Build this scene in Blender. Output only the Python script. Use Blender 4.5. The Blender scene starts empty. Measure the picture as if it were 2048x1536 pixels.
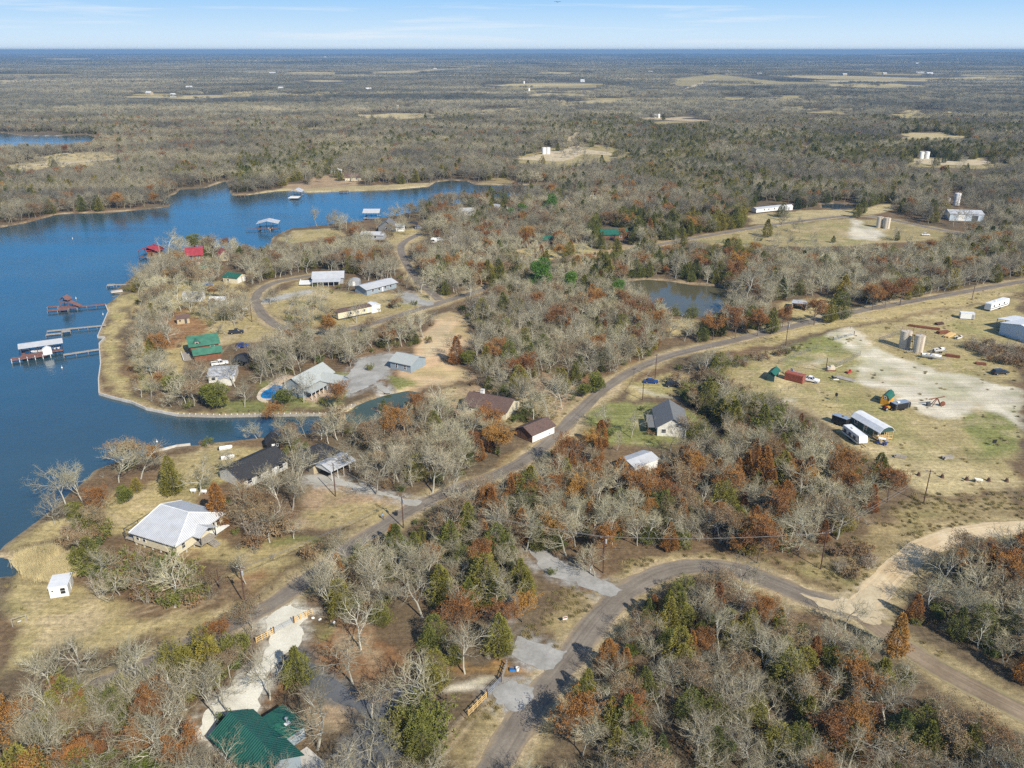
import bpy, math, random
import numpy as np
from mathutils import Vector, Matrix, noise
from mathutils.geometry import tessellate_polygon
random.seed(7); RNG = np.random.default_rng(11)
R = math.radians
SC = bpy.context.scene
COL = SC.collection
# ------------------------------------------------------------------ camera model
F, CX, CY, PITCH, H = 1657.0, 1024.0, 768.0, R(21.95), 100.0
CP, SP = math.cos(PITCH), math.sin(PITCH)
def W(px, py, z=0.0):
    """world point at height z that the photograph shows at (px, py)"""
    u, v = (px - CX) / F, -(py - CY) / F
    dx, dy, dz = u, CP + v * SP, -SP + v * CP
    t = (z - H) / dz
    return Vector((dx * t, dy * t, z))
def PX(x, y, z=0.0):
    zc = y * CP - (z - H) * SP
    return CX + F * x / zc, CY - F * (y * SP + (z - H) * CP) / zc
def PXN(x, y, z):
    zc = np.maximum(y * CP - (z - H) * SP, 1.0)
    return CX + F * x / zc, CY - F * (y * SP + (z - H) * CP) / zc
cam = bpy.data.cameras.new("camera"); camo = bpy.data.objects.new("camera", cam); COL.objects.link(camo)
camo.location = (0, 0, H); camo.rotation_euler = (math.pi / 2 - PITCH, 0, 0)
cam.sensor_width = 36.0; cam.lens = 36.0 * F / 2048.0; cam.clip_end = 60000.0; cam.clip_start = 1.0
SC.camera = camo
# ------------------------------------------------------------------ materials
def nt(m):
    m.use_nodes = True
    t = m.node_tree; b = t.nodes["Principled BSDF"]
    return t, b
def mat(name, col, rough=0.8, var=0.18, scale=1.2, metal=0.0, rib=None, ribw=0.45, ribd=0.5, spec=0.3, stain=0.0, obj=True):
    """plain procedural surface: colour with noise variation, optional ribs (bump waves along an object axis) and stains"""
    m = bpy.data.materials.new(name); t, b = nt(m); N = t.nodes; Lk = t.links
    tc = N.new("ShaderNodeTexCoord")
    n1 = N.new("ShaderNodeTexNoise"); n1.inputs["Scale"].default_value = scale; n1.inputs["Detail"].default_value = 6
    Lk.new(tc.outputs["Object"], n1.inputs["Vector"])
    mr = N.new("ShaderNodeMapRange"); mr.inputs[1].default_value = 0.3; mr.inputs[2].default_value = 0.7
    mr.inputs[3].default_value = 1 - var; mr.inputs[4].default_value = 1 + var
    Lk.new(n1.outputs["Fac"], mr.inputs[0])
    mx = N.new("ShaderNodeMix"); mx.data_type = 'RGBA'; mx.blend_type = 'MULTIPLY'; mx.inputs[0].default_value = 1
    mx.inputs[6].default_value = (*col, 1); Lk.new(mr.outputs[0], mx.inputs[7])
    out = mx.outputs[2]
    if stain > 0:
        n2 = N.new("ShaderNodeTexNoise"); n2.inputs["Scale"].default_value = 0.35; n2.inputs["Detail"].default_value = 8
        n2.inputs["Roughness"].default_value = 0.7
        Lk.new(tc.outputs["Object"], n2.inputs["Vector"])
        r2 = N.new("ShaderNodeMapRange"); r2.inputs[1].default_value = 0.52; r2.inputs[2].default_value = 0.72
        r2.inputs[3].default_value = 0; r2.inputs[4].default_value = stain
        Lk.new(n2.outputs["Fac"], r2.inputs[0])
        m2 = N.new("ShaderNodeMix"); m2.data_type = 'RGBA'; Lk.new(r2.outputs[0], m2.inputs[0])
        Lk.new(out, m2.inputs[6]); m2.inputs[7].default_value = (col[0]*.45, col[1]*.4, col[2]*.34, 1); out = m2.outputs[2]
    Lk.new(out, b.inputs["Base Color"])
    b.inputs["Roughness"].default_value = rough; b.inputs["Metallic"].default_value = metal
    b.inputs["Specular IOR Level"].default_value = spec
    if rib is not None:
        wv = N.new("ShaderNodeTexWave"); wv.wave_type = 'BANDS'; wv.bands_direction = rib; wv.wave_profile = 'SIN'
        wv.inputs["Scale"].default_value = 0.3142 / ribw; wv.inputs["Distortion"].default_value = 0
        Lk.new(tc.outputs["Object"], wv.inputs["Vector"])
        bp = N.new("ShaderNodeBump"); bp.inputs["Strength"].default_value = ribd; bp.inputs["Distance"].default_value = ribw * 0.25
        Lk.new(wv.outputs["Fac"], bp.inputs["Height"]); Lk.new(bp.outputs[0], b.inputs["Normal"])
    return m
M = {}
M['white_metal_x'] = mat("white_metal_x", (.44,.45,.465), .5, .09, .5, .15, 'X', .45, .4, stain=.28)
M['white_metal_y'] = mat("white_metal_y", (.44,.45,.465), .5, .09, .5, .15, 'Y', .45, .4, stain=.28)
M['white_roof'] = mat("white_roof", (.58,.59,.60), .5, .1, .7, stain=.25)
M['green_metal_x'] = mat("green_metal_x", (.016,.088,.066), .5, .14, .4, .1, 'X', .45, .6, spec=.4, stain=.3)
M['green_metal'] = mat("green_metal", (.02,.10,.07), .5, .15, .6, .1, stain=.25)
M['green_metal_pale'] = mat("green_metal_pale", (.045,.14,.095), .6, .2, .6, stain=.3)
M['green_ribbed'] = mat("green_ribbed", (.008,.105,.078), .38, .06, .3, .1, 'Y', .55, 1.0, spec=.6)
M['cream'] = mat("cream_siding", (.52,.47,.34), .75, .06, 1.5, rib='Z', ribw=.25, ribd=.3)
M['white'] = mat("white_paint", (.62,.62,.60), .6, .08, 1.2, stain=.12)
M['offwhite'] = mat("offwhite_siding", (.5,.49,.44), .7, .1, 1.0, rib='Z', ribw=.3, ribd=.3, stain=.15)
M['tan'] = mat("tan_siding", (.36,.3,.2), .75, .12, 1.0, stain=.2)
M['bluegrey'] = mat("bluegrey_siding", (.22,.27,.31), .7, .06, 1.0, rib='Z', ribw=.22, ribd=.3)
M['greyroof'] = mat("grey_shingle", (.13,.135,.14), .9, .22, 3.5, stain=.3)
M['lightgreyroof'] = mat("light_shingle", (.30,.32,.31), .9, .14, 3.5, stain=.2)
M['blackroof'] = mat("black_shingle", (.028,.029,.032), .9, .3, 3.0, stain=.2)
M['brownroof'] = mat("brown_shingle", (.10,.065,.055), .9, .25, 2.5, stain=.35)
M['redroof'] = mat("red_metal", (.25,.035,.045), .55, .2, .6, .0, 'X', .6, .4, stain=.12)
M['log'] = mat("log_wall", (.16,.065,.03), .7, .2, 1.5, rib='Z', ribw=.3, ribd=.6)
M['woodbrown'] = mat("brown_wood", (.14,.075,.045), .8, .25, 2.0, rib='X', ribw=.2, ribd=.4)
M['deckred'] = mat("red_deck", (.17,.085,.07), .8, .25, 1.5, rib='X', ribw=.2, ribd=.4)
M['woodgrey'] = mat("weathered_wood", (.27,.245,.21), .85, .25, 2.0, rib='X', ribw=.25, ribd=.4)
M['woodyellow'] = mat("new_timber", (.52,.36,.16), .75, .12, 2.0)
M['polewood'] = mat("pole_wood", (.075,.04,.028), .85, .2, 1.0)
M['darkgreen'] = mat("dark_green_siding", (.03,.062,.058), .6, .08, 1.0, rib='X', ribw=.35, ribd=.3)
M['yellow'] = mat("yellow_siding", (.55,.26,.02), .6, .08, 1.0, rib='X', ribw=.35, ribd=.3)
M['container'] = mat("container_red", (.30,.085,.05), .6, .15, .9, .1, 'X', .3, .9, stain=.2)
M['black'] = mat("black_paint", (.018,.018,.02), .5, .2, 1.0)
M['darkgrey'] = mat("dark_grey", (.06,.062,.065), .6, .2, 1.0)
M['grey'] = mat("grey_paint", (.28,.29,.3), .55, .12, 1.0)
M['galv'] = mat("galvanised", (.42,.44,.46), .4, .1, 1.0, .6)
M['glass'] = mat("window_glass", (.02,.022,.028), .12, .1, .5, spec=.6)
M['tyre'] = mat("tyre_rubber", (.012,.012,.012), .9, .1)
M['tank'] = mat("tank_cream", (.50,.44,.35), .5, .06, .4, stain=.18)
M['rust'] = mat("rusty_steel", (.16,.06,.03), .8, .3, 2.0)
M['navy'] = mat("navy_paint", (.012,.035,.16), .3, .05, spec=.5)
M['carblue'] = mat("blue_car_paint", (.012,.04,.15), .25, .05, spec=.5)
M['carwhite'] = mat("white_car_paint", (.7,.7,.7), .25, .03, spec=.5)
M['carsilver'] = mat("silver_car_paint", (.35,.37,.4), .3, .03, .5, .4, spec=.5)
M['cardark'] = mat("dark_car_paint", (.025,.028,.035), .25, .05, spec=.5)
M['carred'] = mat("red_paint", (.4,.03,.02), .35, .08, spec=.5)
M['lens'] = mat("lamp_lens", (.75,.75,.7), .15, .02, spec=.6)
M['taillens'] = mat("tail_lens", (.35,.01,.01), .2, .02, spec=.6)
M['bluesteel'] = mat("pale_blue_steel", (.44,.51,.58), .5, .06, .5, .1, 'X', .5, .3, stain=.1)
M['concrete'] = mat("concrete", (.42,.4,.36), .9, .14, .8, stain=.3)
M['brickstone'] = mat("tan_stone", (.36,.27,.19), .9, .25, 3.0, stain=.25)
M['stone_pale'] = mat("pale_stone", (.47,.40,.30), .9, .18, 1.6, stain=.2)
M['skin'] = mat("skin", (.45,.27,.19), .6, .05)
M['denim'] = mat("denim", (.03,.045,.09), .85, .1)
M['shirt'] = mat("shirt_blue", (.15,.25,.36), .85, .1)
M['hair'] = mat("dark_hair", (.03,.02,.015), .8, .1)
M['animal'] = mat("pale_hide", (.62,.58,.5), .8, .08)
M['wire'] = mat("wire_metal", (.2,.19,.18), .6, .05)
M['tarpblue'] = mat("blue_vinyl", (.03,.16,.45), .5, .1)
# ------------------------------------------------------------------ mesh builder
SPLIT={'post','porch_post','awning_post','piling','pier','canopy_post','gate_post','bearer','block','corner_casting','locking_bar','saddle'}
class MB:
    def __init__(s): s.v=[]; s.f=[]; s.T=Matrix.Identity(4); s.m=[]; s.mi=0
    def add(s, vs, fs):
        o=len(s.v); s.v += [tuple(s.T @ Vector(p)) for p in vs]
        s.f += [tuple(i+o for i in f) for f in fs]; s.m += [s.mi]*len(fs); return s
    def box(s, cx, cy, cz, sx, sy, sz, rz=0.0, rx=0.0, ry=0.0):
        a,b,c=sx/2,sy/2,sz/2
        Mx=Matrix.Translation((cx,cy,cz)) @ Matrix.Rotation(rz,4,'Z') @ Matrix.Rotation(ry,4,'Y') @ Matrix.Rotation(rx,4,'X')
        vs=[tuple(Mx @ Vector(p)) for p in ((-a,-b,-c),(a,-b,-c),(a,b,-c),(-a,b,-c),(-a,-b,c),(a,-b,c),(a,b,c),(-a,b,c))]
        return s.add(vs,[(3,2,1,0),(4,5,6,7),(0,1,5,4),(1,2,6,5),(2,3,7,6),(3,0,4,7)])
    def bx(s,x0,x1,y0,y1,z0,z1): return s.box((x0+x1)/2,(y0+y1)/2,(z0+z1)/2,x1-x0,y1-y0,z1-z0)
    def prism(s, poly, axis, a, b):
        """extrude a 2-D outline: axis 'x' -> outline is (y,z); 'y' -> (x,z); 'z' -> (x,y)"""
        n=len(poly)
        def P(p,t): return (t,p[0],p[1]) if axis=='x' else ((p[0],t,p[1]) if axis=='y' else (p[0],p[1],t))
        vs=[P(p,a) for p in poly]+[P(p,b) for p in poly]
        fs=[(i,(i+1)%n,n+(i+1)%n,n+i) for i in range(n)]
        tri=tessellate_polygon([[Vector((p[0],p[1],0)) for p in poly]])
        fs += [tuple(t) for t in tri]+[tuple(n+i for i in reversed(t)) for t in tri]
        return s.add(vs,fs)
    def tube(s,p0,p1,r0,r1=None,n=6,cap=True):
        r1=r0 if r1 is None else r1
        p0,p1=Vector(p0),Vector(p1); d=(p1-p0)
        if d.length<1e-6: return s
        d.normalize(); u=d.orthogonal().normalized(); w=d.cross(u)
        vs=[];fs=[]
        for p,r in ((p0,r0),(p1,r1)):
            for i in range(n):
                a=2*math.pi*i/n; vs.append(tuple(p+u*(math.cos(a)*r)+w*(math.sin(a)*r)))
        for i in range(n): fs.append((i,(i+1)%n,n+(i+1)%n,n+i))
        if cap: fs += [tuple(range(n-1,-1,-1)),tuple(range(n,2*n))]
        return s.add(vs,fs)
    def lathe(s,c,prof,n=20,axis='z'):
        vs=[];fs=[];k=len(prof)
        for i in range(n):
            a=2*math.pi*i/n
            for r,z in prof:
                if axis=='z': vs.append((c[0]+r*math.cos(a),c[1]+r*math.sin(a),c[2]+z))
                elif axis=='y': vs.append((c[0]+r*math.cos(a),c[1]+z,c[2]+r*math.sin(a)))
                else: vs.append((c[0]+z,c[1]+r*math.cos(a),c[2]+r*math.sin(a)))
        for i in range(n):
            j=(i+1)%n
            for q in range(k-1): fs.append((i*k+q,j*k+q,j*k+q+1,i*k+q+1))
        return s.add(vs,fs)
    def loft(s,rings):
        n=len(rings[0]);vs=[p for r in rings for p in r];fs=[]
        for q in range(len(rings)-1):
            for i in range(n): fs.append((q*n+i,q*n+(i+1)%n,(q+1)*n+(i+1)%n,(q+1)*n+i))
        fs += [tuple(range(n-1,-1,-1)),tuple(range((len(rings)-1)*n,len(rings)*n))]
        return s.add(vs,fs)
    def mesh(s,name,mats):
        me=bpy.data.meshes.new(name); me.from_pydata(s.v,[],s.f)
        for m in (mats if isinstance(mats,(list,tuple)) else [mats]): me.materials.append(m)
        if isinstance(mats,(list,tuple)) and len(mats)>1: me.polygons.foreach_set('material_index',s.m)
        me.update(); return me
    def islands(s):
        par=list(range(len(s.v)))
        def fd(a):
            while par[a]!=a: par[a]=par[par[a]]; a=par[a]
            return a
        for f in s.f:
            for i in f[1:]: par[fd(i)]=fd(f[0])
        gp={}
        for k,f in enumerate(s.f): gp.setdefault(fd(f[0]),[]).append(f)
        out=[]
        for fs in gp.values():
            ids=sorted({i for f in fs for i in f}); mp={i:j for j,i in enumerate(ids)}; b=MB(); b.v=[s.v[i] for i in ids]; b.f=[tuple(mp[i] for i in f) for f in fs]; b.m=[0]*len(fs); out.append(b)
        return out
    def build(s,name,m,parent=None,smooth=False,fix=True):
        if name in SPLIT and parent is not None:
            il=s.islands()
            if 1<len(il)<=100: return [b._build(name,m,parent,smooth,fix) for b in il][-1]
        return s._build(name,m,parent,smooth,fix)
    def _build(s,name,m,parent=None,smooth=False,fix=True):
        me=s.mesh(name,m)
        if fix:
            import bmesh
            bm=bmesh.new(); bm.from_mesh(me); bmesh.ops.recalc_face_normals(bm,faces=bm.faces); bm.to_mesh(me); bm.free()
        if smooth:
            me.polygons.foreach_set('use_smooth',[True]*len(me.polygons))
        o=bpy.data.objects.new(name,me); COL.objects.link(o)
        if parent is not None: o.parent=parent
        return o
def tag(o,label,cat=None,group=None,kind=None):
    o['label']=label
    if cat: o['category']=cat
    if group: o['group']=group
    if kind: o['kind']=kind
    return o
LANDMARKS=[]   # (x, y, phrase) for telling the trees apart
def thing(name,label,cat,loc,rz=0.0,group=None):
    o=bpy.data.objects.new(name,None); COL.objects.link(o); o.location=loc; o.rotation_euler=(0,0,rz); o.empty_display_size=.5
    return tag(o,label,cat,group)
def frame(A,B):
    """origin (world, ground), heading and length of the base line that the photo shows from A to B"""
    a=W(*A) if not isinstance(A,Vector) else A; b=W(*B) if not isinstance(B,Vector) else B
    d=b-a; return a,math.atan2(d.y,d.x),d.length
# ------------------------------------------------------------------ masks (in ground coordinates / photo raster)
def inpoly(X,Y,poly):
    ins=np.zeros(X.shape,bool); n=len(poly)
    for i in range(n):
        x0,y0=poly[i][0],poly[i][1]; x1,y1=poly[(i+1)%n][0],poly[(i+1)%n][1]
        if y0==y1: continue
        c=((Y<y0)!=(Y<y1)) & (X < (x1-x0)*(Y-y0)/(y1-y0)+x0)
        ins^=c
    return ins
def segdist(X,Y,poly,closed=True):
    d=np.full(X.shape,1e9); n=len(poly)
    for i in range(n if closed else n-1):
        x0,y0=poly[i][0],poly[i][1]; x1,y1=poly[(i+1)%n][0],poly[(i+1)%n][1]
        dx,dy=x1-x0,y1-y0; L2=dx*dx+dy*dy+1e-9
        t=np.clip(((X-x0)*dx+(Y-y0)*dy)/L2,0,1)
        d=np.minimum(d,np.hypot(X-x0-t*dx,Y-y0-t*dy))
    return d
def smooth_line(pts,it=2):
    for _ in range(it):
        q=[pts[0]]
        for a,b in zip(pts[:-1],pts[1:]):
            q += [tuple(.75*x+.25*y for x,y in zip(a,b)),tuple(.25*x+.75*y for x,y in zip(a,b))]
        q.append(pts[-1]); pts=q
    return pts
def resample(pts,step):
    out=[pts[0]]
    for a,b in zip(pts[:-1],pts[1:]):
        L=math.dist(a,b); n=max(1,int(L/step))
        for k in range(1,n+1): out.append(tuple(x+(y-x)*k/n for x,y in zip(a,b)))
    return out
SUN_EL,SUN_ROT,SUN_STR=38.0,146.0,4.6
SKY_STR,SKY_DUST,SKY_TINT,CLOUD=.10,.4,(1.05,.99,.90),(5.4,5.7,6.0,1)
SKY=[(0,(4.6,5.4,6.05)),(.02,(3.7,4.9,6.0)),(.06,(1.9,3.7,5.9)),(.18,(.32,2.8,6.7)),(.45,(.28,1.9,5.2))]
HAZE,HAZE_COL,EXPO,DENOISE=9.5e-5,(.22,.38,.60,1),0.72,False
# ------------------------------------------------------------------ where the open ground is (outlines on the ground, noted as they show in the photo)
LAKE=[(-500,455),(0,455),(51,446),(113,429),(144,427),(205,426),(290,419),(338,414),(341,409),(322,403),(330,396),(352,387),(359,379),(410,376),(448,363),(460,365),(458,381),(466,391),(496,390),(547,383),(577,381),(615,385),(700,383),(782,380),(858,373),(871,364),(899,361),(933,362),(950,369),(1022,371),(1107,369),(1112,384),(1000,396),(940,404),(870,416),(800,430),(745,440),(690,446),(640,452),(605,456),(582,457),(546,474),(541,487),(550,494),(500,500),(460,497),(420,495),(381,498),(351,506),(325,511),(300,530),(268,552),(249,567),(228,582),(226,588),(243,588),(211,611),(217,626),(196,676),(211,678),(199,690),(202,731),(198,761),(199,790),(223,797),(264,807),(293,820),(357,833),(440,835),(546,833),(640,832),(664,833),(668,845),(640,866),(550,874),(450,884),(381,892),(354,895),(322,903),(296,909),(240,922),(187,942),(176,957),(140,985),(110,1015),(67,1048),(59,1054),(9,1091),(0,1102),(-20,1112),(10,1116),(30,1122),(46,1140),(25,1153),(-40,1158),(-500,1200)]
LAKE2=[(-500,262),(0,265),(51,272),(113,272),(170,269),(191,274),(182,283),(113,297),(0,305),(-500,310)]
POND=[(1257,562),(1293,559),(1334,562),(1380,569),(1442,573),(1460,585),(1452,622),(1410,634),(1345,630),(1290,606),(1262,580)]
POND3=[(690,826),(711,812),(737,801),(772,790),(816,781),(840,785),(836,800),(790,822),(752,838),(715,848),(692,842)]
POND2=[(1642,409),(1673,407),(1710,411),(1712,417),(1673,419),(1644,416)]
g=lambda poly,z=0.0:[tuple(W(x,y,z)[:2]) for x,y in poly]
WZ=-0.7
LAKEG=g(LAKE,WZ); LAKE2G=g(LAKE2,WZ); PONDG=g(POND,WZ); POND2G=g(POND2,WZ); POND3G=g(POND3,WZ)
WATERS=[LAKEG,LAKE2G,PONDG,POND2G,POND3G]
# linear base colours of the kinds of ground
GT=dict(litter=(.115,.088,.054),lawn=(.32,.26,.125),green=(.165,.172,.058),leafy=(.21,.115,.055),sand=(.42,.335,.21),dirt=(.31,.225,.14),straw=(.37,.305,.165),brush=(.235,.185,.095),field=(.285,.235,.115),chalk=(.49,.45,.36),orange=(.36,.17,.055),redsand=(.50,.355,.215))
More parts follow.
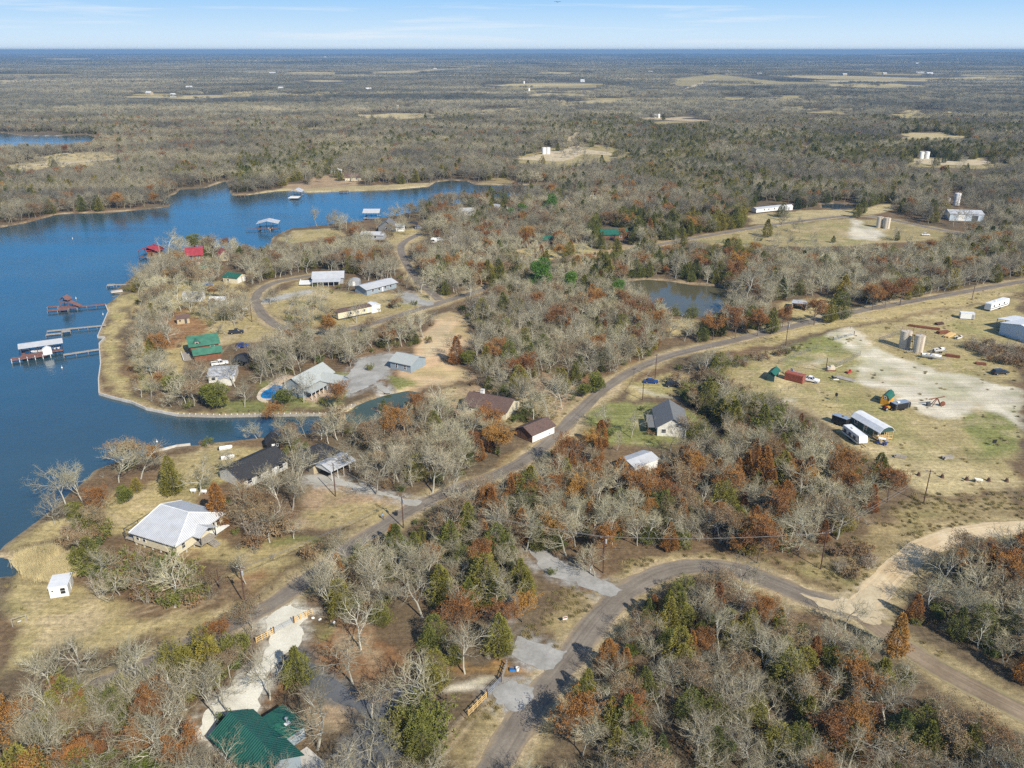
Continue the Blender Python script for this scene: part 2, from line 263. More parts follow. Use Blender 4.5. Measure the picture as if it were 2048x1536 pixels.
# (ground kind, photo outline, how surely woodland keeps off it)
OPEN=[
 (None,1.0,[(0,455),(113,429),(338,414),(359,378),(448,362),(465,391),(577,381),(700,383),(858,373),(871,364),(940,362),(942,370),(880,382),(820,402),(760,418),(700,430),(640,418),(600,430),(575,455),(540,490),(500,495),(440,470),(400,475),(350,470),(325,505),(290,520),(255,545),(245,570),(211,610),(196,676),(199,790),(357,832),(385,845),(370,880),(296,905),(290,880),(240,880),(190,930),(110,935),(60,1000),(60,1040),(0,1095)]),
 (None,1.0,[(0,262),(195,268),(190,282),(120,288),(0,290)]),
 (None,.97,[(1250,556),(1340,558),(1445,570),(1462,590),(1440,620),(1360,612),(1300,595)]),
 (None,1.0,[(330,832),(480,834),(470,846),(420,858),(370,875)]),
 (None,.45,[(480,834),(660,834),(660,840),(480,842)]),
 (None,1.0,[(700,825),(737,801),(772,790),(816,781),(835,787),(816,801),(770,826),(735,835)]),
 ('lawn',1.0,[(211,611),(243,585),(262,600),(256,640),(245,690),(250,740),(270,790),(340,815),(440,820),(600,826),(600,833),(357,833),(199,790),(198,690),(217,626)]),
 ('lawn',.5,[(245,590),(330,560),(430,560),(500,560),(510,600),(520,640),(560,665),(520,690),(440,690),(380,720),(330,780),(280,790),(255,720),(262,640)]),
 ('leafy',.4,[(250,640),(360,610),(420,650),(370,700),(290,700)]),
 ('green',.9,[(440,800),(530,800),(600,812),(596,828),(430,828),(420,815)]),
 ('green',.95,[(512,790),(520,765),(600,750),(690,745),(735,760),(700,800),(690,815),(600,815),(520,808)]),
 ('lawn',.8,[(470,655),(520,640),(560,668),(520,690),(440,690)]),
 ('lawn',.62,[(520,600),(600,560),(700,585),(860,585),(880,610),(780,632),(690,655),(590,655),(540,630)]),
 ('lawn',.97,[(545,478),(590,460),(660,456),(700,470),(640,480),(580,490)]),
 ('lawn',.9,[(770,465),(840,452),(850,480),(800,500),(770,485)]),
 ('redsand',.9,[(800,740),(830,690),(860,640),(895,620),(940,640),(950,680),(900,720),(960,745),(930,765),(850,780),(800,790),(780,775)]),
 ('sand',.95,[(850,660),(885,640),(915,650),(905,690),(870,720),(840,720)]),
 ('green',.97,[(762,745),(815,757),(850,775),(800,785),(758,770)]),
 ('dirt',.6,[(830,790),(930,770),(1010,780),(1100,740),(1190,770),(1130,840),(1060,880),(1000,850),(900,830)]),
 ('leafy',.6,[(1080,740),(1180,735),(1200,770),(1120,790)]),
 ('brush',.6,[(930,790),(1010,775),(1100,790),(1130,800),(1100,850),(1000,850)]),
 ('leafy',.9,[(960,925),(1060,885),(1100,850),(1120,860),(1070,915),(990,945)]),
 ('lawn',1.0,[(0,1152),(60,1140),(160,1150),(240,1215),(330,1228),(440,1212),(500,1200),(560,1160),(600,1130),(640,1110),(655,1085),(560,1080),(520,1110),(470,1140),(430,1150),(520,1190),(480,1230),(400,1255),(330,1275),(190,1295),(60,1330),(0,1360)]),
 ('lawn',1.0,[(60,1060),(130,1025),(215,990),(300,955),(330,920),(400,895),(470,890),(545,885),(560,925),(480,960),(420,985),(395,1010),(450,1060),(470,1085),(560,1065),(600,1080),(560,1120),(450,1140),(340,1120),(250,1085),(180,1080),(0,1110),(0,1100)]),
 ('straw',.9,[(60,1120),(95,1100),(160,1108),(165,1138),(110,1140),(75,1135)]),
 ('leafy',.95,[(470,1150),(560,1140),(520,1195),(480,1200)]),
 ('dirt',1.0,[(595,985),(640,960),(690,955),(760,985),(830,995),(850,1010),(740,1055),(665,1065),(600,1060),(575,1050),(590,1010)]),
 ('lawn',1.0,[(640,1000),(740,1000),(810,1015),(740,1052),(665,1064),(605,1055)]),
 ('green',1.0,[(640,1045),(680,1042),(676,1056),(640,1058)]),
 ('green',.9,[(540,1075),(650,1070),(640,1095),(560,1100)]),
 ('leafy',.96,[(612,1240),(660,1225),(720,1235),(800,1265),(840,1290),(830,1330),(780,1370),(700,1385),(650,1350),(610,1320),(596,1290)]),
 ('green',.96,[(612,1240),(660,1230),(670,1255),(640,1275),(605,1265)]),
 ('dirt',.96,[(620,1395),(680,1390),(720,1430),(715,1450),(640,1475),(585,1450),(590,1420)]),
 ('orange',.9,[(530,1350),(570,1345),(545,1390),(530,1420),(520,1390)]),
 ('orange',.9,[(880,1340),(1000,1325),(1080,1330),(1050,1365),(960,1352),(900,1360)]),
 ('chalk',.95,[(870,1395),(900,1370),(990,1350),(1005,1360),(975,1400),(900,1405)]),
 ('brush',1.0,[(860,1536),(900,1470),(960,1410),(1000,1390),(1030,1425),(1000,1470),(950,1536)]),
 ('brush',.97,[(1040,1270),(1090,1205),(1120,1175),(1160,1175),(1210,1210),(1160,1270),(1130,1300),(1100,1290)]),
 ('brush',1.0,[(1190,1150),(1240,1125),(1330,1105),(1440,1105),(1560,1135),(1620,1160),(1700,1195),(1750,1160),(1790,1110),(1830,1080),(1900,1055),(2048,1045),(2048,985),(1830,985),(1800,1005),(1740,1050),(1690,1080),(1640,1105),(1560,1115),(1440,1120),(1330,1135),(1260,1170)]),
 ('brush',.85,[(1780,1225),(1850,1280),(1960,1350),(2020,1385),(1990,1395),(1900,1340),(1800,1260)]),
 ('field',1.0,[(1440,745),(1480,712),(1600,688),(1720,650),(1850,625),(1960,605),(2048,590),(2048,985),(1830,985),(1780,930),(1700,905),(1640,850),(1560,790),(1480,790)]),
 ('green',1.0,[(1900,820),(2048,820),(2048,900),(1990,930),(1940,870)]),
 ('green',1.0,[(1560,690),(1720,655),(1700,700),(1560,745)]),
 ('straw',1.0,[(1500,740),(1560,730),(1620,790),(1580,800)]),
 ('straw',1.0,[(1700,880),(1830,880),(1950,930),(2048,960),(2048,985),(1840,985),(1780,930)]),
 ('lawn',1.0,[(1240,770),(1330,740),(1400,750),(1400,775),(1330,800),(1240,800)]),
 ('green',.75,[(1130,880),(1200,800),(1260,800),(1400,820),(1440,880),(1320,900),(1240,890),(1180,900)]),
 ('lawn',1.0,[(1400,690),(1500,680),(1640,635),(1800,600),(1960,575),(2048,560),(2048,590),(1700,655),(1540,690),(1420,705)]),
 ('lawn',.96,[(1560,600),(1680,590),(1700,620),(1600,640),(1540,640)]),
 ('straw',.95,[(1810,600),(1900,580),(1900,590),(1820,605)]),
 ('field',.9,[(1380,478),(1500,455),(1690,436),(1800,440),(1900,462),(1880,482),(1760,490),(1600,496),(1480,494),(1420,490)]),
 ('straw',.97,[(1490,430),(1600,420),(1720,418),(1780,405),(1800,420),(1740,430),(1600,443),(1500,450)]),
 ('dirt',.85,[(1140,510),(1220,490),(1340,480),(1300,492),(1200,515)]),
 ('lawn',.8,[(1030,500),(1110,490),(1200,485),(1190,505),(1060,525)]),
 ('lawn',.9,[(1330,640),(1400,640),(1370,670),(1330,680)]),
 ('straw',1.0,[(500,387),(580,373),(700,372),(860,365),(855,375),(700,383),(500,390)]),
 ('dirt',.8,[(560,372),(640,352),(720,352),(720,372),(580,380)]),
 ('brush',.95,[(950,366),(1020,355),(1040,366),(960,370)]),
 ('straw',.9,[(10,335),(90,312),(215,300),(240,315),(160,330),(60,342)]),
 ('field',.86,[(1020,318),(1090,300),(1165,285),(1220,290),(1270,308),(1220,322),(1130,332),(1040,326)]),
 ('field',.86,[(1785,320),(1850,314),(1990,316),(2020,330),(1950,340),(1830,336)]),
 ('field',1.0,[(1340,158),(1430,148),(1560,163),(1700,166),(1400,172),(1340,172)]),
 ('straw',1.0,[(1500,149),(1660,151),(1850,156),(2048,152),(2048,158),(1850,163),(1640,158)]),
 ('straw',1.0,[(1640,168),(1760,166),(1850,171),(1790,176),(1650,173)]),
 ('field',1.0,[(1000,168),(1100,165),(1260,168),(1180,177),(1090,176),(1000,182)]),
 ('straw',.95,[(1090,208),(1270,193),(1290,188),(1270,200),(1120,212)]),
 ('straw',.95,[(950,222),(1050,213),(1040,222),(970,230)]),
 ('dirt',1.0,[(1612,246),(1620,230),(1630,205),(1633,205),(1627,232),(1622,247)]),
 ('straw',1.0,[(1790,268),(1880,262),(1900,270),(1960,275),(1890,278),(1800,275)]),
 ('straw',.9,[(600,256),(660,255),(662,262),(604,262)]),
 ('straw',.9,[(230,194),(330,191),(560,188),(560,192),(330,197)]),
 ('straw',.9,[(370,176),(520,186),(700,190),(700,193),(520,191)]),
 ('straw',.9,[(0,160),(35,161),(30,168),(0,169)]),
 ('straw',.9,[(600,143),(700,145),(700,150),(560,147)]),
 ('straw',.9,[(680,150),(1000,126),(1010,129),(740,153)]),
 ('straw',.9,[(90,117),(180,117),(180,120),(90,120)]),
 ('straw',.95,[(1720,115),(2048,107),(2048,113),(1850,116)]),
 ('straw',.9,[(1650,126),(1790,128),(1760,131),(1650,129)]),
 ('chalk',1.0,[(1655,668),(1700,652),(1730,662),(1752,690),(1790,712),(1840,728),(1910,745),(1980,762),(2060,780),(2060,870),(2000,838),(1960,822),(1900,842),(1840,828),(1790,798),(1720,768),(1690,738),(1700,712),(1680,690)]),
 ('chalk',1.0,[(1545,800),(1570,792),(1600,790),(1603,803),(1570,808),(1550,812)]),
 ('chalk',1.0,[(1690,470),(1700,450),(1706,436),(1720,434),(1728,448),(1760,455),(1775,470),(1750,482),(1700,480),(1676,468)]),
 ('redsand',1.0,[(845,742),(870,728),(940,742),(950,758),(900,775),(850,775),(830,760)]),
 ('sand',1.0,[(425,690),(460,670),(500,648),(520,650),(480,678),(440,700)]),
 ('chalk',1.0,[(1250,770),(1262,766),(1320,785),(1370,800),(1360,808),(1300,795)]),
 ('chalk',1.0,[(1600,725),(1640,712),(1690,715),(1690,722),(1640,728)]),
 ('sand',1.0,[(365,1450),(372,1410),(400,1395),(416,1402),(400,1440),(362,1466)]),
 ('chalk',1.0,[(870,1400),(890,1375),(960,1362),(1003,1362),(990,1385),(972,1402),(900,1407)]),
 ('sand',1.0,[(1270,233),(1400,237),(1470,241),(1380,243),(1290,241)]),
 ('sand',1.0,[(1600,312),(1606,285),(1620,275),(1626,277),(1614,292),(1606,315)]),
 ('field',.9,[(1740,143),(2048,150),(2048,154),(1740,149)]),
 ('straw',.9,[(1080,143),(1250,148),(1240,151),(1080,147)]),
]
_r=random.Random(21)
for _ in range(64):
    y=104+_r.random()**1.7*150; x=_r.uniform(-20,2060)**1.0
    if _r.random()<.35: x=_r.uniform(1000,2060)
    if x<520 and y>205: continue
    if y>215 and _r.random()<.6: continue
    w_=_r.uniform(40,150)*(1.0 if y<170 else .6); h_=max(1.2,(y-98)*_r.uniform(.035,.075)); sk=_r.uniform(-.5,.5)*h_*3
    OPEN.append((_r.choice(['straw','field','straw','lawn']),.97,[(x-w_,y+_r.uniform(-.3,.3)*h_),(x-w_*.3+sk,y-h_*.5),(x+w_*_r.uniform(.6,1.2),y-h_*_r.uniform(.3,.6)),(x+w_,y+_r.uniform(0,.4)*h_),(x+w_*.2-sk,y+h_*.6)]))
OPENG=[(k,v,p,g(p)) for k,v,p in OPEN]
# ------------------------------------------------------------------ roads: photo centre lines and widths in metres
ROADS={
 'road':('asphalt',5.6,[(960,1575),(994,1524),(1053,1423),(1108,1358),(1154,1296),(1203,1231),(1251,1182),(1307,1150),(1362,1133),(1421,1131),(1486,1142),(1562,1172),(1630,1200),(1708,1222)],.02),
 'lakeside_road':('asphalt',4.5,[(-40,1462),(110,1402),(265,1345),(370,1292),(460,1252),(515,1226),(590,1178),(680,1108),(740,1068),(830,1012),(900,982),(990,952),(1060,915),(1110,872),(1160,822),(1210,775),(1262,742),(1330,713),(1430,689),(1540,664),(1640,639),(1760,613),(1900,589),(2048,562),(2150,545)],.022),
 'loop_road':('asphalt',4.6,[(640,548),(602,555),(560,562),(532,571),(514,586),(509,600),(514,614),(529,634),(556,654),(605,665),(664,665),(722,653),(781,637),(839,618),(898,600),(957,582),(1010,564),(1100,541),(1180,520),(1260,500),(1340,485),(1440,467),(1550,449),(1640,437),(1700,431),(1740,431),(1800,443),(1870,458),(1930,468)],.024),
 'lane':('asphalt',4.4,[(838,468),(815,479),(801,491),(802,505),(810,522),(822,545),(850,575),(880,600)],.028),
 'dirt_road':('sandroad',5.6,[(2150,1062),(2048,1053),(1969,1060),(1887,1076),(1822,1110),(1773,1160),(1735,1200),(1712,1222)],.026),
 'dirt_road_branch':('brownroad',5.2,[(1700,1216),(1750,1250),(1806,1292),(1871,1334),(1952,1378),(2048,1428),(2150,1475)],.03),
}
ROADG={k:(m,w,resample(smooth_line([tuple(W(x,y)[:2]) for x,y in p],3),2.0),z) for k,(m,w,p,z) in ROADS.items()}
PADS=[
 ('gravel_drive','gravel',[(560,1215),(580,1207),(605,1222),(625,1228),(590,1250),(606,1262),(598,1285),(560,1322),(535,1352),(520,1395),(508,1430),(470,1470),(430,1490),(395,1465),(400,1440),(440,1395),(480,1355),(520,1325),(545,1290),(535,1262),(526,1240)],.02,"pale gravel drive leading from the timber gate to the green roofed house"),
 ('grey_drive','dark',[(566,1320),(588,1306),(610,1312),(622,1335),(660,1362),(700,1380),(745,1385),(800,1372),(840,1385),(838,1410),(790,1415),(770,1440),(800,1480),(780,1540),(660,1540),(690,1490),(735,1450),(710,1420),(660,1395),(610,1368),(585,1345)],.024,"dark grey crushed stone drive winding through the yard"),
 ('asphalt_apron','grey',[(978,1390),(1004,1365),(1040,1366),(1073,1370),(1063,1394),(1043,1420),(1013,1416),(992,1411)],.03,"grey asphalt apron between the metal gate and the road"),
 ('parking_pad','grey',[(1038,1269),(1070,1282),(1108,1296),(1134,1304),(1118,1328),(1096,1350),(1060,1330),(1020,1304)],.03,"grey asphalt parking pad beside the curving road"),
 ('driveway','grey',[(1056,1096),(1088,1100),(1128,1124),(1183,1154),(1222,1168),(1246,1176),(1230,1190),(1214,1198),(1154,1168),(1100,1150),(1070,1130)],.03,"grey driveway slipping into the wood beside the utility pole"),
 ('rear_drive','grey',[(990,1230),(1012,1205),(1040,1185),(1050,1190),(1020,1225),(1000,1255)],.03,"grey drive glimpsed between trees in the wood"),
 ('house_drive','grey',[(700,740),(722,718),(770,708),(800,708),(790,722),(778,738),(770,755),(735,775),(700,790),(690,775)],.02,"grey gravel parking area beside the pool house"),
 ('junction_sand','sand',[(1600,1186),(1660,1200),(1705,1196),(1738,1168),(1768,1178),(1752,1216),(1765,1246),(1738,1250),(1700,1228),(1650,1218)],.03,"pale sand spread across the road junction"),
 ('boat_ramp','concrete',[(755,770),(770,770),(784,783),(766,790)],.03,"small concrete ramp going down into the pond"),
 ('side_drive','concrete',[(525,600),(560,592),(620,580),(625,585),(560,600),(528,606)],.03,"pale drive from the loop road to the white roofed house"),
 ('trailer_drive','grey',[(800,590),(820,583),(838,598),(872,606),(860,613),(815,606)],.03,"pale gravel fork beside the long white roofed house"),
 ('black_house_drive','concrete',[(610,955),(640,950),(700,962),(760,985),(830,1000),(850,1005),(830,1015),(780,995),(700,975),(620,968)],.02,"worn gravel drive from the carport to the road"),
 ('far_pad','sand',[(1025,318),(1085,309),(1140,296),(1155,290),(1165,298),(1230,306),(1225,312),(1160,306),(1150,318),(1110,325)],.05,"white gravel well pad with tracks beyond the lake"),
 ('far_pad_right','sand',[(1820,320),(1870,317),(1975,320),(1985,330),(1900,330),(1830,328)],.05,"white gravel well pad on the right beyond the wood"),
 ('far_track','sand',[(1134,281),(1145,270),(1160,258),(1163,259),(1152,272),(1142,283)],.05,"sandy track climbing through the far wood"),
 ('far_spit_track','sand',[(25,335),(90,326),(160,322),(220,318),(222,320),(160,325),(92,331)],.05,"pale track on the clearing beyond the lake"),
 ('far_field_road','sand',[(1365,178),(1395,167),(1428,158),(1432,160),(1400,170),(1372,180)],.2,"pale dirt road crossing the distant fields"),
]
# ------------------------------------------------------------------ ground sheet
NR,NA=1200,640
rr=46.0*np.exp(np.linspace(0,math.log(26000/46.0),NR))
aa=np.linspace(R(-46),R(46),NA)
RRg,AAg=np.meshgrid(rr,aa,indexing='ij')
GX=(RRg*np.sin(AAg)); GY=(RRg*np.cos(AAg))
near=RRg<1600
GZ=np.zeros_like(GX)
fld=np.full(GX.shape,1e9)
sel=np.where(near)
sx,sy=GX[sel],GY[sel]
sd=np.full(sx.shape,1e9)
for wp in WATERS:
    d=segdist(sx,sy,wp); d=np.where(inpoly(sx,sy,wp),-d,d); sd=np.minimum(sd,d)
fld[sel]=sd
def bank(d): return np.where(d>1.2,0.0,np.where(d>0,WZ*np.clip(1-d/1.2,0,1)**1.3,WZ+d*0.35))
GZ=np.where(fld<1.2,np.maximum(bank(fld),-4.0),0.0)
def vnoise(x,y,sc,seed):
    """smooth value noise on arrays"""
    x=x/sc+seed*17.3; y=y/sc-seed*9.1
    xi=np.floor(x).astype(np.int64); yi=np.floor(y).astype(np.int64); fx=x-xi; fy=y-yi
    fx=fx*fx*(3-2*fx); fy=fy*fy*(3-2*fy)
    def h(a,b):
        n=(a*374761393+b*668265263+seed*1442695)&0x7fffffff; n=((n^(n>>13))*1274126177)&0x7fffffff
        return ((n^(n>>16))&0xffff)/65535.0
    return (h(xi,yi)*(1-fx)+h(xi+1,yi)*fx)*(1-fy)+(h(xi,yi+1)*(1-fx)+h(xi+1,yi+1)*fx)*fy
hill=np.clip((RRg-3500)/9000,0,1)
GZ=GZ+hill*(34*(vnoise(GX,GY,2600,3)-.5)+20*(vnoise(GX,GY,900,5)-.5))
# a low ridge on the right of the horizon and a knoll in the middle, as in the photo
GZ+=46*np.exp(-(((AAg-R(29.5))/R(6))**2))*np.clip((RRg-9000)/6000,0,1)*np.clip((21000-RRg)/3000,0,1)
GZ+=40*np.exp(-(((AAg-R(9.3))/R(.9))**2))*np.exp(-((RRg-16000)/2500)**2)
def gz(x,y):
    """ground height for far placing"""
    r=np.hypot(x,y); a=np.arctan2(x,y)
    i=np.clip(np.log(np.maximum(r,46)/46.0)/math.log(26000/46.0)*(NR-1),0,NR-2); j=np.clip((a-aa[0])/(aa[-1]-aa[0])*(NA-1),0,NA-2)
    return GZ[i.astype(int),j.astype(int)]
base=np.zeros(GX.shape+(3,)); base[:]=GT['litter']; grain=np.ones(GX.shape)
n1=vnoise(GX,GY,23,1); n2=vnoise(GX,GY,7,2); n3=vnoise(GX,GY,90,4)
mixl=np.clip((n1*.6+n2*.4-.35)*2.2,0,1)[...,None]
base=base*(1-mixl*.38)+np.array(GT['leafy'])*mixl*.38
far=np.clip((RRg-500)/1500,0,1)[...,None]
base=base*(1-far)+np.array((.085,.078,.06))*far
jx=GX+np.where(RRg<700,(vnoise(GX,GY,3.1,7)-.5)*3.2+(vnoise(GX,GY,9,8)-.5)*5,(vnoise(GX,GY,40,8)-.5)*40)
jy=GY+np.where(RRg<700,(vnoise(GX,GY,3.1,9)-.5)*3.2+(vnoise(GX,GY,9,10)-.5)*5,(vnoise(GX,GY,40,10)-.5)*60)
openmask=np.zeros(GX.shape)
for k,v,p,pg in OPENG:
    if k is None: continue
    xs=[q[0] for q in pg]; ys=[q[1] for q in pg]
    bb=(jx>min(xs)-1)&(jx<max(xs)+1)&(jy>min(ys)-1)&(jy<max(ys)+1)
    s=np.where(bb)
    if not len(s[0]): continue
    ins=inpoly(jx[s],jy[s],pg).astype(float)
    edge=np.clip(segdist(jx[s],jy[s],pg)/3.0,0,1)*ins
    w=(edge*.95)[...,None]
    base[s]=base[s]*(1-w)+np.array(GT[k])*w
    openmask[s]=np.maximum(openmask[s],edge)
    grain[s]=grain[s]*(1-edge)+edge*(.3 if k in('chalk','sand','redsand') else 1.0)
# patchy green and bare soil inside the open ground, leaf drifts elsewhere
gp=np.clip((vnoise(GX,GY,14,21)*.6+vnoise(GX,GY,4.5,22)*.4-.53)*5,0,1)*openmask*np.where(RRg<600,1,.2)
base=base*(1-.45*gp[...,None])+np.array(GT['green'])*.45*gp[...,None]
dp=np.clip((vnoise(GX,GY,11,31)*.5+vnoise(GX,GY,3.2,32)*.5-.60)*6,0,1)*openmask*np.where(RRg<600,1,.2)
base=base*(1-.45*dp[...,None])+np.array(GT['sand'])*.45*dp[...,None]
sh=(np.clip(1-np.abs(fld-0.2)/(.4+2.4*vnoise(GX,GY,17,61)),0,1)*np.clip(vnoise(GX,GY,9,62)*1.6,.15,1))[...,None]*.8
base=base*(1-sh)+np.array(GT['sand'])*sh
# verges: the trampled edge of every road
for k,(m_,w_,pl,z_) in ROADG.items():
    xs=[q[0] for q in pl]; ys=[q[1] for q in pl]
    s=np.where((GX>min(xs)-6)&(GX<max(xs)+6)&(GY>min(ys)-6)&(GY<max(ys)+6)&(RRg<900))
    if not len(s[0]): continue
    d=segdist(jx[s]*.6+GX[s]*.4,jy[s]*.6+GY[s]*.4,pl[::3],False)
    w=np.clip((w_/2+3.2-d)/2.2,0,1)[...,None]*.8
    tgt=np.array(GT['straw'])*.5+np.array(GT['brush'])*.5
    base[s]=base[s]*(1-w)+tgt*w
    w=np.clip((w_/2+.9-d)/.8,0,1)[...,None]*(.2 if k.startswith('dirt') else .75)
    base[s]=base[s]*(1-w)+np.array(GT['sand'])*.85*w
for tr_ in ([(150,1315),(330,1238),(500,1165)],[(60,1240),(200,1235),(420,1195)],[(1480,800),(1600,802),(1750,905),(1900,962),(2060,985)],[(1560,792),(1650,838),(1745,900)],[(1770,895),(1860,862),(2000,832)],[(640,1046),(740,1004),(800,1003)],[(1600,692),(1470,765)],[(850,1536),(905,1475),(965,1405)],[(1930,615),(1860,660),(1800,655)],[(2040,760),(1900,725),(1780,690)],[(400,760),(440,700),(480,668)]):
    pg=smooth_line(g(tr_),2)
    s=np.where((RRg<420)&(GX>min(q[0] for q in pg)-4)&(GX<max(q[0] for q in pg)+4)&(GY>min(q[1] for q in pg)-4)&(GY<max(q[1] for q in pg)+4))
    d=segdist(GX[s],GY[s],pg,False); w=(np.exp(-((d-.9)/.42)**2)*.55*np.clip(vnoise(GX[s],GY[s],6,88)*1.5,.2,1))[...,None]
    base[s]=base[s]*(1-w)+np.array(GT['sand'])*.9*w
PADCOL=dict(gravel=(.44,.42,.36),grey=(.27,.265,.25),dark=(.13,.13,.125),sand=(.44,.37,.26),concrete=(.34,.33,.30),chalk=(.45,.42,.34))
for nm,mk,poly,z_,lab in PADS:
    pg=g(poly)
    if math.hypot(*pg[0])>420 or mk not in PADCOL: continue
    s=np.where((GX>min(q[0] for q in pg)-4)&(GX<max(q[0] for q in pg)+4)&(GY>min(q[1] for q in pg)-4)&(GY<max(q[1] for q in pg)+4))
    d=segdist(GX[s],GY[s],pg); w=(np.clip(1.25-d/2.2,0,1)*np.clip((vnoise(GX[s],GY[s],1.6,41)*.6+vnoise(GX[s],GY[s],.8,42)*.4-.25)*2.6,0,1)*.9)[...,None]
    base[s]=base[s]*(1-w)+np.array(PADCOL[mk])*w
idx=np.arange(NR*NA).reshape(NR,NA)
quads=np.stack([idx[:-1,:-1],idx[:-1,1:],idx[1:,1:],idx[1:,:-1]],-1).reshape(-1,4)
me=bpy.data.meshes.new("ground"); me.vertices.add(NR*NA)
me.vertices.foreach_set('co',np.stack([GX,GY,GZ],-1).astype(np.float32).ravel())
me.loops.add(quads.size); me.loops.foreach_set('vertex_index',quads.astype(np.int32).ravel()[::1])
me.polygons.add(len(quads)); me.polygons.foreach_set('loop_start',np.arange(0,quads.size,4,dtype=np.int32))
me.update(calc_edges=True)
ca=me.color_attributes.new("soil",'FLOAT_COLOR','POINT')
ca.data.foreach_set('color',np.concatenate([base,grain[...,None]],-1).astype(np.float32).ravel())
gm=bpy.data.materials.new("ground_soil"); t,b=nt(gm); N=t.nodes; Lk=t.links
at=N.new("ShaderNodeAttribute"); at.attribute_name="soil"
ge=N.new("ShaderNodeNewGeometry")
def noise_node(N,Lk,vec,scale,detail=5,rough=.6):
    n=N.new("ShaderNodeTexNoise"); n.inputs["Scale"].default_value=scale; n.inputs["Detail"].default_value=detail; n.inputs["Roughness"].default_value=rough
    Lk.new(vec,n.inputs["Vector"]); return n.outputs["Fac"]
def mrange(N,Lk,v,a,b_,c,d):
    m=N.new("ShaderNodeMapRange"); m.inputs[1].default_value=a; m.inputs[2].default_value=b_; m.inputs[3].default_value=c; m.inputs[4].default_value=d
    Lk.new(v,m.inputs[0]); return m.outputs[0]
def mul(N,Lk,a,b_):
    m=N.new("ShaderNodeMix"); m.data_type='RGBA'; m.blend_type='MULTIPLY'; m.inputs[0].default_value=1; Lk.new(a,m.inputs[6]); Lk.new(b_,m.inputs[7]); return m.outputs[2]
f1=mrange(N,Lk,noise_node(N,Lk,ge.outputs["Position"],.9,10,.78),.32,.68,.5,1.5)
gm1=N.new("ShaderNodeMix"); gm1.data_type='FLOAT'; Lk.new(at.outputs["Alpha"],gm1.inputs[0]); gm1.inputs[2].default_value=1.0; Lk.new(f1,gm1.inputs[3]); f1=gm1.outputs[0]
f2=mrange(N,Lk,noise_node(N,Lk,ge.outputs["Position"],.12,4,.6),.3,.7,.82,1.18)
f3=mrange(N,Lk,noise_node(N,Lk,ge.outputs["Position"],.0035,6,.65),.35,.65,.8,1.2)
mpg=N.new("ShaderNodeMapping"); mpg.inputs["Rotation"].default_value=(0,0,R(35)); mpg.inputs["Scale"].default_value=(.06,1.1,1); Lk.new(ge.outputs["Position"],mpg.inputs[0])
f4=mrange(N,Lk,noise_node(N,Lk,mpg.outputs[0],.8,5,.65),.35,.65,.84,1.16)
f5=mrange(N,Lk,noise_node(N,Lk,ge.outputs["Position"],4.5,4,.7),.3,.7,.7,1.3)
c=mul(N,Lk,mul(N,Lk,mul(N,Lk,mul(N,Lk,mul(N,Lk,at.outputs["Color"],f1),f2),f3),f4),f5)
Lk.new(c,b.inputs["Base Color"]); b.inputs["Roughness"].default_value=.95; b.inputs["Specular IOR Level"].default_value=.1
bp=N.new("ShaderNodeBump"); bp.inputs["Strength"].default_value=.35; bp.inputs["Distance"].default_value=.25
Lk.new(noise_node(N,Lk,ge.outputs["Position"],1.8,8,.75),bp.inputs["Height"]); Lk.new(bp.outputs[0],b.inputs["Normal"])
me.materials.append(gm)
gr=bpy.data.objects.new("ground",me); COL.objects.link(gr)
tag(gr,"dormant brown winter ground spreading to the flat horizon",kind='structure')
# ------------------------------------------------------------------ water
def sheet(name,pts,z,m,label,kind='structure',cat=None):
    tri=tessellate_polygon([[Vector((p[0],p[1],0)) for p in pts]])
    me=bpy.data.meshes.new(name); me.from_pydata([(p[0],p[1],z) for p in pts],[],[tuple(x) for x in tri]); me.materials.append(m); me.update()
    if len(me.polygons) and me.polygons[0].normal.z<0: me.flip_normals()
    o=bpy.data.objects.new(name,me); COL.objects.link(o); tag(o,label,cat,kind=kind); return o
def water_mat(name,deep,spec=.5,rough=.05,bump=.03,ior=1.33):
    m=bpy.data.materials.new(name); t,b=nt(m); N=t.nodes; Lk=t.links
    ge=N.new("ShaderNodeNewGeometry")
    b.inputs["Base Color"].default_value=(*deep,1); b.inputs["Roughness"].default_value=rough; b.inputs["IOR"].default_value=ior
    b.inputs["Specular IOR Level"].default_value=spec
    mp=N.new("ShaderNodeMapping"); mp.inputs["Scale"].default_value=(1,1.6,1); Lk.new(ge.outputs["Position"],mp.inputs[0])
    a=noise_node(N,Lk,mp.outputs[0],.55,5,.6)
    bp=N.new("ShaderNodeBump"); bp.inputs["Strength"].default_value=1; bp.inputs["Distance"].default_value=bump
    Lk.new(a,bp.inputs["Height"]); Lk.new(bp.outputs[0],b.inputs["Normal"])
    w1=N.new("ShaderNodeMapping"); w1.inputs["Scale"].default_value=(.01,.045,1); w1.inputs["Rotation"].default_value=(0,0,R(20)); Lk.new(ge.outputs["Position"],w1.inputs[0])
    w2=noise_node(N,Lk,w1.outputs[0],1.0,6,.65)
    Lk.new(mrange(N,Lk,w2,.35,.65,rough*.6,rough*1.9),b.inputs["Roughness"])
    Lk.new(mrange(N,Lk,w2,.35,.65,bump*.5,bump*1.5),bp.inputs["Distance"])
    cm=N.new("ShaderNodeMix"); cm.data_type='RGBA'; cm.blend_type='MULTIPLY'; cm.inputs[0].default_value=1; cm.inputs[6].default_value=(*deep,1); Lk.new(mrange(N,Lk,noise_node(N,Lk,ge.outputs["Position"],.02,5,.6),.3,.7,.8,1.2),cm.inputs[7]); Lk.new(cm.outputs[2],b.inputs["Base Color"])
    return m
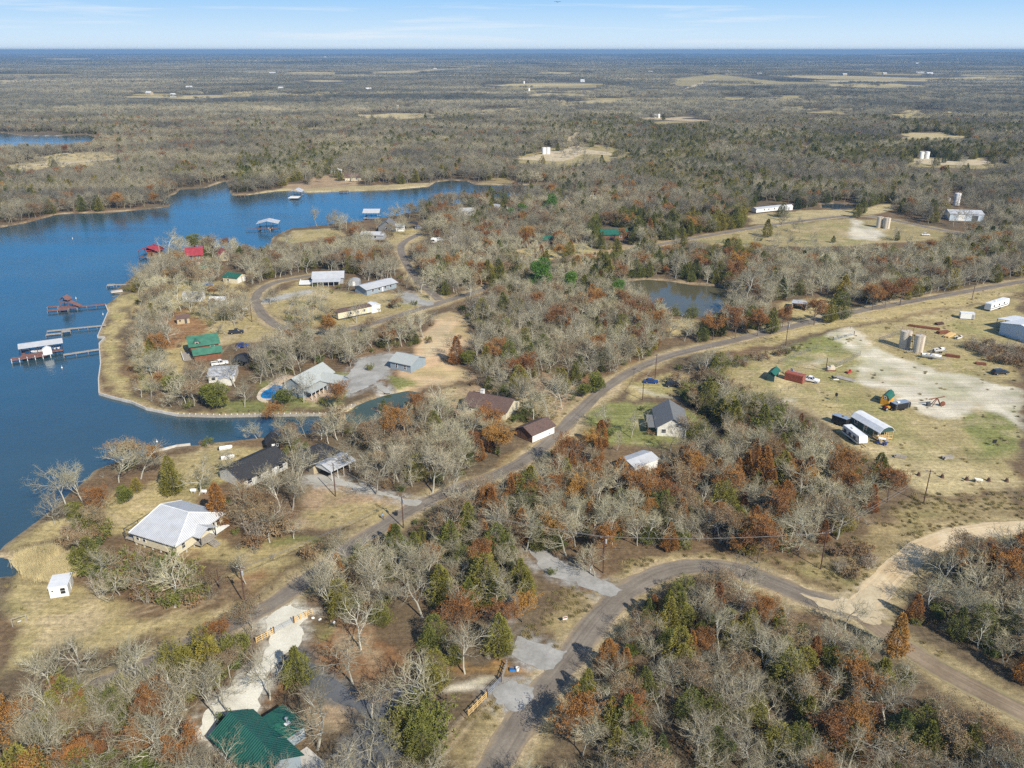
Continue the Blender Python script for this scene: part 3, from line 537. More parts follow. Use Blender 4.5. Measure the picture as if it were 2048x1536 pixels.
def grow(poly,d):
    """push an outline outwards a little so the sheet runs under the bank"""
    n=len(poly); A=sum(poly[i][0]*poly[(i+1)%n][1]-poly[(i+1)%n][0]*poly[i][1] for i in range(n)); s=1 if A>0 else -1
    out=[]
    for i in range(n):
        p,q,r_=poly[i-1],poly[i],poly[(i+1)%n]
        e=Vector((r_[0]-p[0],r_[1]-p[1])); e.normalize(); out.append((q[0]+s*e.y*d,q[1]-s*e.x*d))
    return out
LAKE_M=water_mat("lake_water",(.024,.052,.068),bump=.08,rough=.05,spec=.85,ior=1.4)
sheet("lake_water",grow(LAKEG,.5),WZ,LAKE_M,"blue lake with a calm rippled surface around the wooded point")
sheet("cove_water",grow(LAKE2G,1),WZ,LAKE_M,"far arm of the blue lake behind the wooded spit")
sheet("pond_water",grow(PONDG,.5),WZ,water_mat("pond_brown",(.085,.078,.045),bump=.015,rough=.05,spec=.22),"still olive brown pond among trees north of the road")
sheet("small_pond_water",grow(POND3G,.5),WZ,water_mat("pond_green",(.052,.068,.036),bump=.015,rough=.05),"murky green small pond below the blue grey garage")
sheet("stock_pond_water",grow(POND2G,.5),WZ,water_mat("stock_pond",(.03,.05,.07),bump=.02),"narrow blue stock pond behind the white mobile home")
# ------------------------------------------------------------------ roads and pads
def surf_mat(name,col,dark,var=.2,scale=.6,streak=0.0,edge=None,bump=.2):
    """road surface: noise in world space, streaks along the way (uv.y), a different edge colour across it (uv.x)"""
    m=bpy.data.materials.new(name); t,b=nt(m); N=t.nodes; Lk=t.links
    ge=N.new("ShaderNodeNewGeometry"); uv=N.new("ShaderNodeUVMap")
    n=noise_node(N,Lk,ge.outputs["Position"],.16,6,.65)
    mx=N.new("ShaderNodeMix"); mx.data_type='RGBA'; mx.inputs[6].default_value=(*dark,1); mx.inputs[7].default_value=(*col,1)
    Lk.new(mrange(N,Lk,n,.38,.62,0,1),mx.inputs[0])
    c=mx.outputs[2]
    if edge is not None:
        sp=N.new("ShaderNodeSeparateXYZ"); Lk.new(uv.outputs[0],sp.inputs[0])
        mm=N.new("ShaderNodeMath"); mm.operation='SUBTRACT'; mm.inputs[1].default_value=.5; Lk.new(sp.outputs[0],mm.inputs[0])
        ab=N.new("ShaderNodeMath"); ab.operation='ABSOLUTE'; Lk.new(mm.outputs[0],ab.inputs[0])
        n5=noise_node(N,Lk,ge.outputs["Position"],.5,6,.7)
        ad=N.new("ShaderNodeMath"); ad.operation='MULTIPLY_ADD'; ad.inputs[1].default_value=.5; ad.inputs[2].default_value=-.25; Lk.new(n5,ad.inputs[0])
        a2=N.new("ShaderNodeMath"); Lk.new(ab.outputs[0],a2.inputs[0]); Lk.new(ad.outputs[0],a2.inputs[1])
        m2=N.new("ShaderNodeMix"); m2.data_type='RGBA'; Lk.new(mrange(N,Lk,a2.outputs[0],.34,.5,0,1),m2.inputs[0]); Lk.new(c,m2.inputs[6]); m2.inputs[7].default_value=(*edge,1); c=m2.outputs[2]
    if streak>0:
        mp=N.new("ShaderNodeMapping"); mp.inputs["Scale"].default_value=(9,.02,1); Lk.new(uv.outputs[0],mp.inputs[0])
        c=mul(N,Lk,c,mrange(N,Lk,noise_node(N,Lk,mp.outputs[0],1.0,4,.6),.3,.7,1-streak,1+streak))
    c=mul(N,Lk,c,mrange(N,Lk,noise_node(N,Lk,ge.outputs["Position"],scale*3,8,.75),.3,.7,1-var,1+var))
    Lk.new(c,b.inputs["Base Color"]); b.inputs["Roughness"].default_value=.93; b.inputs["Specular IOR Level"].default_value=.15
    return m
SM={'asphalt':surf_mat("old_asphalt",(.19,.165,.135),(.14,.12,.098),.2,.7,.22,edge=(.24,.19,.125)),
    'sandroad':surf_mat("sandy_road",(.52,.43,.29),(.42,.32,.19),.14,.4,.2,edge=(.42,.34,.22)),
    'brownroad':surf_mat("brown_dirt_road",(.235,.185,.13),(.17,.13,.09),.15,.5,.25,edge=(.22,.19,.10)),
    'gravel':surf_mat("pale_gravel",(.58,.565,.49),(.45,.43,.36),.22,1.2),
    'grey':surf_mat("grey_drive",(.32,.315,.30),(.22,.215,.20),.16,.5),
    'dark':surf_mat("dark_millings",(.105,.11,.118),(.075,.078,.082),.16,.6),
    'chalk':surf_mat("caliche",(.44,.41,.33),(.27,.245,.15),.2,.5),
    'sand':surf_mat("bare_sand",(.47,.40,.28),(.36,.29,.18),.15,.5),
    'concrete':surf_mat("drive_concrete",(.36,.35,.32),(.28,.27,.24),.12,.5),
    'redsand':surf_mat("red_sand",(.44,.29,.16),(.36,.24,.15),.2,.5)}
for k,(mm_,w_,pl,z_) in ROADG.items():
    vs=[];fs=[];uvs=[];n=len(pl);NC=9
    for i,p in enumerate(pl):
        a=pl[max(0,i-1)]; c_=pl[min(n-1,i+1)]; e=Vector((c_[0]-a[0],c_[1]-a[1])); e.normalize()
        for q in range(NC):
            u=q/(NC-1); off=(u-.5)*w_
            if q in (0,NC-1): off+=(1 if q else -1)*(noise.noise(Vector((p[0]*.22,p[1]*.22,q*3.1)))*.75+noise.noise(Vector((p[0]*.8,p[1]*.8,q)))*.25)
            vs.append((p[0]+e.y*off,p[1]-e.x*off,z_)); uvs.append((u,i*2.0))
    for i in range(n-1):
        for q in range(NC-1): fs.append((i*NC+q,(i+1)*NC+q,(i+1)*NC+q+1,i*NC+q+1))
    me=bpy.data.meshes.new(k); me.from_pydata(vs,[],fs); ul=me.uv_layers.new(name="uv")
    li=np.zeros(len(me.loops),np.int32); me.loops.foreach_get('vertex_index',li)
    ul.data.foreach_set('uv',np.array(uvs,np.float32)[li].ravel()); me.materials.append(SM[mm_]); me.update()
    if me.polygons[0].normal.z<0: me.flip_normals()
    o=bpy.data.objects.new(k,me); COL.objects.link(o)
    tag(o,{'road':"grey tarred road curving up from the bottom edge to the sandy junction",'lakeside_road':"narrow grey tarred road running from the tin roofed house to the tank yard",'loop_road':"grey lane looping through the lakeside houses to the far tank pad",'lane':"short tarred lane ending beside the far lake houses",'dirt_road':"pale sandy road leaving the junction towards the field",'dirt_road_branch':"brown dirt road going down from the sandy junction"}[k],kind='structure')
# pads and drives
def jag(poly,amp,step):
    q=resample(list(poly)+[poly[0]],step)[:-1]; out=[]
    for x,y in q:
        out.append((x+amp*(.7*noise.noise(Vector((x*.3,y*.3,1.3)))+.5*noise.noise(Vector((x*1.1,y*1.1,2.3)))),y+amp*(.7*noise.noise(Vector((x*.3,y*.3,7.7)))+.5*noise.noise(Vector((x*1.1,y*1.1,3.3))))))
    return out
for nm,mk,poly,z_,lab in PADS:
    pg=g(poly); d0=math.hypot(*pg[0]); farp=d0>500
    pg=smooth_line(pg+[pg[0]],2)[:-1]
    sheet(nm,jag(pg,1.5 if not farp else 8,.7 if not farp else 12),z_+.012*PADS.index((nm,mk,poly,z_,lab))/len(PADS)+.02,SM[mk],lab)
BUILT=[]   # footprints kept clear of trees: (x, y, radius)
def note(o,phrase): LANDMARKS.append((o.location.x,o.location.y,phrase))
def window(T,side,L,D,u,z,w,h,x0=0,y0=0,fm='white',name='window',gm='glass'):
    """a window is its pane with the frame as sub-part, standing proud of wall side f/b/l/r"""
    Tm=Matrix.Translation((x0,y0,0))@{'f':Matrix.Translation((u,0,z)),'b':Matrix.Translation((u,D,z))@Matrix.Rotation(math.pi,4,'Z'),'l':Matrix.Translation((-L/2,u,z))@Matrix.Rotation(-math.pi/2,4,'Z'),'r':Matrix.Translation((L/2,u,z))@Matrix.Rotation(math.pi/2,4,'Z')}[side]
    p=MB(); p.T=Tm; p.box(0,-.02,0,w,.05,h); P=p.build(name,M[gm],T)
    f=MB(); f.T=Tm; t=.09
    f.box(0,-.035,h/2+t/2,w+2*t,.1,t); f.box(0,-.035,-h/2-t/2,w+2*t,.1,t); f.box(-w/2-t/2,-.035,0,t,.1,h); f.box(w/2+t/2,-.035,0,t,.1,h)
    if h>.8: f.box(0,-.05,0,w,.03,.05)
    f.build('frame',M[fm],P); return P
def door(T,side,L,D,u,z0,w,h,m='white',x0=0,y0=0):
    Tm=Matrix.Translation((x0,y0,0))@{'f':Matrix.Translation((u,0,z0+h/2)),'b':Matrix.Translation((u,D,z0+h/2))@Matrix.Rotation(math.pi,4,'Z'),'l':Matrix.Translation((-L/2,u,z0+h/2))@Matrix.Rotation(-math.pi/2,4,'Z'),'r':Matrix.Translation((L/2,u,z0+h/2))@Matrix.Rotation(math.pi/2,4,'Z')}[side]
    p=MB(); p.T=Tm; p.box(0,-.02,0,w,.06,h)
    for k in range(3 if w>1.6 else 2): p.box(0,-.06,(-.3+.3*k)*h if w>1.6 else (-.22+.45*k)*h,w*.86,.03,h*(.22 if w>1.6 else .32))
    P=p.build('garage_door' if w>1.6 else 'door',M[m],T)
    q=MB(); q.T=Tm; q.box(w*.4 if w<=1.6 else 0,-.09,-.05 if w<=1.6 else -h*.4,.14,.06,.05); q.build('handle',M['darkgrey'],P); return P
def gable(T,L,D,h,rise,axis,wm,rm,oh=.4,base=0.0,x0=0,y0=0,rot=0.0,t=.13,wname='wall',rname='roof',open_=False,skip_wall=False):
    """walls with gables and a chevron roof slab; ridge along 'x' or 'y'"""
    Tm=Matrix.Translation((x0,y0,0))@Matrix.Rotation(rot,4,'Z')
    w=MB(); w.T=Tm; r=MB(); r.T=Tm
    if axis=='x':
        s=rise/(D/2)
        if not skip_wall: w.prism([(0,base),(D,base),(D,h),(D/2,h+rise),(0,h)],'x',-L/2,L/2)
        z0=h-oh*s+.012
        r.prism([(-oh,z0),(D/2,h+rise+.012),(D+oh,z0),(D+oh,z0+t),(D/2,h+rise+t),(-oh,z0+t)],'x',-L/2-oh,L/2+oh)
    else:
        s=rise/(L/2)
        if not skip_wall: w.prism([(-L/2,base),(L/2,base),(L/2,h),(0,h+rise),(-L/2,h)],'y',0,D)
        z0=h-oh*s+.012
        r.prism([(-L/2-oh,z0),(0,h+rise+.012),(L/2+oh,z0),(L/2+oh,z0+t),(0,h+rise+t),(-L/2-oh,z0+t)],'y',-oh,D+oh)
    W_=None if skip_wall else w.build(wname,M[wm],T)
    R_=r.build(rname,M[rm],T)
    return W_,R_
def hip(T,L,D,h,rise,wm,rm,oh=.5,base=0.0,ridge=.4,x0=0,y0=0,along='x',rname='roof'):
    w=MB(); w.bx(x0-L/2,x0+L/2,y0,y0+D,base,h); W_=w.build('wall',M[wm],T)
    a,b_=L/2+oh,D+oh; z0=h+.012
    if along=='x': r0,r1=(x0-L*ridge/2,y0+D/2),(x0+L*ridge/2,y0+D/2)
    else: r0,r1=(x0,y0+D*(1-ridge)/2),(x0,y0+D*(1+ridge)/2)
    vs=[(x0-a,y0-oh,z0),(x0+a,y0-oh,z0),(x0+a,y0+b_,z0),(x0-a,y0+b_,z0),(r0[0],r0[1],h+rise),(r1[0],r1[1],h+rise)]
    vs+= [(x,y,z-.14) for x,y,z in vs[:4]]
    fs=[(0,1,5,4),(1,2,5),(2,3,4,5),(3,0,4)] if along=='x' else [(0,1,4),(1,2,5,4),(2,3,5),(3,0,4,5)]
    fs+=[(6,7,1,0),(7,8,2,1),(8,9,3,2),(9,6,0,3),(9,8,7,6)]
    r=MB(); 
    for i in (6,7,8,9): pass
    r.add(vs,fs); return W_,r.build(rname,M[rm],T)
def put(name,label,cat,A,B,group=None,D=8.0,z=0.0,L=None):
    a,ang,LL=frame(A,B); L=L or LL
    c=a+Vector((math.cos(ang),math.sin(ang),0))*(L/2); c.z=z
    T=thing(name,label,cat,c,ang,group)
    m=c+Vector((-math.sin(ang),math.cos(ang),0))*(D/2); BUILT.append((m.x,m.y,max(L,D)*.5+1.2)); LANDMARKS.append((m.x,m.y,label))
    return T,L
# ---------------------------------------------------------------- near houses
# tin roofed cream house on piers
T,L=put('house',"cream house on piers under a big pale ribbed metal hip roof",'house',(270,1090),(356,1117),D=14.2)
D=14.2
w=MB(); w.bx(-L/2,L/2,0,D,.75,3.3); w.build('wall',M['cream'],T)
h0=3.31; oh=.55; rz=6.6
vs=[(-L/2-oh,-oh,h0),(L/2+oh,-oh,h0),(L/2+oh,D+oh,h0),(-L/2-oh,D+oh,h0),(-L/2+1.2,D*.52,rz),(L/2-2.9,D*.52,rz)]
vs+=[(x,y,z-.16) for x,y,z in vs[:4]]
r=MB(); r.add(vs,[(0,1,5,4),(6,7,1,0),(7,8,2,1),(8,9,3,2),(9,6,0,3),(9,8,7,6)]); r.mi=1; r.add(vs[:6],[(1,2,5),(2,3,4,5),(3,0,4)])
RF=r.build('roof',[M['white_metal_x'],M['white_metal_y']],T)
v=MB()
for e in ((4,5),(1,5),(2,5),(0,4),(3,4)): v.tube(Vector(vs[e[0]])+Vector((0,0,.02)),Vector(vs[e[1]])+Vector((0,0,.02)),.09,n=5)
v.build('ridge_cap',M['white'],RF)
p=MB()
for i in range(6):
    for yy in (.25,D/2,D-.25): p.box(-L/2+.25+i*(L-.5)/5,yy,.38,.3,.3,.76)
for i in range(7): p.box(L/2-.2,.4+i*(D-.8)/6,.38,.3,.3,.76)
p.build('pier',M['concrete'],T)
for u in (-L/2+1.3,-L/2+3.2): window(T,'f',L,D,u,2.3,.8,1.25)
for u in (1.9,9.4,12.2): window(T,'r',L,D,u,2.25,.95,1.4)
window(T,'r',L,D,10.9,2.25,.6,1.2)
door(T,'r',L,D,6.2,1.0,1.0,2.0,'darkgrey')
pr=MB(); pr.bx(L/2,L/2+2.2,4.6,9.4,.82,.98); P_=pr.build('porch_deck',M['woodgrey'],T)
q=MB()
for yy in (4.8,9.2): q.box(L/2+2.05,yy,2.0,.16,.16,2.1)
q.build('porch_post',M['black'],T)
q=MB(); q.prism([(4.3,3.0),(7,4.2),(9.7,3.0),(9.7,3.12),(7,4.34),(4.3,3.12)],'x',L/2-2.2,L/2+2.5); q.build('porch_roof',M['white_metal_x'],T)
q=MB()
for i in range(6): q.box(L/2+2.4+.36*i,7.3,.84-.14*i,.34,1.9,.06)
for s in(-1,1): q.box(L/2+3.35,7.3+s*.9,.42,2.2,.07,.16,ry=.37)
q.build('step',M['woodgrey'],T)
q=MB(); q.bx(L/2,L/2+1.6,9.6,13.9,.72,.86); q.build('side_landing',M['white'],T)
q=MB(); q.bx(-L/2-3.2,-L/2-.01,.3,8.2,.62,.8); q.build('side_deck',M['woodgrey'],T)
q=MB()
for yy in (.4,4.2,8.1): q.box(-L/2-3.1,yy,1.6,.14,.14,3.1)
q.box(-L/2-3.1,4.2,3.1,.12,7.8,.12); q.box(-L/2-1.6,.4,3.1,3.0,.12,.12); q.box(-L/2-3.1,4.2,1.5,.08,7.8,.08)
q.build('deck_frame',M['darkgrey'],T)
# white shed
T,L=put('shed',"small white garden shed with flat white roof and one window on the lawn",'shed',(101,1197),(139,1191),D=4.6)
D=4.6; w=MB(); w.prism([(0,0),(D,0),(D,2.25),(0,2.45)],'x',-L/2,L/2); w.build('wall',M['white'],T)
r=MB(); r.prism([(-.15,2.47),(D+.1,2.26),(D+.1,2.36),(-.15,2.57)],'x',-L/2-.15,L/2+.15); r.build('roof',M['white_roof'],T)
window(T,'f',L,D,.75,1.35,.85,1.3); q=MB(); q.lathe((-1.1,-.02,1.55),[(.001,-.05),(.16,-.05),(.16,.0)],10,'y'); q.build('vent',M['darkgrey'],T); door(T,'r',L,D,2.4,.08,.85,1.9)
# green metal roofed house at the bottom edge
A=W(424,1471,3.0); A.z=0; d=W(543,1514,5.2)-W(459,1435,5.2); d.z=0; d.normalize()
B=A+d*13.0
T,L=put('house',"house with bright green ribbed metal roof at the end of the gravel drive",'house',A,B,D=6.9); D=6.9
gable(T,L,D,2.9,1.9,'x','bluegrey','green_ribbed' if False else 'green_metal_x',oh=.45)
for k,u in enumerate((-4.6,-2.6,-.6,1.4)): window(T,'f',L,D,u,1.5,1.1,1.4)
gable(T,6.0,3.9,2.5,.5,'y','bluegrey','green_metal',oh=.3,x0=-1.2,y0=D+.05,wname='annex_wall',rname='annex_roof')
q=MB(); q.tube((-.2,D+2.2,2.9),(-.2,D+2.2,3.9),.14,n=10); q.lathe((-.2,D+2.2,3.9),[(.3,0),(.3,.12),(.01,.28)],10); CH=q.build('vent_pipe',M['galv'],T)
q=MB(); q.box(-.2,D+2.2,2.98,.9,.9,.05); q.build('flashing',M['white'],CH)
q=MB(); q.bx(L/2-3,L/2+2.5,D-1,D+3,.02,.12); q.build('patio',M['concrete'],T)
# black roofed house, hut, garage and carport
T,L=put('house',"long white walled house under a black shingle roof behind bare oaks",'house',(489,979),(576,937),D=9.5); D=9.5
gable(T,L,D,2.7,2.2,'x','offwhite','blackroof',oh=.55)
for u in (-5,-2.2,1.2,4.6): window(T,'f',L,D,u,1.6,1.3,1.1)
door(T,'f',L,D,2.9,.1,.95,2.05)
q=MB(); q.bx(-5.5,5.5,D,D+2.2,.3,.45); q.build('back_deck',M['woodgrey'],T)
q=MB()
for i in range(12): q.box(-5.4+i*.98,D+2.1,.8,.08,.08,.8)
q.box(0,D+2.1,1.2,11,.08,.06); q.build('railing',M['white'],T)
T,L=put('hut',"small black roofed hut at the lake end of the black roofed house",'hut',(535,903),(561,899),D=4); gable(T,L,4,2.3,1.5,'y','black','blackroof',oh=.3); door(T,'f',L,4,0,.05,.85,1.9); window(T,'f',L,4,1.0,1.5,.5,.6)
T,L=put('garage',"black hip roofed garage beside the pale open carport",'garage',(588,928),(628,949),D=9); hip(T,L,9,2.7,2.0,'tan','blackroof',oh=.5,ridge=.35); door(T,'f',L,9,.6,.05,3.4,2.2,'darkgrey'); window(T,'f',L,9,-2.6,1.6,.8,1.0)
T,L=put('carport',"pale metal carport with open sides beside the black roofed garage",'carport',(629,947),(664,963),D=8); D=8
gable(T,L,D,2.7,.9,'y','white','white_metal_y',oh=.15,skip_wall=True)
q=MB()
for sx_ in (-1,1):
    for i in range(5): q.box(sx_*(L/2-.08),.15+i*(D-.3)/4,1.35,.1,.1,2.7)
q.build('post',M['white'],T); q=MB(); q.prism([(-L/2,2.2),(L/2,2.2),(L/2,2.68),(0,3.58),(-L/2,2.68)],'y',.02,.06); q.build('gable_panel',M['white'],T)
# brown roofed house and shed
T,L=put('house',"brown shingled house with a white chimney among bare trees by the pond",'house',(928,824),(1012,840),D=9.5); D=9.5
gable(T,L,D,2.7,2.0,'x','cream','brownroof',oh=.6)
for u in (-5,-1.5,3): window(T,'f',L,D,u,1.6,1.3,1.1)
door(T,'f',L,D,.6,.1,.95,2.05)
q=MB(); q.box(-3.6,D*.62,4.6,1.0,1.0,1.9); C_=q.build('chimney',M['white'],T); q=MB(); q.box(-3.6,D*.62,5.62,1.2,1.2,.14); q.build('cap',M['concrete'],C_)
T,L=put('shed',"brown roofed shed with white side wall beside the lakeside road",'shed',(1032,872),(1064,886),D=9); D=9
gable(T,L,D,2.4,1.5,'y','woodbrown','brownroof',oh=.4); q=MB(); q.bx(L/2+.003,L/2+.08,.1,D-.1,.1,2.2); q.build('side_panel',M['white'],T); door(T,'f',L,D,0,.05,2.6,2.1,'woodbrown')
# grey gabled house and white roofed shed right of the road
T,L=put('house',"grey shingled gable house in the green clearing right of the road",'house',(1314,872),(1374,874),D=13); D=13
gable(T,L,D,2.9,2.6,'y','offwhite','greyroof',oh=.6); window(T,'f',L,D,1.2,3.4,.8,.9); window(T,'f',L,D,-2.4,1.6,1.2,1.1); door(T,'f',L,D,.2,.1,.95,2.05)
q=MB(); q.bx(-L/2-2.6,-L/2-.02,.5,9,2.35,2.5); q.build('porch_roof',M['greyroof'],T); q=MB(); 
for yy in (.7,4.7,8.8): q.box(-L/2-2.5,yy,1.17,.14,.14,2.34)
q.build('porch_post',M['woodbrown'],T)
T,L=put('shed',"white metal roofed shed standing in the wood below the grey house",'shed',(1238,936),(1268,953),D=8.2); D=8.2
gable(T,L,D,2.6,.75,'y','white','white_metal_y',oh=.3); door(T,'f',L,D,0,.05,2.8,2.2,'grey')
# blue grey house with pool
T,L=put('house',"blue grey house with light shingle roof and porch beside the pool",'house',(610,797),(610+55,797-31),D=8.4,L=15.0); D=8.4
gable(T,L,D,3.6,2.5,'x','bluegrey','lightgreyroof',oh=.5)
for u in (-3.6,-2.2): window(T,'f',L,D,u,2.9,.9,1.3)
window(T,'f',L,D,-4.8,1.3,1.2,1.4); window(T,'l',L,D,4,2.2,1.2,1.3)
gable(T,5.2,7.2,3.2,1.7,'y','bluegrey','lightgreyroof',oh=.4,x0=3.2,y0=-7.0,wname='wing_wall',rname='wing_roof')
window(T,'f',5.2,6,-1.2,1.9,.9,1.2,x0=3.2,y0=-7.0); window(T,'f',5.2,6,1.2,1.9,.9,1.2,x0=3.2,y0=-7.0); window(T,'l',5.2,6,3.2,1.9,1.0,1.2,x0=3.2,y0=-7.0)
q=MB(); q.prism([(-3.2,2.35),(-.02,2.75),(-.02,2.87),(-3.2,2.47)],'x',-L/2-.6,.4); q.build('porch_roof',M['lightgreyroof'],T)
q=MB()
for i in range(5): q.box(-L/2-.4+i*1.95,-3.05,1.18,.16,.16,2.34)
q.build('porch_post',M['white'],T)
q=MB(); q.bx(-L/2-1,1.6,-6.4,-.02,.02,.14); q.build('terrace',M['brickstone'],T)
T,L=put('garage',"pale blue grey gabled garage on bare sand above the small pond",'garage',(781,737),(822,746),D=8.6); D=8.6
gable(T,L,D,2.8,1.7,'x','bluegrey','lightgreyroof',oh=.45)
for u in (-1.6,1.9): window(T,'f',L,D,u,1.5,.75,1.4)
door(T,'l',L,D,4.2,.05,3.6,2.2)
# cottage and dark carport
T,L=put('cottage',"low white roofed cottage beside a white pickup near the shore lawn",'house',(418,766),(470,763),D=8.5); D=8.5
gable(T,L,D,2.4,.9,'x','offwhite','white_metal_y',oh=.4); gable(T,4,3.6,2.2,.7,'y','offwhite','white_metal_x',oh=.3,x0=1.6,y0=-3.4,wname='wing_wall',rname='wing_roof'); window(T,'f',L,D,-2.5,1.4,1.2,1.0); door(T,'f',L,D,-.8,.05,.9,2)
T,L=put('carport',"dark roofed carport behind the low white cottage",'carport',(463,738),(493,738),D=7); D=7
gable(T,L,D,2.5,.8,'y','black','blackroof',oh=.2,skip_wall=True); q=MB()
for sx_ in(-1,1):
    for i in range(4): q.box(sx_*(L/2-.1),.2+i*2.2,1.25,.12,.12,2.5)
q.build('post',M['darkgrey'],T)
# green roofed log cabin
T,L=put('cabin',"log cabin with stepped green metal roofs and dormer",'cabin',(384,716),(440,708),D=10); D=10
gable(T,L,D,4.3,2.0,'x','log','green_metal_pale',oh=.6)
gable(T,L*.95,5.0,2.6,1.3,'x','log','green_metal_pale',oh=.5,y0=-4.9,x0=.3,wname='porch_wall',rname='porch_roof')
gable(T,2.2,3.2,5.0,.9,'y','log','green_metal_pale',oh=.25,x0=-2.4,y0=.8,wname='dormer_wall',rname='dormer_roof')
window(T,'f',L,D,2.5,3.6,1.3,.9); window(T,'f',2.2,3,0,4.9,.9,.6,x0=-2.4,y0=.8)
q=MB(); q.bx(-L/2-3,-L/2-.05,-3,6,.3,.45); DK=q.build('deck',M['woodgrey'],T); q=MB()
for i in range(8): q.box(-L/2-2.95,-2.9+i*1.25,.85,.08,.08,.9)
q.box(-L/2-2.95,1.5,1.3,.08,8.8,.07); q.build('railing',M['white'],DK)
# small huts on the point
T,L=put('shed',"little tan timber shed with brown roof on the wooded point",'shed',(355,649),(380,646),D=3.2); gable(T,L,3.2,2.3,1.0,'x','tan','brownroof',oh=.3); door(T,'f',L,3.2,.9,.05,.9,1.8,'darkgrey'); window(T,'f',L,3.2,-1.2,1.4,.6,.6,fm='tan')
T,L=put('shed',"white metal shed half hidden by bare oaks on the point",'shed',(366,604),(404,603),D=6); gable(T,L,6,2.5,1.2,'x','white','white_metal_y',oh=.2); door(T,'f',L,6,-2,.05,2.4,2.1); window(T,'f',L,6,2,1.5,.9,.8)
T,L=put('shed',"white shed with a white door frame right of the oaks on the point",'shed',(418,614),(449,614),D=6); gable(T,L,6,2.6,1.0,'x','grey','white_roof',oh=.2); door(T,'r',L,6,3,.05,2.2,2.1); door(T,'f',L,6,0,.05,2.2,2.1,'grey')
T,L=put('garage',"green roofed garage with two white doors at the loop road",'garage',(447,565),(468,567),D=8,L=7.5); gable(T,L,8,2.6,1.3,'x','cream','green_metal',oh=.35); door(T,'r',L,8,2.2,.05,2.7,2.2); door(T,'r',L,8,5.6,.05,2.7,2.2); window(T,'f',L,8,-1,1.5,.9,.8)
T,L=put('house',"green roofed house hidden by bare trees beside the lake",'house',(378,554),(404,557),D=9); gable(T,L,9,2.9,2.2,'x','log','green_metal',oh=.5); q=MB(); q.box(-1,4.5,5.4,.9,.9,2.0); q.build('chimney',M['brickstone'],T); window(T,'f',L,9,0,1.5,1.2,1.0)
T,L=put('house',"red metal roofed house beside the red boathouse",'house',(374,523),(406,521),D=9); gable(T,L,9,3.2,3.0,'x','log','redroof',oh=.6); window(T,'f',L,9,-1.5,1.8,1.3,1.2); window(T,'f',L,9,1.8,1.8,1.3,1.2)
T,L=put('house',"second red roofed house behind the oaks right of the first",'house',(440,523),(460,521),D=7); gable(T,L,7,3,2.6,'y','tan','redroof',oh=.5); window(T,'f',L,7,0,1.8,1.2,1.2)
# loop road houses
T,L=put('house',"white metal roofed house with lean-to and deck inside the loop road",'house',(626,569),(687,567),D=10); D=10
gable(T,L,D,2.9,1.8,'x','grey','white_metal_x',oh=.5); q=MB(); q.prism([(-4.6,2.1),(-.02,2.75),(-.02,2.87),(-4.6,2.22)],'x',-L/2,L/2-1); q.build('lean_to_roof',M['white_metal_x'],T)
q=MB()
for i in range(6): q.box(-L/2+.2+i*2.4,-4.45,1.06,.14,.14,2.1)
q.build('post',M['white'],T); q=MB(); q.bx(-L/2-6,-L/2-.05,-2,5.5,.6,.75); DK=q.build('deck',M['white'],T); q=MB()
for i in range(7): q.box(-L/2-5.95,-1.9+i*1.22,1.1,.1,.1,.9)
q.box(-L/2-5.95,1.75,1.55,.1,7.4,.08); q.build('railing',M['white'],DK); window(T,'f',L,D,2,1.6,1.3,1.1)
T,L=put('house',"long pale house with shallow white metal roof by the gravel fork",'house',(734,591),(793,576),D=8.5); D=8.5
gable(T,L,D,2.7,1.1,'x','bluegrey','white_metal_x',oh=.7)
for u in (-5,-1.5,2,5): window(T,'f',L,D,u,1.6,1.1,1.1)
door(T,'f',L,D,.4,.1,.9,2.05)
T,L=put('mobile_home',"cream trailer home with brown roof and white add-on room",'mobile home',(677,641),(744,627),D=4.6); D=4.6
gable(T,L,D,3.1,.5,'x','cream','brownroof',oh=.2,base=.6)
for u in (-2,1.2,4.2): window(T,'f',L,D,u,2.0,.8,.9)
door(T,'f',L,D,5.9,.7,.85,2.0); q=MB(); q.bx(-L/2+.1,L/2-.1,.15,D-.15,.0,.59); q.build('skirting',M['darkgrey'],T)
gable(T,4.2,4.2,2.9,.6,'y','white','white_roof',oh=.2,x0=L/2+2.2,y0=.4,wname='addition_wall',rname='addition_roof')
T,L=put('shed',"grey round roofed shed behind the trailer home",'shed',(697,572),(719,572),D=4)
q=MB(); q.prism([(-L/2,0),(L/2,0)]+[(L/2*math.cos(a),1.6+1.5*math.sin(a)) for a in np.linspace(0,math.pi,9)],'y',0,4); q.build('shell',M['grey'],T); door(T,'f',L,4,0,.05,1.2,2)
# houses by the upper lake
T,L=put('house',"grey gable roofed house at the end of the lane by the lake",'house',(757,464),(790,464),D=11); gable(T,L,11,3,3.2,'y','greyroof','greyroof',oh=.5); window(T,'f',L,11,0,2,1.5,1.3); gable(T,5,5,2.6,1.4,'x','white','lightgreyroof',x0=L/2+2.6,y0=2,wname='wing_wall',rname='wing_roof')
T,L=put('house',"white metal roofed house half hidden near the lake tip",'house',(722,479),(766,480),D=8); gable(T,L,8,2.7,1.2,'x','grey','white_metal_y',oh=.5); window(T,'f',L,8,2,1.6,1.3,1.1); window(T,'f',L,8,-3,1.6,1.3,1.1)
T,L=put('carport',"dark open carport beside the silver car at the lane end",'carport',(813,459),(834,459),D=7); gable(T,L,7,2.7,1.0,'y','black','blackroof',oh=.2,skip_wall=True); q=MB()
for sx_ in(-1,1):
    for i in range(3): q.box(sx_*(L/2-.1),.2+i*3.2,1.35,.14,.14,2.7)
q.build('post',M['darkgrey'],T)
UP="houses among the trees by the upper lake"
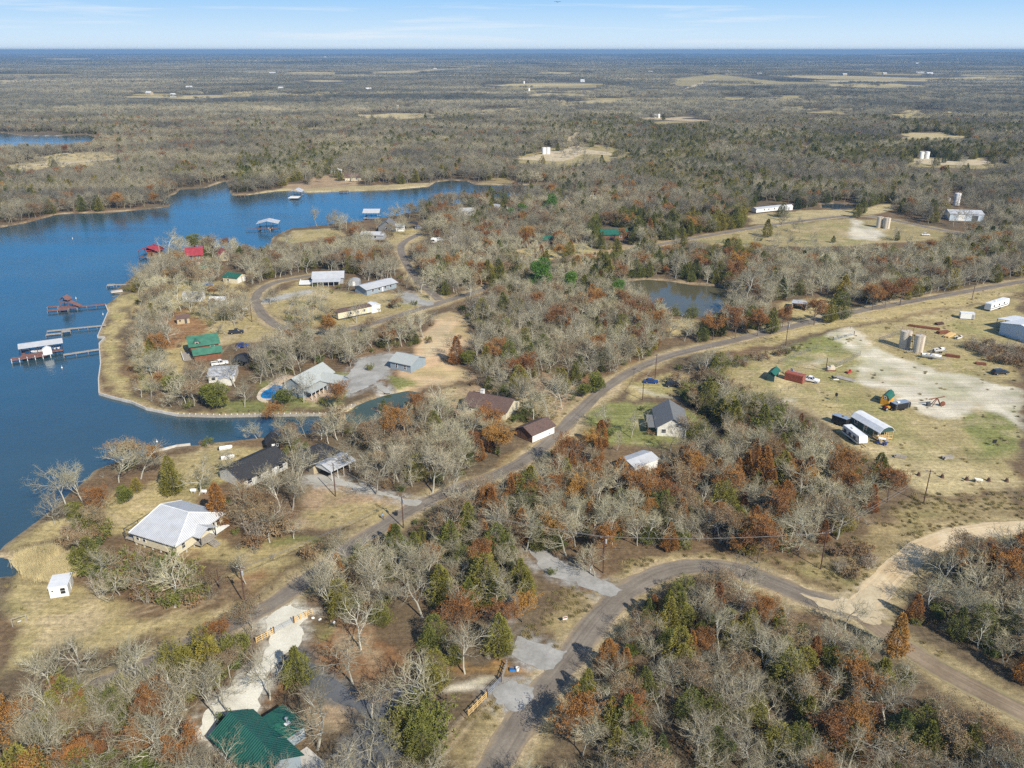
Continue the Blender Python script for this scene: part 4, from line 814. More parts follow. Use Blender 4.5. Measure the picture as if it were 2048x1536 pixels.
for nm,lab,A,B,D,hh,ri,ax,wm,rm in [
 ('house',"pale metal roofed house nearest the upper lake inlet",(908,432),(950,431),9,2.8,1.5,'x','offwhite','white_metal_x'),
 ('house',"bright white metal roofed house right of the upper inlet one",(986,428),(1022,425),11,2.8,1.6,'y','offwhite','white_metal_y'),
 ('cabin',"steep gabled tan cabin in the trees by the inlet",(1122,413),(1143,413),8,2.2,4.2,'y','tan','greyroof'),
 ('cabin',"second steep gabled cabin, the farther one by the inlet",(1178,398),(1193,397),8,2.2,4.0,'y','cream','greyroof'),
 ('house',"long green metal roofed house with dark porch above the pond",(1203,479),(1256,478),9,2.8,2.2,'x','woodbrown','green_metal'),
 ('cabin',"small green roofed cabin left of the long green roof",(1085,488),(1103,488),6,2.4,1.6,'x','log','green_metal'),
 ('house',"grey hipped house far back near the upper clearing",(1290,413),(1326,413),9,2.7,2.0,'x','grey','lightgreyroof'),
 ('shed',"small white shed on the far bank of the lake",(661,348),(681,348),7,2.6,1.6,'y','white','white_roof'),
 ('house',"red brown roofed house on the far bank of the lake",(690,362),(722,361),9,2.8,2.4,'x','cream','brownroof'),
 ('shed',"tiny white shed beyond the inlet wood",(1398,352),(1412,352),6,2.6,1.0,'x','white','white_roof')]:
    T,L=put(nm,lab,nm,A,B,D=D); gable(T,L,D,hh,ri,ax,wm,rm,oh=.5); window(T,'f',L,D,L*.22,1.6,1.2,1.1); door(T,'f',L,D,-L*.15,.05,.95,2.0,'darkgrey')
# right-hand side
T,L=put('mobile_home',"long white mobile home beyond the far roadside field",'mobile home',(1512,427),(1566,421),D=5); gable(T,L,5,2.9,.5,'x','white','white_metal_x',oh=.2,base=.5)
for u in (-5,-1,4): window(T,'f',L,5,u,1.9,1,.9)
door(T,'f',L,5,1.4,.6,.9,2)
T,L=put('shed',"small white shed at the end of the long white mobile home",'shed',(1570,421),(1585,420),D=4); gable(T,L,4,2.5,.8,'x','white','white_roof',oh=.2); door(T,'f',L,4,0,.05,1.2,2,'grey')
T,L=put('barn',"pale blue metal barn at the edge of the far right wood",'barn',(1898,441),(1966,443),D=14); gable(T,L,14,4.2,1.6,'x','bluesteel','white_metal_x',oh=.3); door(T,'f',L,14,-3,.05,3.6,3.4); door(T,'f',L,14,5,.05,3.6,3.4,'darkgrey')
T,L=put('shed',"long white shed beside the single far tank",'shed',(1880,406),(1900,405),D=6); gable(T,L,6,2.6,.8,'x','white','white_metal_x',oh=.2); door(T,'f',L,6,0,.05,2.4,2.1,'grey')
T,L=put('warehouse',"large white roofed metal workshop at the right edge of the yard",'workshop',(1997,668),(2075,694),D=20); D=20
gable(T,L,D,4.4,1.6,'y','bluesteel','white_roof',oh=.25)
q=MB(); q.prism([(-L/2-6.5,3.5),(-L/2-.03,4.25),(-L/2-.03,4.37),(-L/2-6.5,3.62)],'y',6,16); q.build('awning',M['white_roof'],T); q=MB()
for yy in (6.2,11,15.8): q.box(-L/2-6.3,yy,1.75,.18,.18,3.5)
q.build('post',M['grey'],T); door(T,'l',L,D,3,.05,3.6,3.4,'grey')
T,L=put('shed',"open fronted shed with pale metal roof beside the russet trees",'shed',(1583,619),(1611,622),D=6); D=6
w=MB(); w.bx(-L/2,-L/2+.15,0,D,0,2.5); w.bx(L/2-.15,L/2,0,D,0,2.5); w.bx(-L/2+.15,L/2-.15,D-.15,D,0,2.5); w.build('wall',M['white'],T)
r=MB(); r.prism([(-.4,2.9),(D+.3,2.5),(D+.3,2.62),(-.4,3.02)],'x',-L/2-.3,L/2+.3); r.build('roof',M['white_metal_x'],T)
# field buildings
T,L=put('container',"rust red shipping container beside the open green shed",'container',(1568,759),(1604,768),D=2.5); D=2.5
b=MB(); b.bx(-L/2,L/2,0,D,.12,2.6)
for i in range(int(L/.3)):
    b.box(-L/2+.15+i*.3,-.02,1.36,.16,.06,2.2)
b.build('body',M['container'],T)
q=MB()
for yy in (D*.25,D*.75): q.box(L/2+.03,yy,1.36,.06,D*.46,2.3)
dd=q.build('door',M['container'],T); q=MB()
for yy in (.35,.9,1.6,2.15): q.tube((L/2+.09,yy,.25),(L/2+.09,yy,2.45),.03,n=5)
q.build('locking_bar',M['grey'],dd); q=MB()
for xx in(-L/2+.1,L/2-.1):
    for yy in (.1,D-.1): q.box(xx,yy,.1,.26,.24,.2); q.box(xx,yy,2.6,.26,.24,.1)
q.build('corner_casting',M['rust'],T)
T,L=put('shed',"dark green loafing shed with green roof and open side",'shed',(1533,761),(1548,764),D=5.5); D=5.5
w=MB(); w.bx(-L/2,-L/2+.12,0,D,0,2.4); w.bx(-L/2+.12,L/2,D-.12,D,0,2.4); w.bx(-L/2+.12,L/2,0,.12,0,2.4); w.build('wall',M['darkgreen'],T)
r=MB(); s=.9/(L/2); r.prism([(-L/2-.3,2.4-.3*s),(0,3.3),(L/2+.3,2.4-.3*s),(L/2+.3,2.52-.3*s),(0,3.44),(-L/2-.3,2.52-.3*s)],'y',-.3,D+.3); r.build('roof',M['green_metal'],T)
q=MB(); q.box(L/2-.06,.18,1.2,.14,.12,2.4); q.box(L/2-.06,D-.18,1.2,.14,.12,2.4); q.build('post',M['white'],T)
T,L=put('barn',"small yellow lofted barn with green gambrel roof",'barn',(1760,808),(1776,812),D=4.8); D=4.8
gp_=[(-L/2,0),(L/2,0),(L/2,1.9),(L*.3,3.0),(0,3.5),(-L*.3,3.0),(-L/2,1.9)]
w=MB(); w.prism(gp_,'y',0,D); w.build('wall',M['yellow'],T)
o=1.06; rp=[(L/2*o+.1,1.8),(L*.3+.05,3.02),(0,3.52),(-L*.3-.05,3.02),(-L/2*o-.1,1.8)]; rq=[(x*1.04,z+.1) for x,z in reversed(rp)]
r=MB(); r.prism(rp+rq,'y',-.15,D+.15); r.build('roof',M['green_metal'],T); door(T,'r',L,D,2.4,.05,1.5,1.8,'yellow'); window(T,'f',L,D,0,2.5,.5,.5)
T,L=put('cabin',"dark green cabin with white barrel roof and timber porch",'cabin',(1701,851),(1757,884),D=4.6); D=4.6; pl=2.6
w=MB(); w.prism([(0,.5),(D,.5),(D,2.9),(D*.78,3.9),(D*.5,4.25),(D*.22,3.9),(0,2.9)],'x',-L/2,L/2-pl); w.build('wall',M['darkgreen'],T)
rp=[(-.3,2.72),(0,3.0),(D*.2,3.92),(D*.5,4.27),(D*.8,3.92),(D,3.0),(D+.3,2.72)]; rq=[(y,z+.12) for y,z in reversed(rp)]
r=MB(); r.prism(rp+rq,'x',-L/2-.2,L/2+.25); r.build('roof',M['white_roof'],T)
w=MB(); w.prism([(.05,2.7),(D-.05,2.7),(D-.05,2.95),(D*.78,3.86),(D*.5,4.22),(D*.22,3.86),(.05,2.95)],'x',L/2-.1,L/2); w.build('gable_panel',M['darkgreen'],T)
q=MB(); q.bx(L/2-pl+.01,L/2,0.02,D-.02,.35,.5); P_=q.build('porch_deck',M['woodyellow'],T)
q=MB()
for yy in (.1,D*.35,D*.65,D-.1): q.box(L/2-.1,yy,1.6,.14,.14,2.2)
for yy in (.1,D-.1): q.box(L/2-pl+.2,yy,1.6,.12,.12,2.2)
q.build('porch_post',M['woodyellow'],T)
q=MB(); q.box(L/2-.1,D*.2,1.35,.08,D*.38,.1); q.box(L/2-.1,D*.82,1.35,.08,D*.3,.1); q.box(L/2-pl/2,.1,1.35,pl,.08,.1); q.box(L/2-pl/2,.1,.9,pl,.06,.6); q.build('railing',M['woodyellow'],P_)
q=MB()
for i in range(3): q.box(L/2+.2+.3*i,D*.5,.4-.12*i,.3,1.3,.1)
q.build('step',M['woodgrey'],T)
for u in (-L/2+1.9,L/2-pl-2.9): window(T,'f',L,D,u,1.95,.95,1.1)
q=MB(); q.bx(-.5,-.38,-.06,-.003,.5,2.8); q.build('trim',M['white'],T)
q=MB(); q.bx(-L/2+.1,L/2-pl-.1,.1,D-.1,.0,.49); q.build('skirting',M['grey'],T)
door(T,'r',2*(L/2-pl),D,2.2,.5,.9,2.0,'white')
q=MB(); q.bx(-L/2-1.6,-L/2-.03,1.2,4.2,2.55,2.68); q.build('rear_awning',M['darkgreen'],T); q=MB()
for yy in (1.3,4.1): q.box(-L/2-1.5,yy,1.27,.12,.12,2.54)
q.build('awning_post',M['woodyellow'],T)
T,L=put('trailer',"dark utility box with sloping pale roof behind the green cabin",'trailer',(1662,846),(1690,856),D=2.6); D=2.6
w=MB(); w.prism([(0,.5),(D,.5),(D,2.3),(0,2.6)],'x',-L/2,L/2); w.build('body',M['black'],T); r=MB(); r.prism([(-.12,2.63),(D+.12,2.32),(D+.12,2.42),(-.12,2.73)],'x',-L/2-.1,L/2+.1); r.build('roof',M['galv'],T)
for sx_ in (-.5,.5):
    for yy in (-.05,D+.05):
        q=MB(); q.lathe((sx_,yy,.35),[(.01,-.1),(.33,-.1),(.35,0),(.33,.1),(.01,.1)],12,'y'); q.build('wheel',M['tyre'],T)
q=MB(); q.box(.3,D*.55,2.62,.5,.5,.25); q.build('roof_vent',M['darkgrey'],T)
T,L=put('site_office',"white box container standing on the grass near the fifth wheel trailer",'container',(1920,638),(1948,640),D=2.6); w=MB(); w.bx(-L/2,L/2,0,2.6,.25,2.5); w.build('body',M['white'],T); r=MB(); r.bx(-L/2-.06,L/2+.06,-.06,2.66,2.503,2.6); r.build('roof',M['white_roof'],T); door(T,'f',L,2.6,2,.3,.85,1.9,'grey'); q=MB()
for xx in (-L/2+.4,L/2-.4): q.box(xx,1.3,.12,.5,2.4,.24)
q.build('skid',M['rust'],T)
# distant white houses and barns, each a few pixels
FARB=[(296,190,16,'tan'),(345,194,12,'white'),(378,178,16,'white'),(545,148,26,'white'),(738,182,14,'white'),(560,180,14,'white'),(1020,125,22,'white'),(835,118,40,'white'),(195,113,40,'white'),(1430,131,34,'white'),(1148,129,22,'white'),(1165,164,14,'white'),(1545,115,24,'white'),(1520,150,22,'white'),(1620,124,22,'tan'),(1840,147,34,'tan'),(1860,148,26,'white'),(1690,151,18,'tan'),(1770,149,18,'tan'),(650,115,34,'white'),(1300,146,18,'white'),(870,139,18,'tan'),(1835,126,26,'white')]
for i,(px,py,wd,m_) in enumerate(FARB):
    c=W(px,py); c.z=float(gz(c.x,c.y)); 
    T=thing('farmhouse',"tiny pale building in the distant woods, about %s"%('%d km away'%max(1,round(c.length/1000))),'house',c,0.2*(i%5-2),group='tiny pale buildings scattered over the distant woods')
    BUILT.append((c.x,c.y,wd)); gable(T,wd,wd*.6,5.5,2.5,'x',m_,'white_roof',oh=.4); window(T,'f',wd,wd*.6,0,2.5,1.5,1.5)
# ---------------------------------------------------------------- docks and boathouses
def deck_strip(b,A,B,w,z=.35,t=.18):
    a=W(*A,z);c=W(*B,z);d=c-a;L=d.length;ang=math.atan2(d.y,d.x);m=(a+c)/2; b.box(m.x,m.y,z-t/2,L,w,t,rz=ang); return a,c
def pilings(b,A,B,w,step=3.0,z=.35,r=.09,up=.0):
    a=W(*A,z);c=W(*B,z);d=(c-a);L=d.length;d.normalize();n=Vector((-d.y,d.x,0)); k=max(1,int(L/step))
    for i in range(k+1):
        for s in(-1,1):
            p=a+d*(L*i/k)+n*(s*(w/2+r)); b.tube((p.x,p.y,-2.2),(p.x,p.y,z+up),r,n=6)
def world_thing(name,label,cat,A,z=0.0):
    c=W(*A); T=thing(name,label,cat,(c.x,c.y,z)); LANDMARKS.append((c.x,c.y,label)); return T,c
def wbuild(b,name,m,T):
    """mesh built in world coordinates under a thing that stands somewhere"""
    l=T.matrix_basis.inverted() if False else Matrix.Translation(T.location).inverted()
    b.v=[tuple(l@Vector(p)) for p in b.v]; return b.build(name,M[m],T)
def roofed_slip(name,label,A,B,D,h,rise,rm,axis='x',z=.35,posts=4,deckm='woodgrey',wall=None,oh=.5):
    T,L=put(name,label,name,A,B,D=D,z=0)
    gable(T,L,D,h,rise,axis,wall or 'woodgrey',rm,oh=oh,skip_wall=True)
    q=MB()
    for i in range(posts):
        for yy in (.15,D-.15): q.box(-L/2+.15+i*(L-.3)/(posts-1),yy,(h-2.2)/2,.2,.2,h+2.2)
    q.build('post',M['darkgrey'],T)
    q=MB(); q.bx(-L/2,L/2,-1.0,.9,z-.15,z); q.bx(-L/2,L/2,D-.9,D+.5,z-.15,z); q.bx(-L/2,-L/2+1.2,.9,D-.9,z-.15,z); q.build('deck',M[deckm],T)
    return T,L
T,L=roofed_slip('boathouse',"long boathouse with pale blue metal roof at the end of a grey pier",(43,713),(126,701),5.5,3.0,.7,'white_metal_x',posts=6,deckm='deckred')
q=MB(); q.bx(-L/2-3.2,L/2-5,-4.2,-1.0,.2,.36); q.build('sun_deck',M['deckred'],T)
q=MB(); q.prism([(L/2-6.2,.4),(L/2-3.4,.4),(L/2-3.4,2.4),(L/2-4.8,3.2),(L/2-6.2,2.4)],'y',-3.6,-1.6); q.build('locker_shed',M['white'],T)
q=MB(); 
for i in range(6): q.tube((-L/2-3+i*2.4,-4.1,-2.2),(-L/2-3+i*2.4,-4.1,.9),.1,n=6)
q.build('piling',M['white'],T)
def jetski(T0,label,x,y,z,ang,m='carwhite'):
    T=thing('jet_ski',label,'jet ski',(x,y,z),ang,'jet skis under the long boathouse roof')
    b=MB(); b.loft([[(-1.3,-.45,.1),(-1.3,.45,.1),(-1.3,.5,.5),(-1.3,-.5,.5)],[(0,-.5,0),(0,.5,0),(0,.55,.55),(0,-.55,.55)],[(1.1,-.25,.1),(1.1,.25,.1),(1.1,.3,.55),(1.1,-.3,.55)],[(1.5,-.03,.4),(1.5,.03,.4),(1.5,.03,.5),(1.5,-.03,.5)]]); b.build('hull',M[m],T)
    q=MB(); q.loft([[(-1.1,-.18,.5),(-1.1,.18,.5),(-1.1,.14,.85),(-1.1,-.14,.85)],[(.1,-.2,.5),(.1,.2,.5),(.1,.12,.8),(.1,-.12,.8)]]); q.build('seat',M['black'],T); q=MB(); q.box(.35,0,.95,.1,.7,.08); q.build('handlebar',M['black'],T)
def boat(name,label,x,y,z,ang,L=5.6,Wd=2.1,m='carwhite',seats=True,group=None):
    T=thing(name,label,'boat',(x,y,z),ang,group); b=MB(); rings=[]
    for t,wf,k in ((-.5,.9,.05),(-.2,1,.0),(.15,.95,.0),(.38,.6,.08),(.5,.04,.3)):
        x_=t*L; w=Wd/2*wf; rings.append([(x_,-w*.6,k),(x_,w*.6,k),(x_,w,.75+max(0,t)*.3),(x_,w*.82,.75+max(0,t)*.3),(x_,w*.55,.3+k),(x_,-w*.55,.3+k),(x_,-w*.82,.75+max(0,t)*.3),(x_,-w,.75+max(0,t)*.3)])
    b.loft(rings); b.build('hull',M[m],T)
    if seats:
        q=MB(); q.box(-.2*L,0,.55,.6,Wd*.6,.4); q.box(.12*L,0,.5,.5,Wd*.5,.35); q.build('seat',M['tan'],T); q=MB(); q.box(.02*L,0,.95,.08,Wd*.7,.5,ry=-.4); q.build('windscreen',M['glass'],T)
    q=MB(); q.box(-.54*L,0,.6,.35,.4,.7); q.build('outboard',M['black'],T)
    return T
a,ang,LL=frame((43,713),(126,701)); ux=Vector((math.cos(ang),math.sin(ang),0)); uy=Vector((-math.sin(ang),math.cos(ang),0))
p=a+ux*(LL*.42)+uy*2.2; boat('boat',"white open boat lifted under the long boathouse roof",p.x,p.y,.25,ang+math.pi,L=5)
for k,lab in ((.80,"left of two white jet skis under the boathouse roof"),(.90,"right of two white jet skis under the boathouse roof")):
    p=a+ux*(LL*k)+uy*2.0; jetski(None,lab,p.x,p.y,.35,ang-1.57)
def pier(name,label,segs,m='woodgrey',rail=False,extra=None):
    T,c=world_thing(name,label,'pier',segs[0][0]); b=MB(); q=MB()
    for i,(A,B,w) in enumerate(segs): deck_strip(b,A,B,w,.36-.006*i); pilings(q,A,B,w,3.2,.34,up=.0)
    wbuild(b,'deck',m,T); wbuild(q,'piling','woodgrey',T); return T
pier('pier',"grey walkway pier running from the lawn to the long boathouse",[((127,709),(199,698),1.4)])
pier('pier',"forked grey timber pier without a roof between the two built ones",[((139,657),(212,650),1.3),((124,661),(141,659),4.2),((94,662),(123,659),1.5),((92,669),(123,666),1.5)])
T=pier('pier',"brown pier carrying a timber slide tower",[((155,613),(211,608),1.3),((118,615),(156,613),3.6),((95,621),(136,618),1.6),((95,613),(116,612),1.3)],'deckred')
c=W(137,614,.4)-T.location
q=MB(); q.box(c.x-1.2,c.y+1,2.6,3.4,3.2,.15); 
for sx_ in(-1,1):
    for sy_ in(-1,1): q.box(c.x-1.2+sx_*1.6,c.y+1+sy_*1.5,1.9,.18,.18,3.6)
q.build('tower',M['deckred'],T)
q=MB(); q.prism([(c.x-3.2,3.4),(c.x-1.2,4.9),(c.x+.8,3.4),(c.x+.8,3.52),(c.x-1.2,5.05),(c.x-3.2,3.52)],'y',c.y-1,c.y+3); q.build('tower_roof',M['deckred'],T)
q=MB(); q.prism([(c.x+.6,2.7),(c.x+5,.45),(c.x+5,.6),(c.x+.6,2.86)],'y',c.y-.4,c.y+2); q.build('ramp',M['deckred'],T)
pier('pier',"short grey pier near the boulders on the wooded shore",[((216,569),(252,569),1.4),((214,570),(228,569),3.2)])
q,c_=world_thing('pier',"small stone landing on the wooded shore",'landing',(234,583)); b=MB(); b.box(0,0,.12,4.5,2.6,.5,rz=.5); b.build('slab',M['concrete'],q); b=MB(); b.box(-1.4,-.9,.05,2.0,1.0,.7,rz=.7); b.build('block',M['brickstone'],q)
T,L=roofed_slip('boathouse',"red metal roofed boathouse standing in the lake",(278,516),(318,516),8,3.6,1.8,'redroof',axis='y',deckm='woodbrown',posts=4)
gable(T,L*.55,6,3.8,1.6,'x','log','redroof',oh=.5,x0=L*.18,y0=1,wname='cabin_wall',rname='cabin_roof'); q=MB(); q.bx(L/2,L/2+7,-.6,.9,.2,.35); q.build('gangway',M['woodgrey'],T)
q,c_=world_thing('flagpole',"white flagpole at the corner of the red boathouse",'flagpole',(322,522)); b=MB(); b.tube((0,0,-1),(0,0,8),.09,.05,6); b.build('pole',M['white'],q); b=MB(); b.lathe((0,0,8.0),[(.01,0),(.1,.08),(.01,.16)],8); b.build('finial',M['white'],q)
T,L=roofed_slip('boathouse',"blue white roofed boathouse off the grassy tip",(515,459),(556,458),9,3.4,1.5,'white_metal_y',axis='y',deckm='woodbrown'); p=T.location+Vector((1,3,0)); boat('boat',"white speedboat moored under the boathouse off the grassy tip",p.x,p.y,-.5,math.pi/2,L=7,Wd=2.6)
q=MB(); q.bx(-L/2-7,-L/2,-.5,1.2,.2,.35); q.build('swim_deck',M['woodbrown'],T)
T,L=roofed_slip('boathouse',"small white boathouse on the far shore of the lake",(582,393),(602,393),9,3.4,1.6,'white_metal_y',axis='y'); q=MB(); q.bx(-L/2,L/2,-9,-1,.2,.35); q.build('floating_deck',M['white'],T)
T,L=roofed_slip('boathouse',"white roofed boathouse behind the bare oaks of the grassy tip",(727,437),(758,437),10,3.6,1.6,'white_metal_x')
for lab,px,py in (("small brown dock on the far shore left of the white boathouse",483,391),("little dark boat ramp at the far shore lawn",688,383)):
    q,c_=world_thing('pier',lab,'pier',(px,py)); b=MB(); b.box(0,0,.2,7,4,.25,rz=.3); b.build('deck',M['woodbrown'],q); b=MB()
    for s in(-3,0,3): b.tube((s,-1.8,-2),(s,-1.8,.5),.12,n=6)
    b.build('piling',M['woodgrey'],q)
for px,py in ((144,147+450),(128,450+287),(123,450+144+142),(424//2,577)) if False else ((152,597),(206,629),(124,736),(145,477),(314,884)):
    c=W(px,py,WZ); T=thing('buoy',{152:"white mooring buoy beyond the slide tower pier",206:"white buoy near the shore between two piers",124:"white buoy just below the long boathouse",145:"white buoy far out on the open lake",314:"white marker float near the mouth of the channel"}[px],'buoy',c); b=MB(); b.lathe((0,0,-.1),[(.01,0),(.2,.05),(.24,.25),(.12,.5),(.01,.55)],10); b.build('float',M['white'],T); b=MB(); b.tube((0,0,.4),(0,0,.9),.04,n=5); b.build('stem',M['white'],T)
# sea walls
def seawall(label,pts,h=.9,t=.35,posts=False,m='concrete'):
    P=[W(x,y,WZ) for x,y in pts]; T=thing('sea_wall',label,'sea wall',(P[0].x,P[0].y,0)); b=MB(); o=Vector((P[0].x,P[0].y,0)); q=MB()
    n=0
    for a,c in zip(P[:-1],P[1:]):
        d=c-a; L=d.length; m_=(a+c)/2-o; b.box(m_.x,m_.y,-.48,L+.1,t,1.25+.006*(n%2),rz=math.atan2(d.y,d.x)); n+=1
        if posts:
            k=int(L/1.6)
            for i in range(k):
                p=a+d*(i/k)-o; q.tube((p.x,p.y,-1.4),(p.x,p.y,.45),.13,n=6)
    b.build('wall',M[m],T)
    if posts: q.build('piling_row',M['white'],T)['kind']='stuff'
seawall("pale concrete sea wall along the lakeside lawn",[(211,611),(217,626),(196,676),(211,678),(199,690),(202,731),(198,761),(199,790),(223,797),(264,807),(293,820),(357,833)])
seawall("timber sea wall with white pilings along the channel",[(357,833),(440,835),(546,833),(640,832),(664,831),(687,823),(711,812)],posts=True,m='woodgrey')
seawall("low retaining wall at the shore below the lone cedar",[(296,909),(322,903),(354,895),(381,892)],h=.6,t=.25,m='concrete')
# pool
def pl(name,pts,z0,z1,m,T,o):
    pg=[tuple(Vector((x,y))-Vector((o.x,o.y))) for x,y in smooth_line(g(pts)+[g(pts)[0]],2)[:-1]]; b=MB(); b.prism(pg,'z',z0,z1); return b.build(name,M[m] if isinstance(m,str) else m,T)
c=W(545,785); T=thing('swimming_pool',"kidney shaped blue swimming pool with sandy stone rim",'pool',(c.x,c.y,0)); LANDMARKS.append((c.x,c.y,"blue swimming pool"))
pl('rim',[(513,795),(519,781),(535,773),(543,764),(562,760),(590,762),(597,772),(592,784),(570,796),(556,803),(530,806),(516,802)],.02,.22,'stone_pale',T,c)
PW=water_mat("pool_water",(.005,.17,.42),bump=.01,rough=.05)
pl('water',[(521,793),(526,784),(541,778),(547,770),(562,767),(573,770),(570,780),(561,790),(549,798),(533,799),(523,797)],.1,.235,PW,T,c)
b=MB(); cc=W(572,763)-c; b.lathe((cc.x,cc.y,.0),[(4.6,.0),(3.4,.9),(1.6,1.5),(.01,1.6)],14); b.build('rock_mound',M['brickstone'],T,smooth=True)
# ---------------------------------------------------------------- tanks and yard plant
def tank(label,px,py,r,h,group=None,ladder=True,m='tank'):
    c=W(px,py); T=thing('storage_tank',label,'tank',(c.x,c.y,0),0,group); BUILT.append((c.x,c.y,r+2)); LANDMARKS.append((c.x,c.y,label))
    b=MB(); b.lathe((0,0,0),[(.01,.0),(r,.0),(r,h),(r*1.02,h),(r*1.02,h+.08),(r*.5,h+.28),(.01,h+.4)],28); b.build('shell',M[m],T)
    q=MB(); q.lathe((0,0,h+.36),[(.3,0),(.3,.18),(.01,.2)],10); q.build('hatch',M['grey'],T)
    if ladder:
        q=MB()
        for s in(-.22,.22): q.tube((s,-r-.14,0),(s,-r-.14,h+.9),.03,n=4)
        for i in range(int(h/.35)): q.tube((-.22,-r-.14,.3+i*.35),(.22,-r-.14,.3+i*.35),.02,n=4)
        q.build('ladder',M['rust'],T)
        q=MB()
        for i in range(20):
            a=6.283*i/20; a2=6.283*(i+1)/20; q.tube((r*math.cos(a),r*math.sin(a),h+1.0),(r*math.cos(a2),r*math.sin(a2),h+1.0),.03,n=4); q.tube((r*math.cos(a),r*math.sin(a),h),(r*math.cos(a),r*math.sin(a),h+1.0),.025,n=4)
        q.build('guard_rail',M['rust'],T)
    return T
tank("left cream oil tank of the near fenced pair, dirt on its side",1808,695,1.95,6.2); tank("right cream oil tank of the near fenced pair",1835,704,1.75,6.2)
tank("left pale oil tank of the pair by the gravel turnaround",1758,455,1.9,6.3); tank("right pale oil tank of the pair by the gravel turnaround",1772,457,1.9,6.3)
tank("tall single pale tank beside the blue metal barn",1912,410,2.1,8.0,m='white')
for lab,px,py,r,h in [("left white tank of the pair on the pad beyond the lake",1088,308,2.3,6.5),("right white tank of the pair on the pad beyond the lake",1096,308,2.3,6.5),("left white tank on the far right well pad",1842,317,2.3,6.5),("right white tank on the far right well pad",1853,317,2.3,6.5),("white tank on the far sandy clearing in the wood",1505,250,2.6,6),("left white tank by the distant sandy strip",1310,236,2.4,6),("right white tank by the distant sandy strip",1317,236,2.4,6),("left pale tank beyond the long wood",1500,204,2.4,7),("right pale tank beyond the long wood",1507,204,2.4,7),("left tank of the pair in the eastern wood",1713,224,2.4,6),("right tank of the pair in the eastern wood",1722,224,2.4,6),("lone white tank in the western wood",738,185,3,7),("white tank left of the distant yellow field",1048,167,3,7),("white tank at the edge of the distant yellow field",1058,182,3,7),("pale tank deep in the middle wood",795,217,2.5,6),("white tank deep in the middle wood right of another",917,216,2.5,6)]:
    tank(lab,px,py,r,h,ladder=False,m='white' if 'white' in lab else 'tank')
c=W(1821,700); T=thing('pipe_manifold',"rusty pipework and stair between the two near oil tanks",'pipework',(c.x,c.y,0)); q=MB()
q.box(0,0,3.2,.7,.9,.1); q.box(0,-.4,5.8,1.0,1.0,.1)
for s in(-.3,.3): q.tube((s,-2.2,0),(s,0,5.8),.07,n=5)
q.build('stair',M['rust'],T); q=MB()
for s in(-1.4,-.7,.4,1.1): q.tube((s,-2.6,.1),(s,-2.6,1.1),.08,n=6)
q.tube((-3,-2.6,.5),(3,-2.6,.5),.09,n=6); q.tube((0,-2.6,.9),(0,-4.5,.9),.08,n=6); q.build('valve_row',M['galv'],T)
# chain link enclosures
def chainlink(label,pts,h=1.8,close=True,m='wire',step=3.0,rails=True,meshlines=True,name='fence',cat='fence',postm='galv',pr=.035):
    P=[W(x,y) for x,y in pts]; o=P[0]; T=thing(name,label,cat,(o.x,o.y,0)); q=MB(); w=MB()
    seq=list(zip(P,P[1:]+[P[0]])) if close else list(zip(P[:-1],P[1:]))
    for a,c in seq:
        d=c-a; L=d.length; k=max(1,int(L/step))
        for i in range(k+1): p=a+d*(i/k)-o; q.tube((p.x,p.y,0),(p.x,p.y,h),pr,n=4)
        for z in ([h-.02,h*.5] if rails else [h*.35,h*.65,h*.95]): w.tube(a-o+Vector((0,0,z)),c-o+Vector((0,0,z)),.02 if rails else .012,n=3)
        if meshlines:
            n=int(L/.28); e=d/n
            for i in range(n):
                p=a+e*i-o; r_=a+e*(i+1)-o
                w.tube(p+Vector((0,0,.05)),r_+Vector((0,0,h)),.009,n=3,cap=False); w.tube(p+Vector((0,0,h)),r_+Vector((0,0,.05)),.009,n=3,cap=False)
    q.build('post',M[postm],T); w.build('mesh_panel' if meshlines else 'strand',M[m],T); return T
chainlink("grey chain link fence enclosing the two near oil tanks",[(1758,684),(1800,668),(1880,700),(1842,716)])
chainlink("grey chain link fence enclosing the oil well on the grass",[(1556,728),(1632,698),(1720,712),(1655,745)])
c=W(1661,741); T=thing('pump_unit',"cream well equipment box beside a post in the fenced enclosure",'well pump',(c.x,c.y,0)); b=MB(); b.box(0,0,.9,2.6,1.2,1.0); b.box(.3,0,1.6,1.2,.9,.5); b.build('casing',M['tank'],T); b=MB(); b.box(0,0,.2,3.2,1.5,.3); b.build('skid',M['rust'],T); b=MB(); b.tube((-1.6,0,0),(-1.5,.2,4.5),.12,n=6); b.build('post',M['polewood'],T)
b=MB(); b.tube((1.3,0,.8),(5,3,.8),.1,n=5); b.build('pipe',M['tank'],T)
c=W(1872,812); T=thing('machinery',"rusty pump frame standing on the caliche yard",'machinery',(c.x,c.y,0)); b=MB()
for s in(-1,1): b.tube((s*1.5,-.5,0),(0,0,2.6),.12,n=5); b.tube((s*1.5,.6,0),(0,.3,2.6),.12,n=5)
b.tube((-2.6,0,2.2),(2.2,.2,3.0),.16,n=6); b.build('frame',M['rust'],T); b=MB(); b.box(-2.4,0,.6,1.0,1.0,1.1); b.build('engine',M['darkgrey'],T); b=MB(); b.lathe((1.9,-.25,.8),[(.01,0),(.7,0),(.75,.2),(.7,.4),(.01,.4)],14,'y'); b.build('flywheel',M['rust'],T)
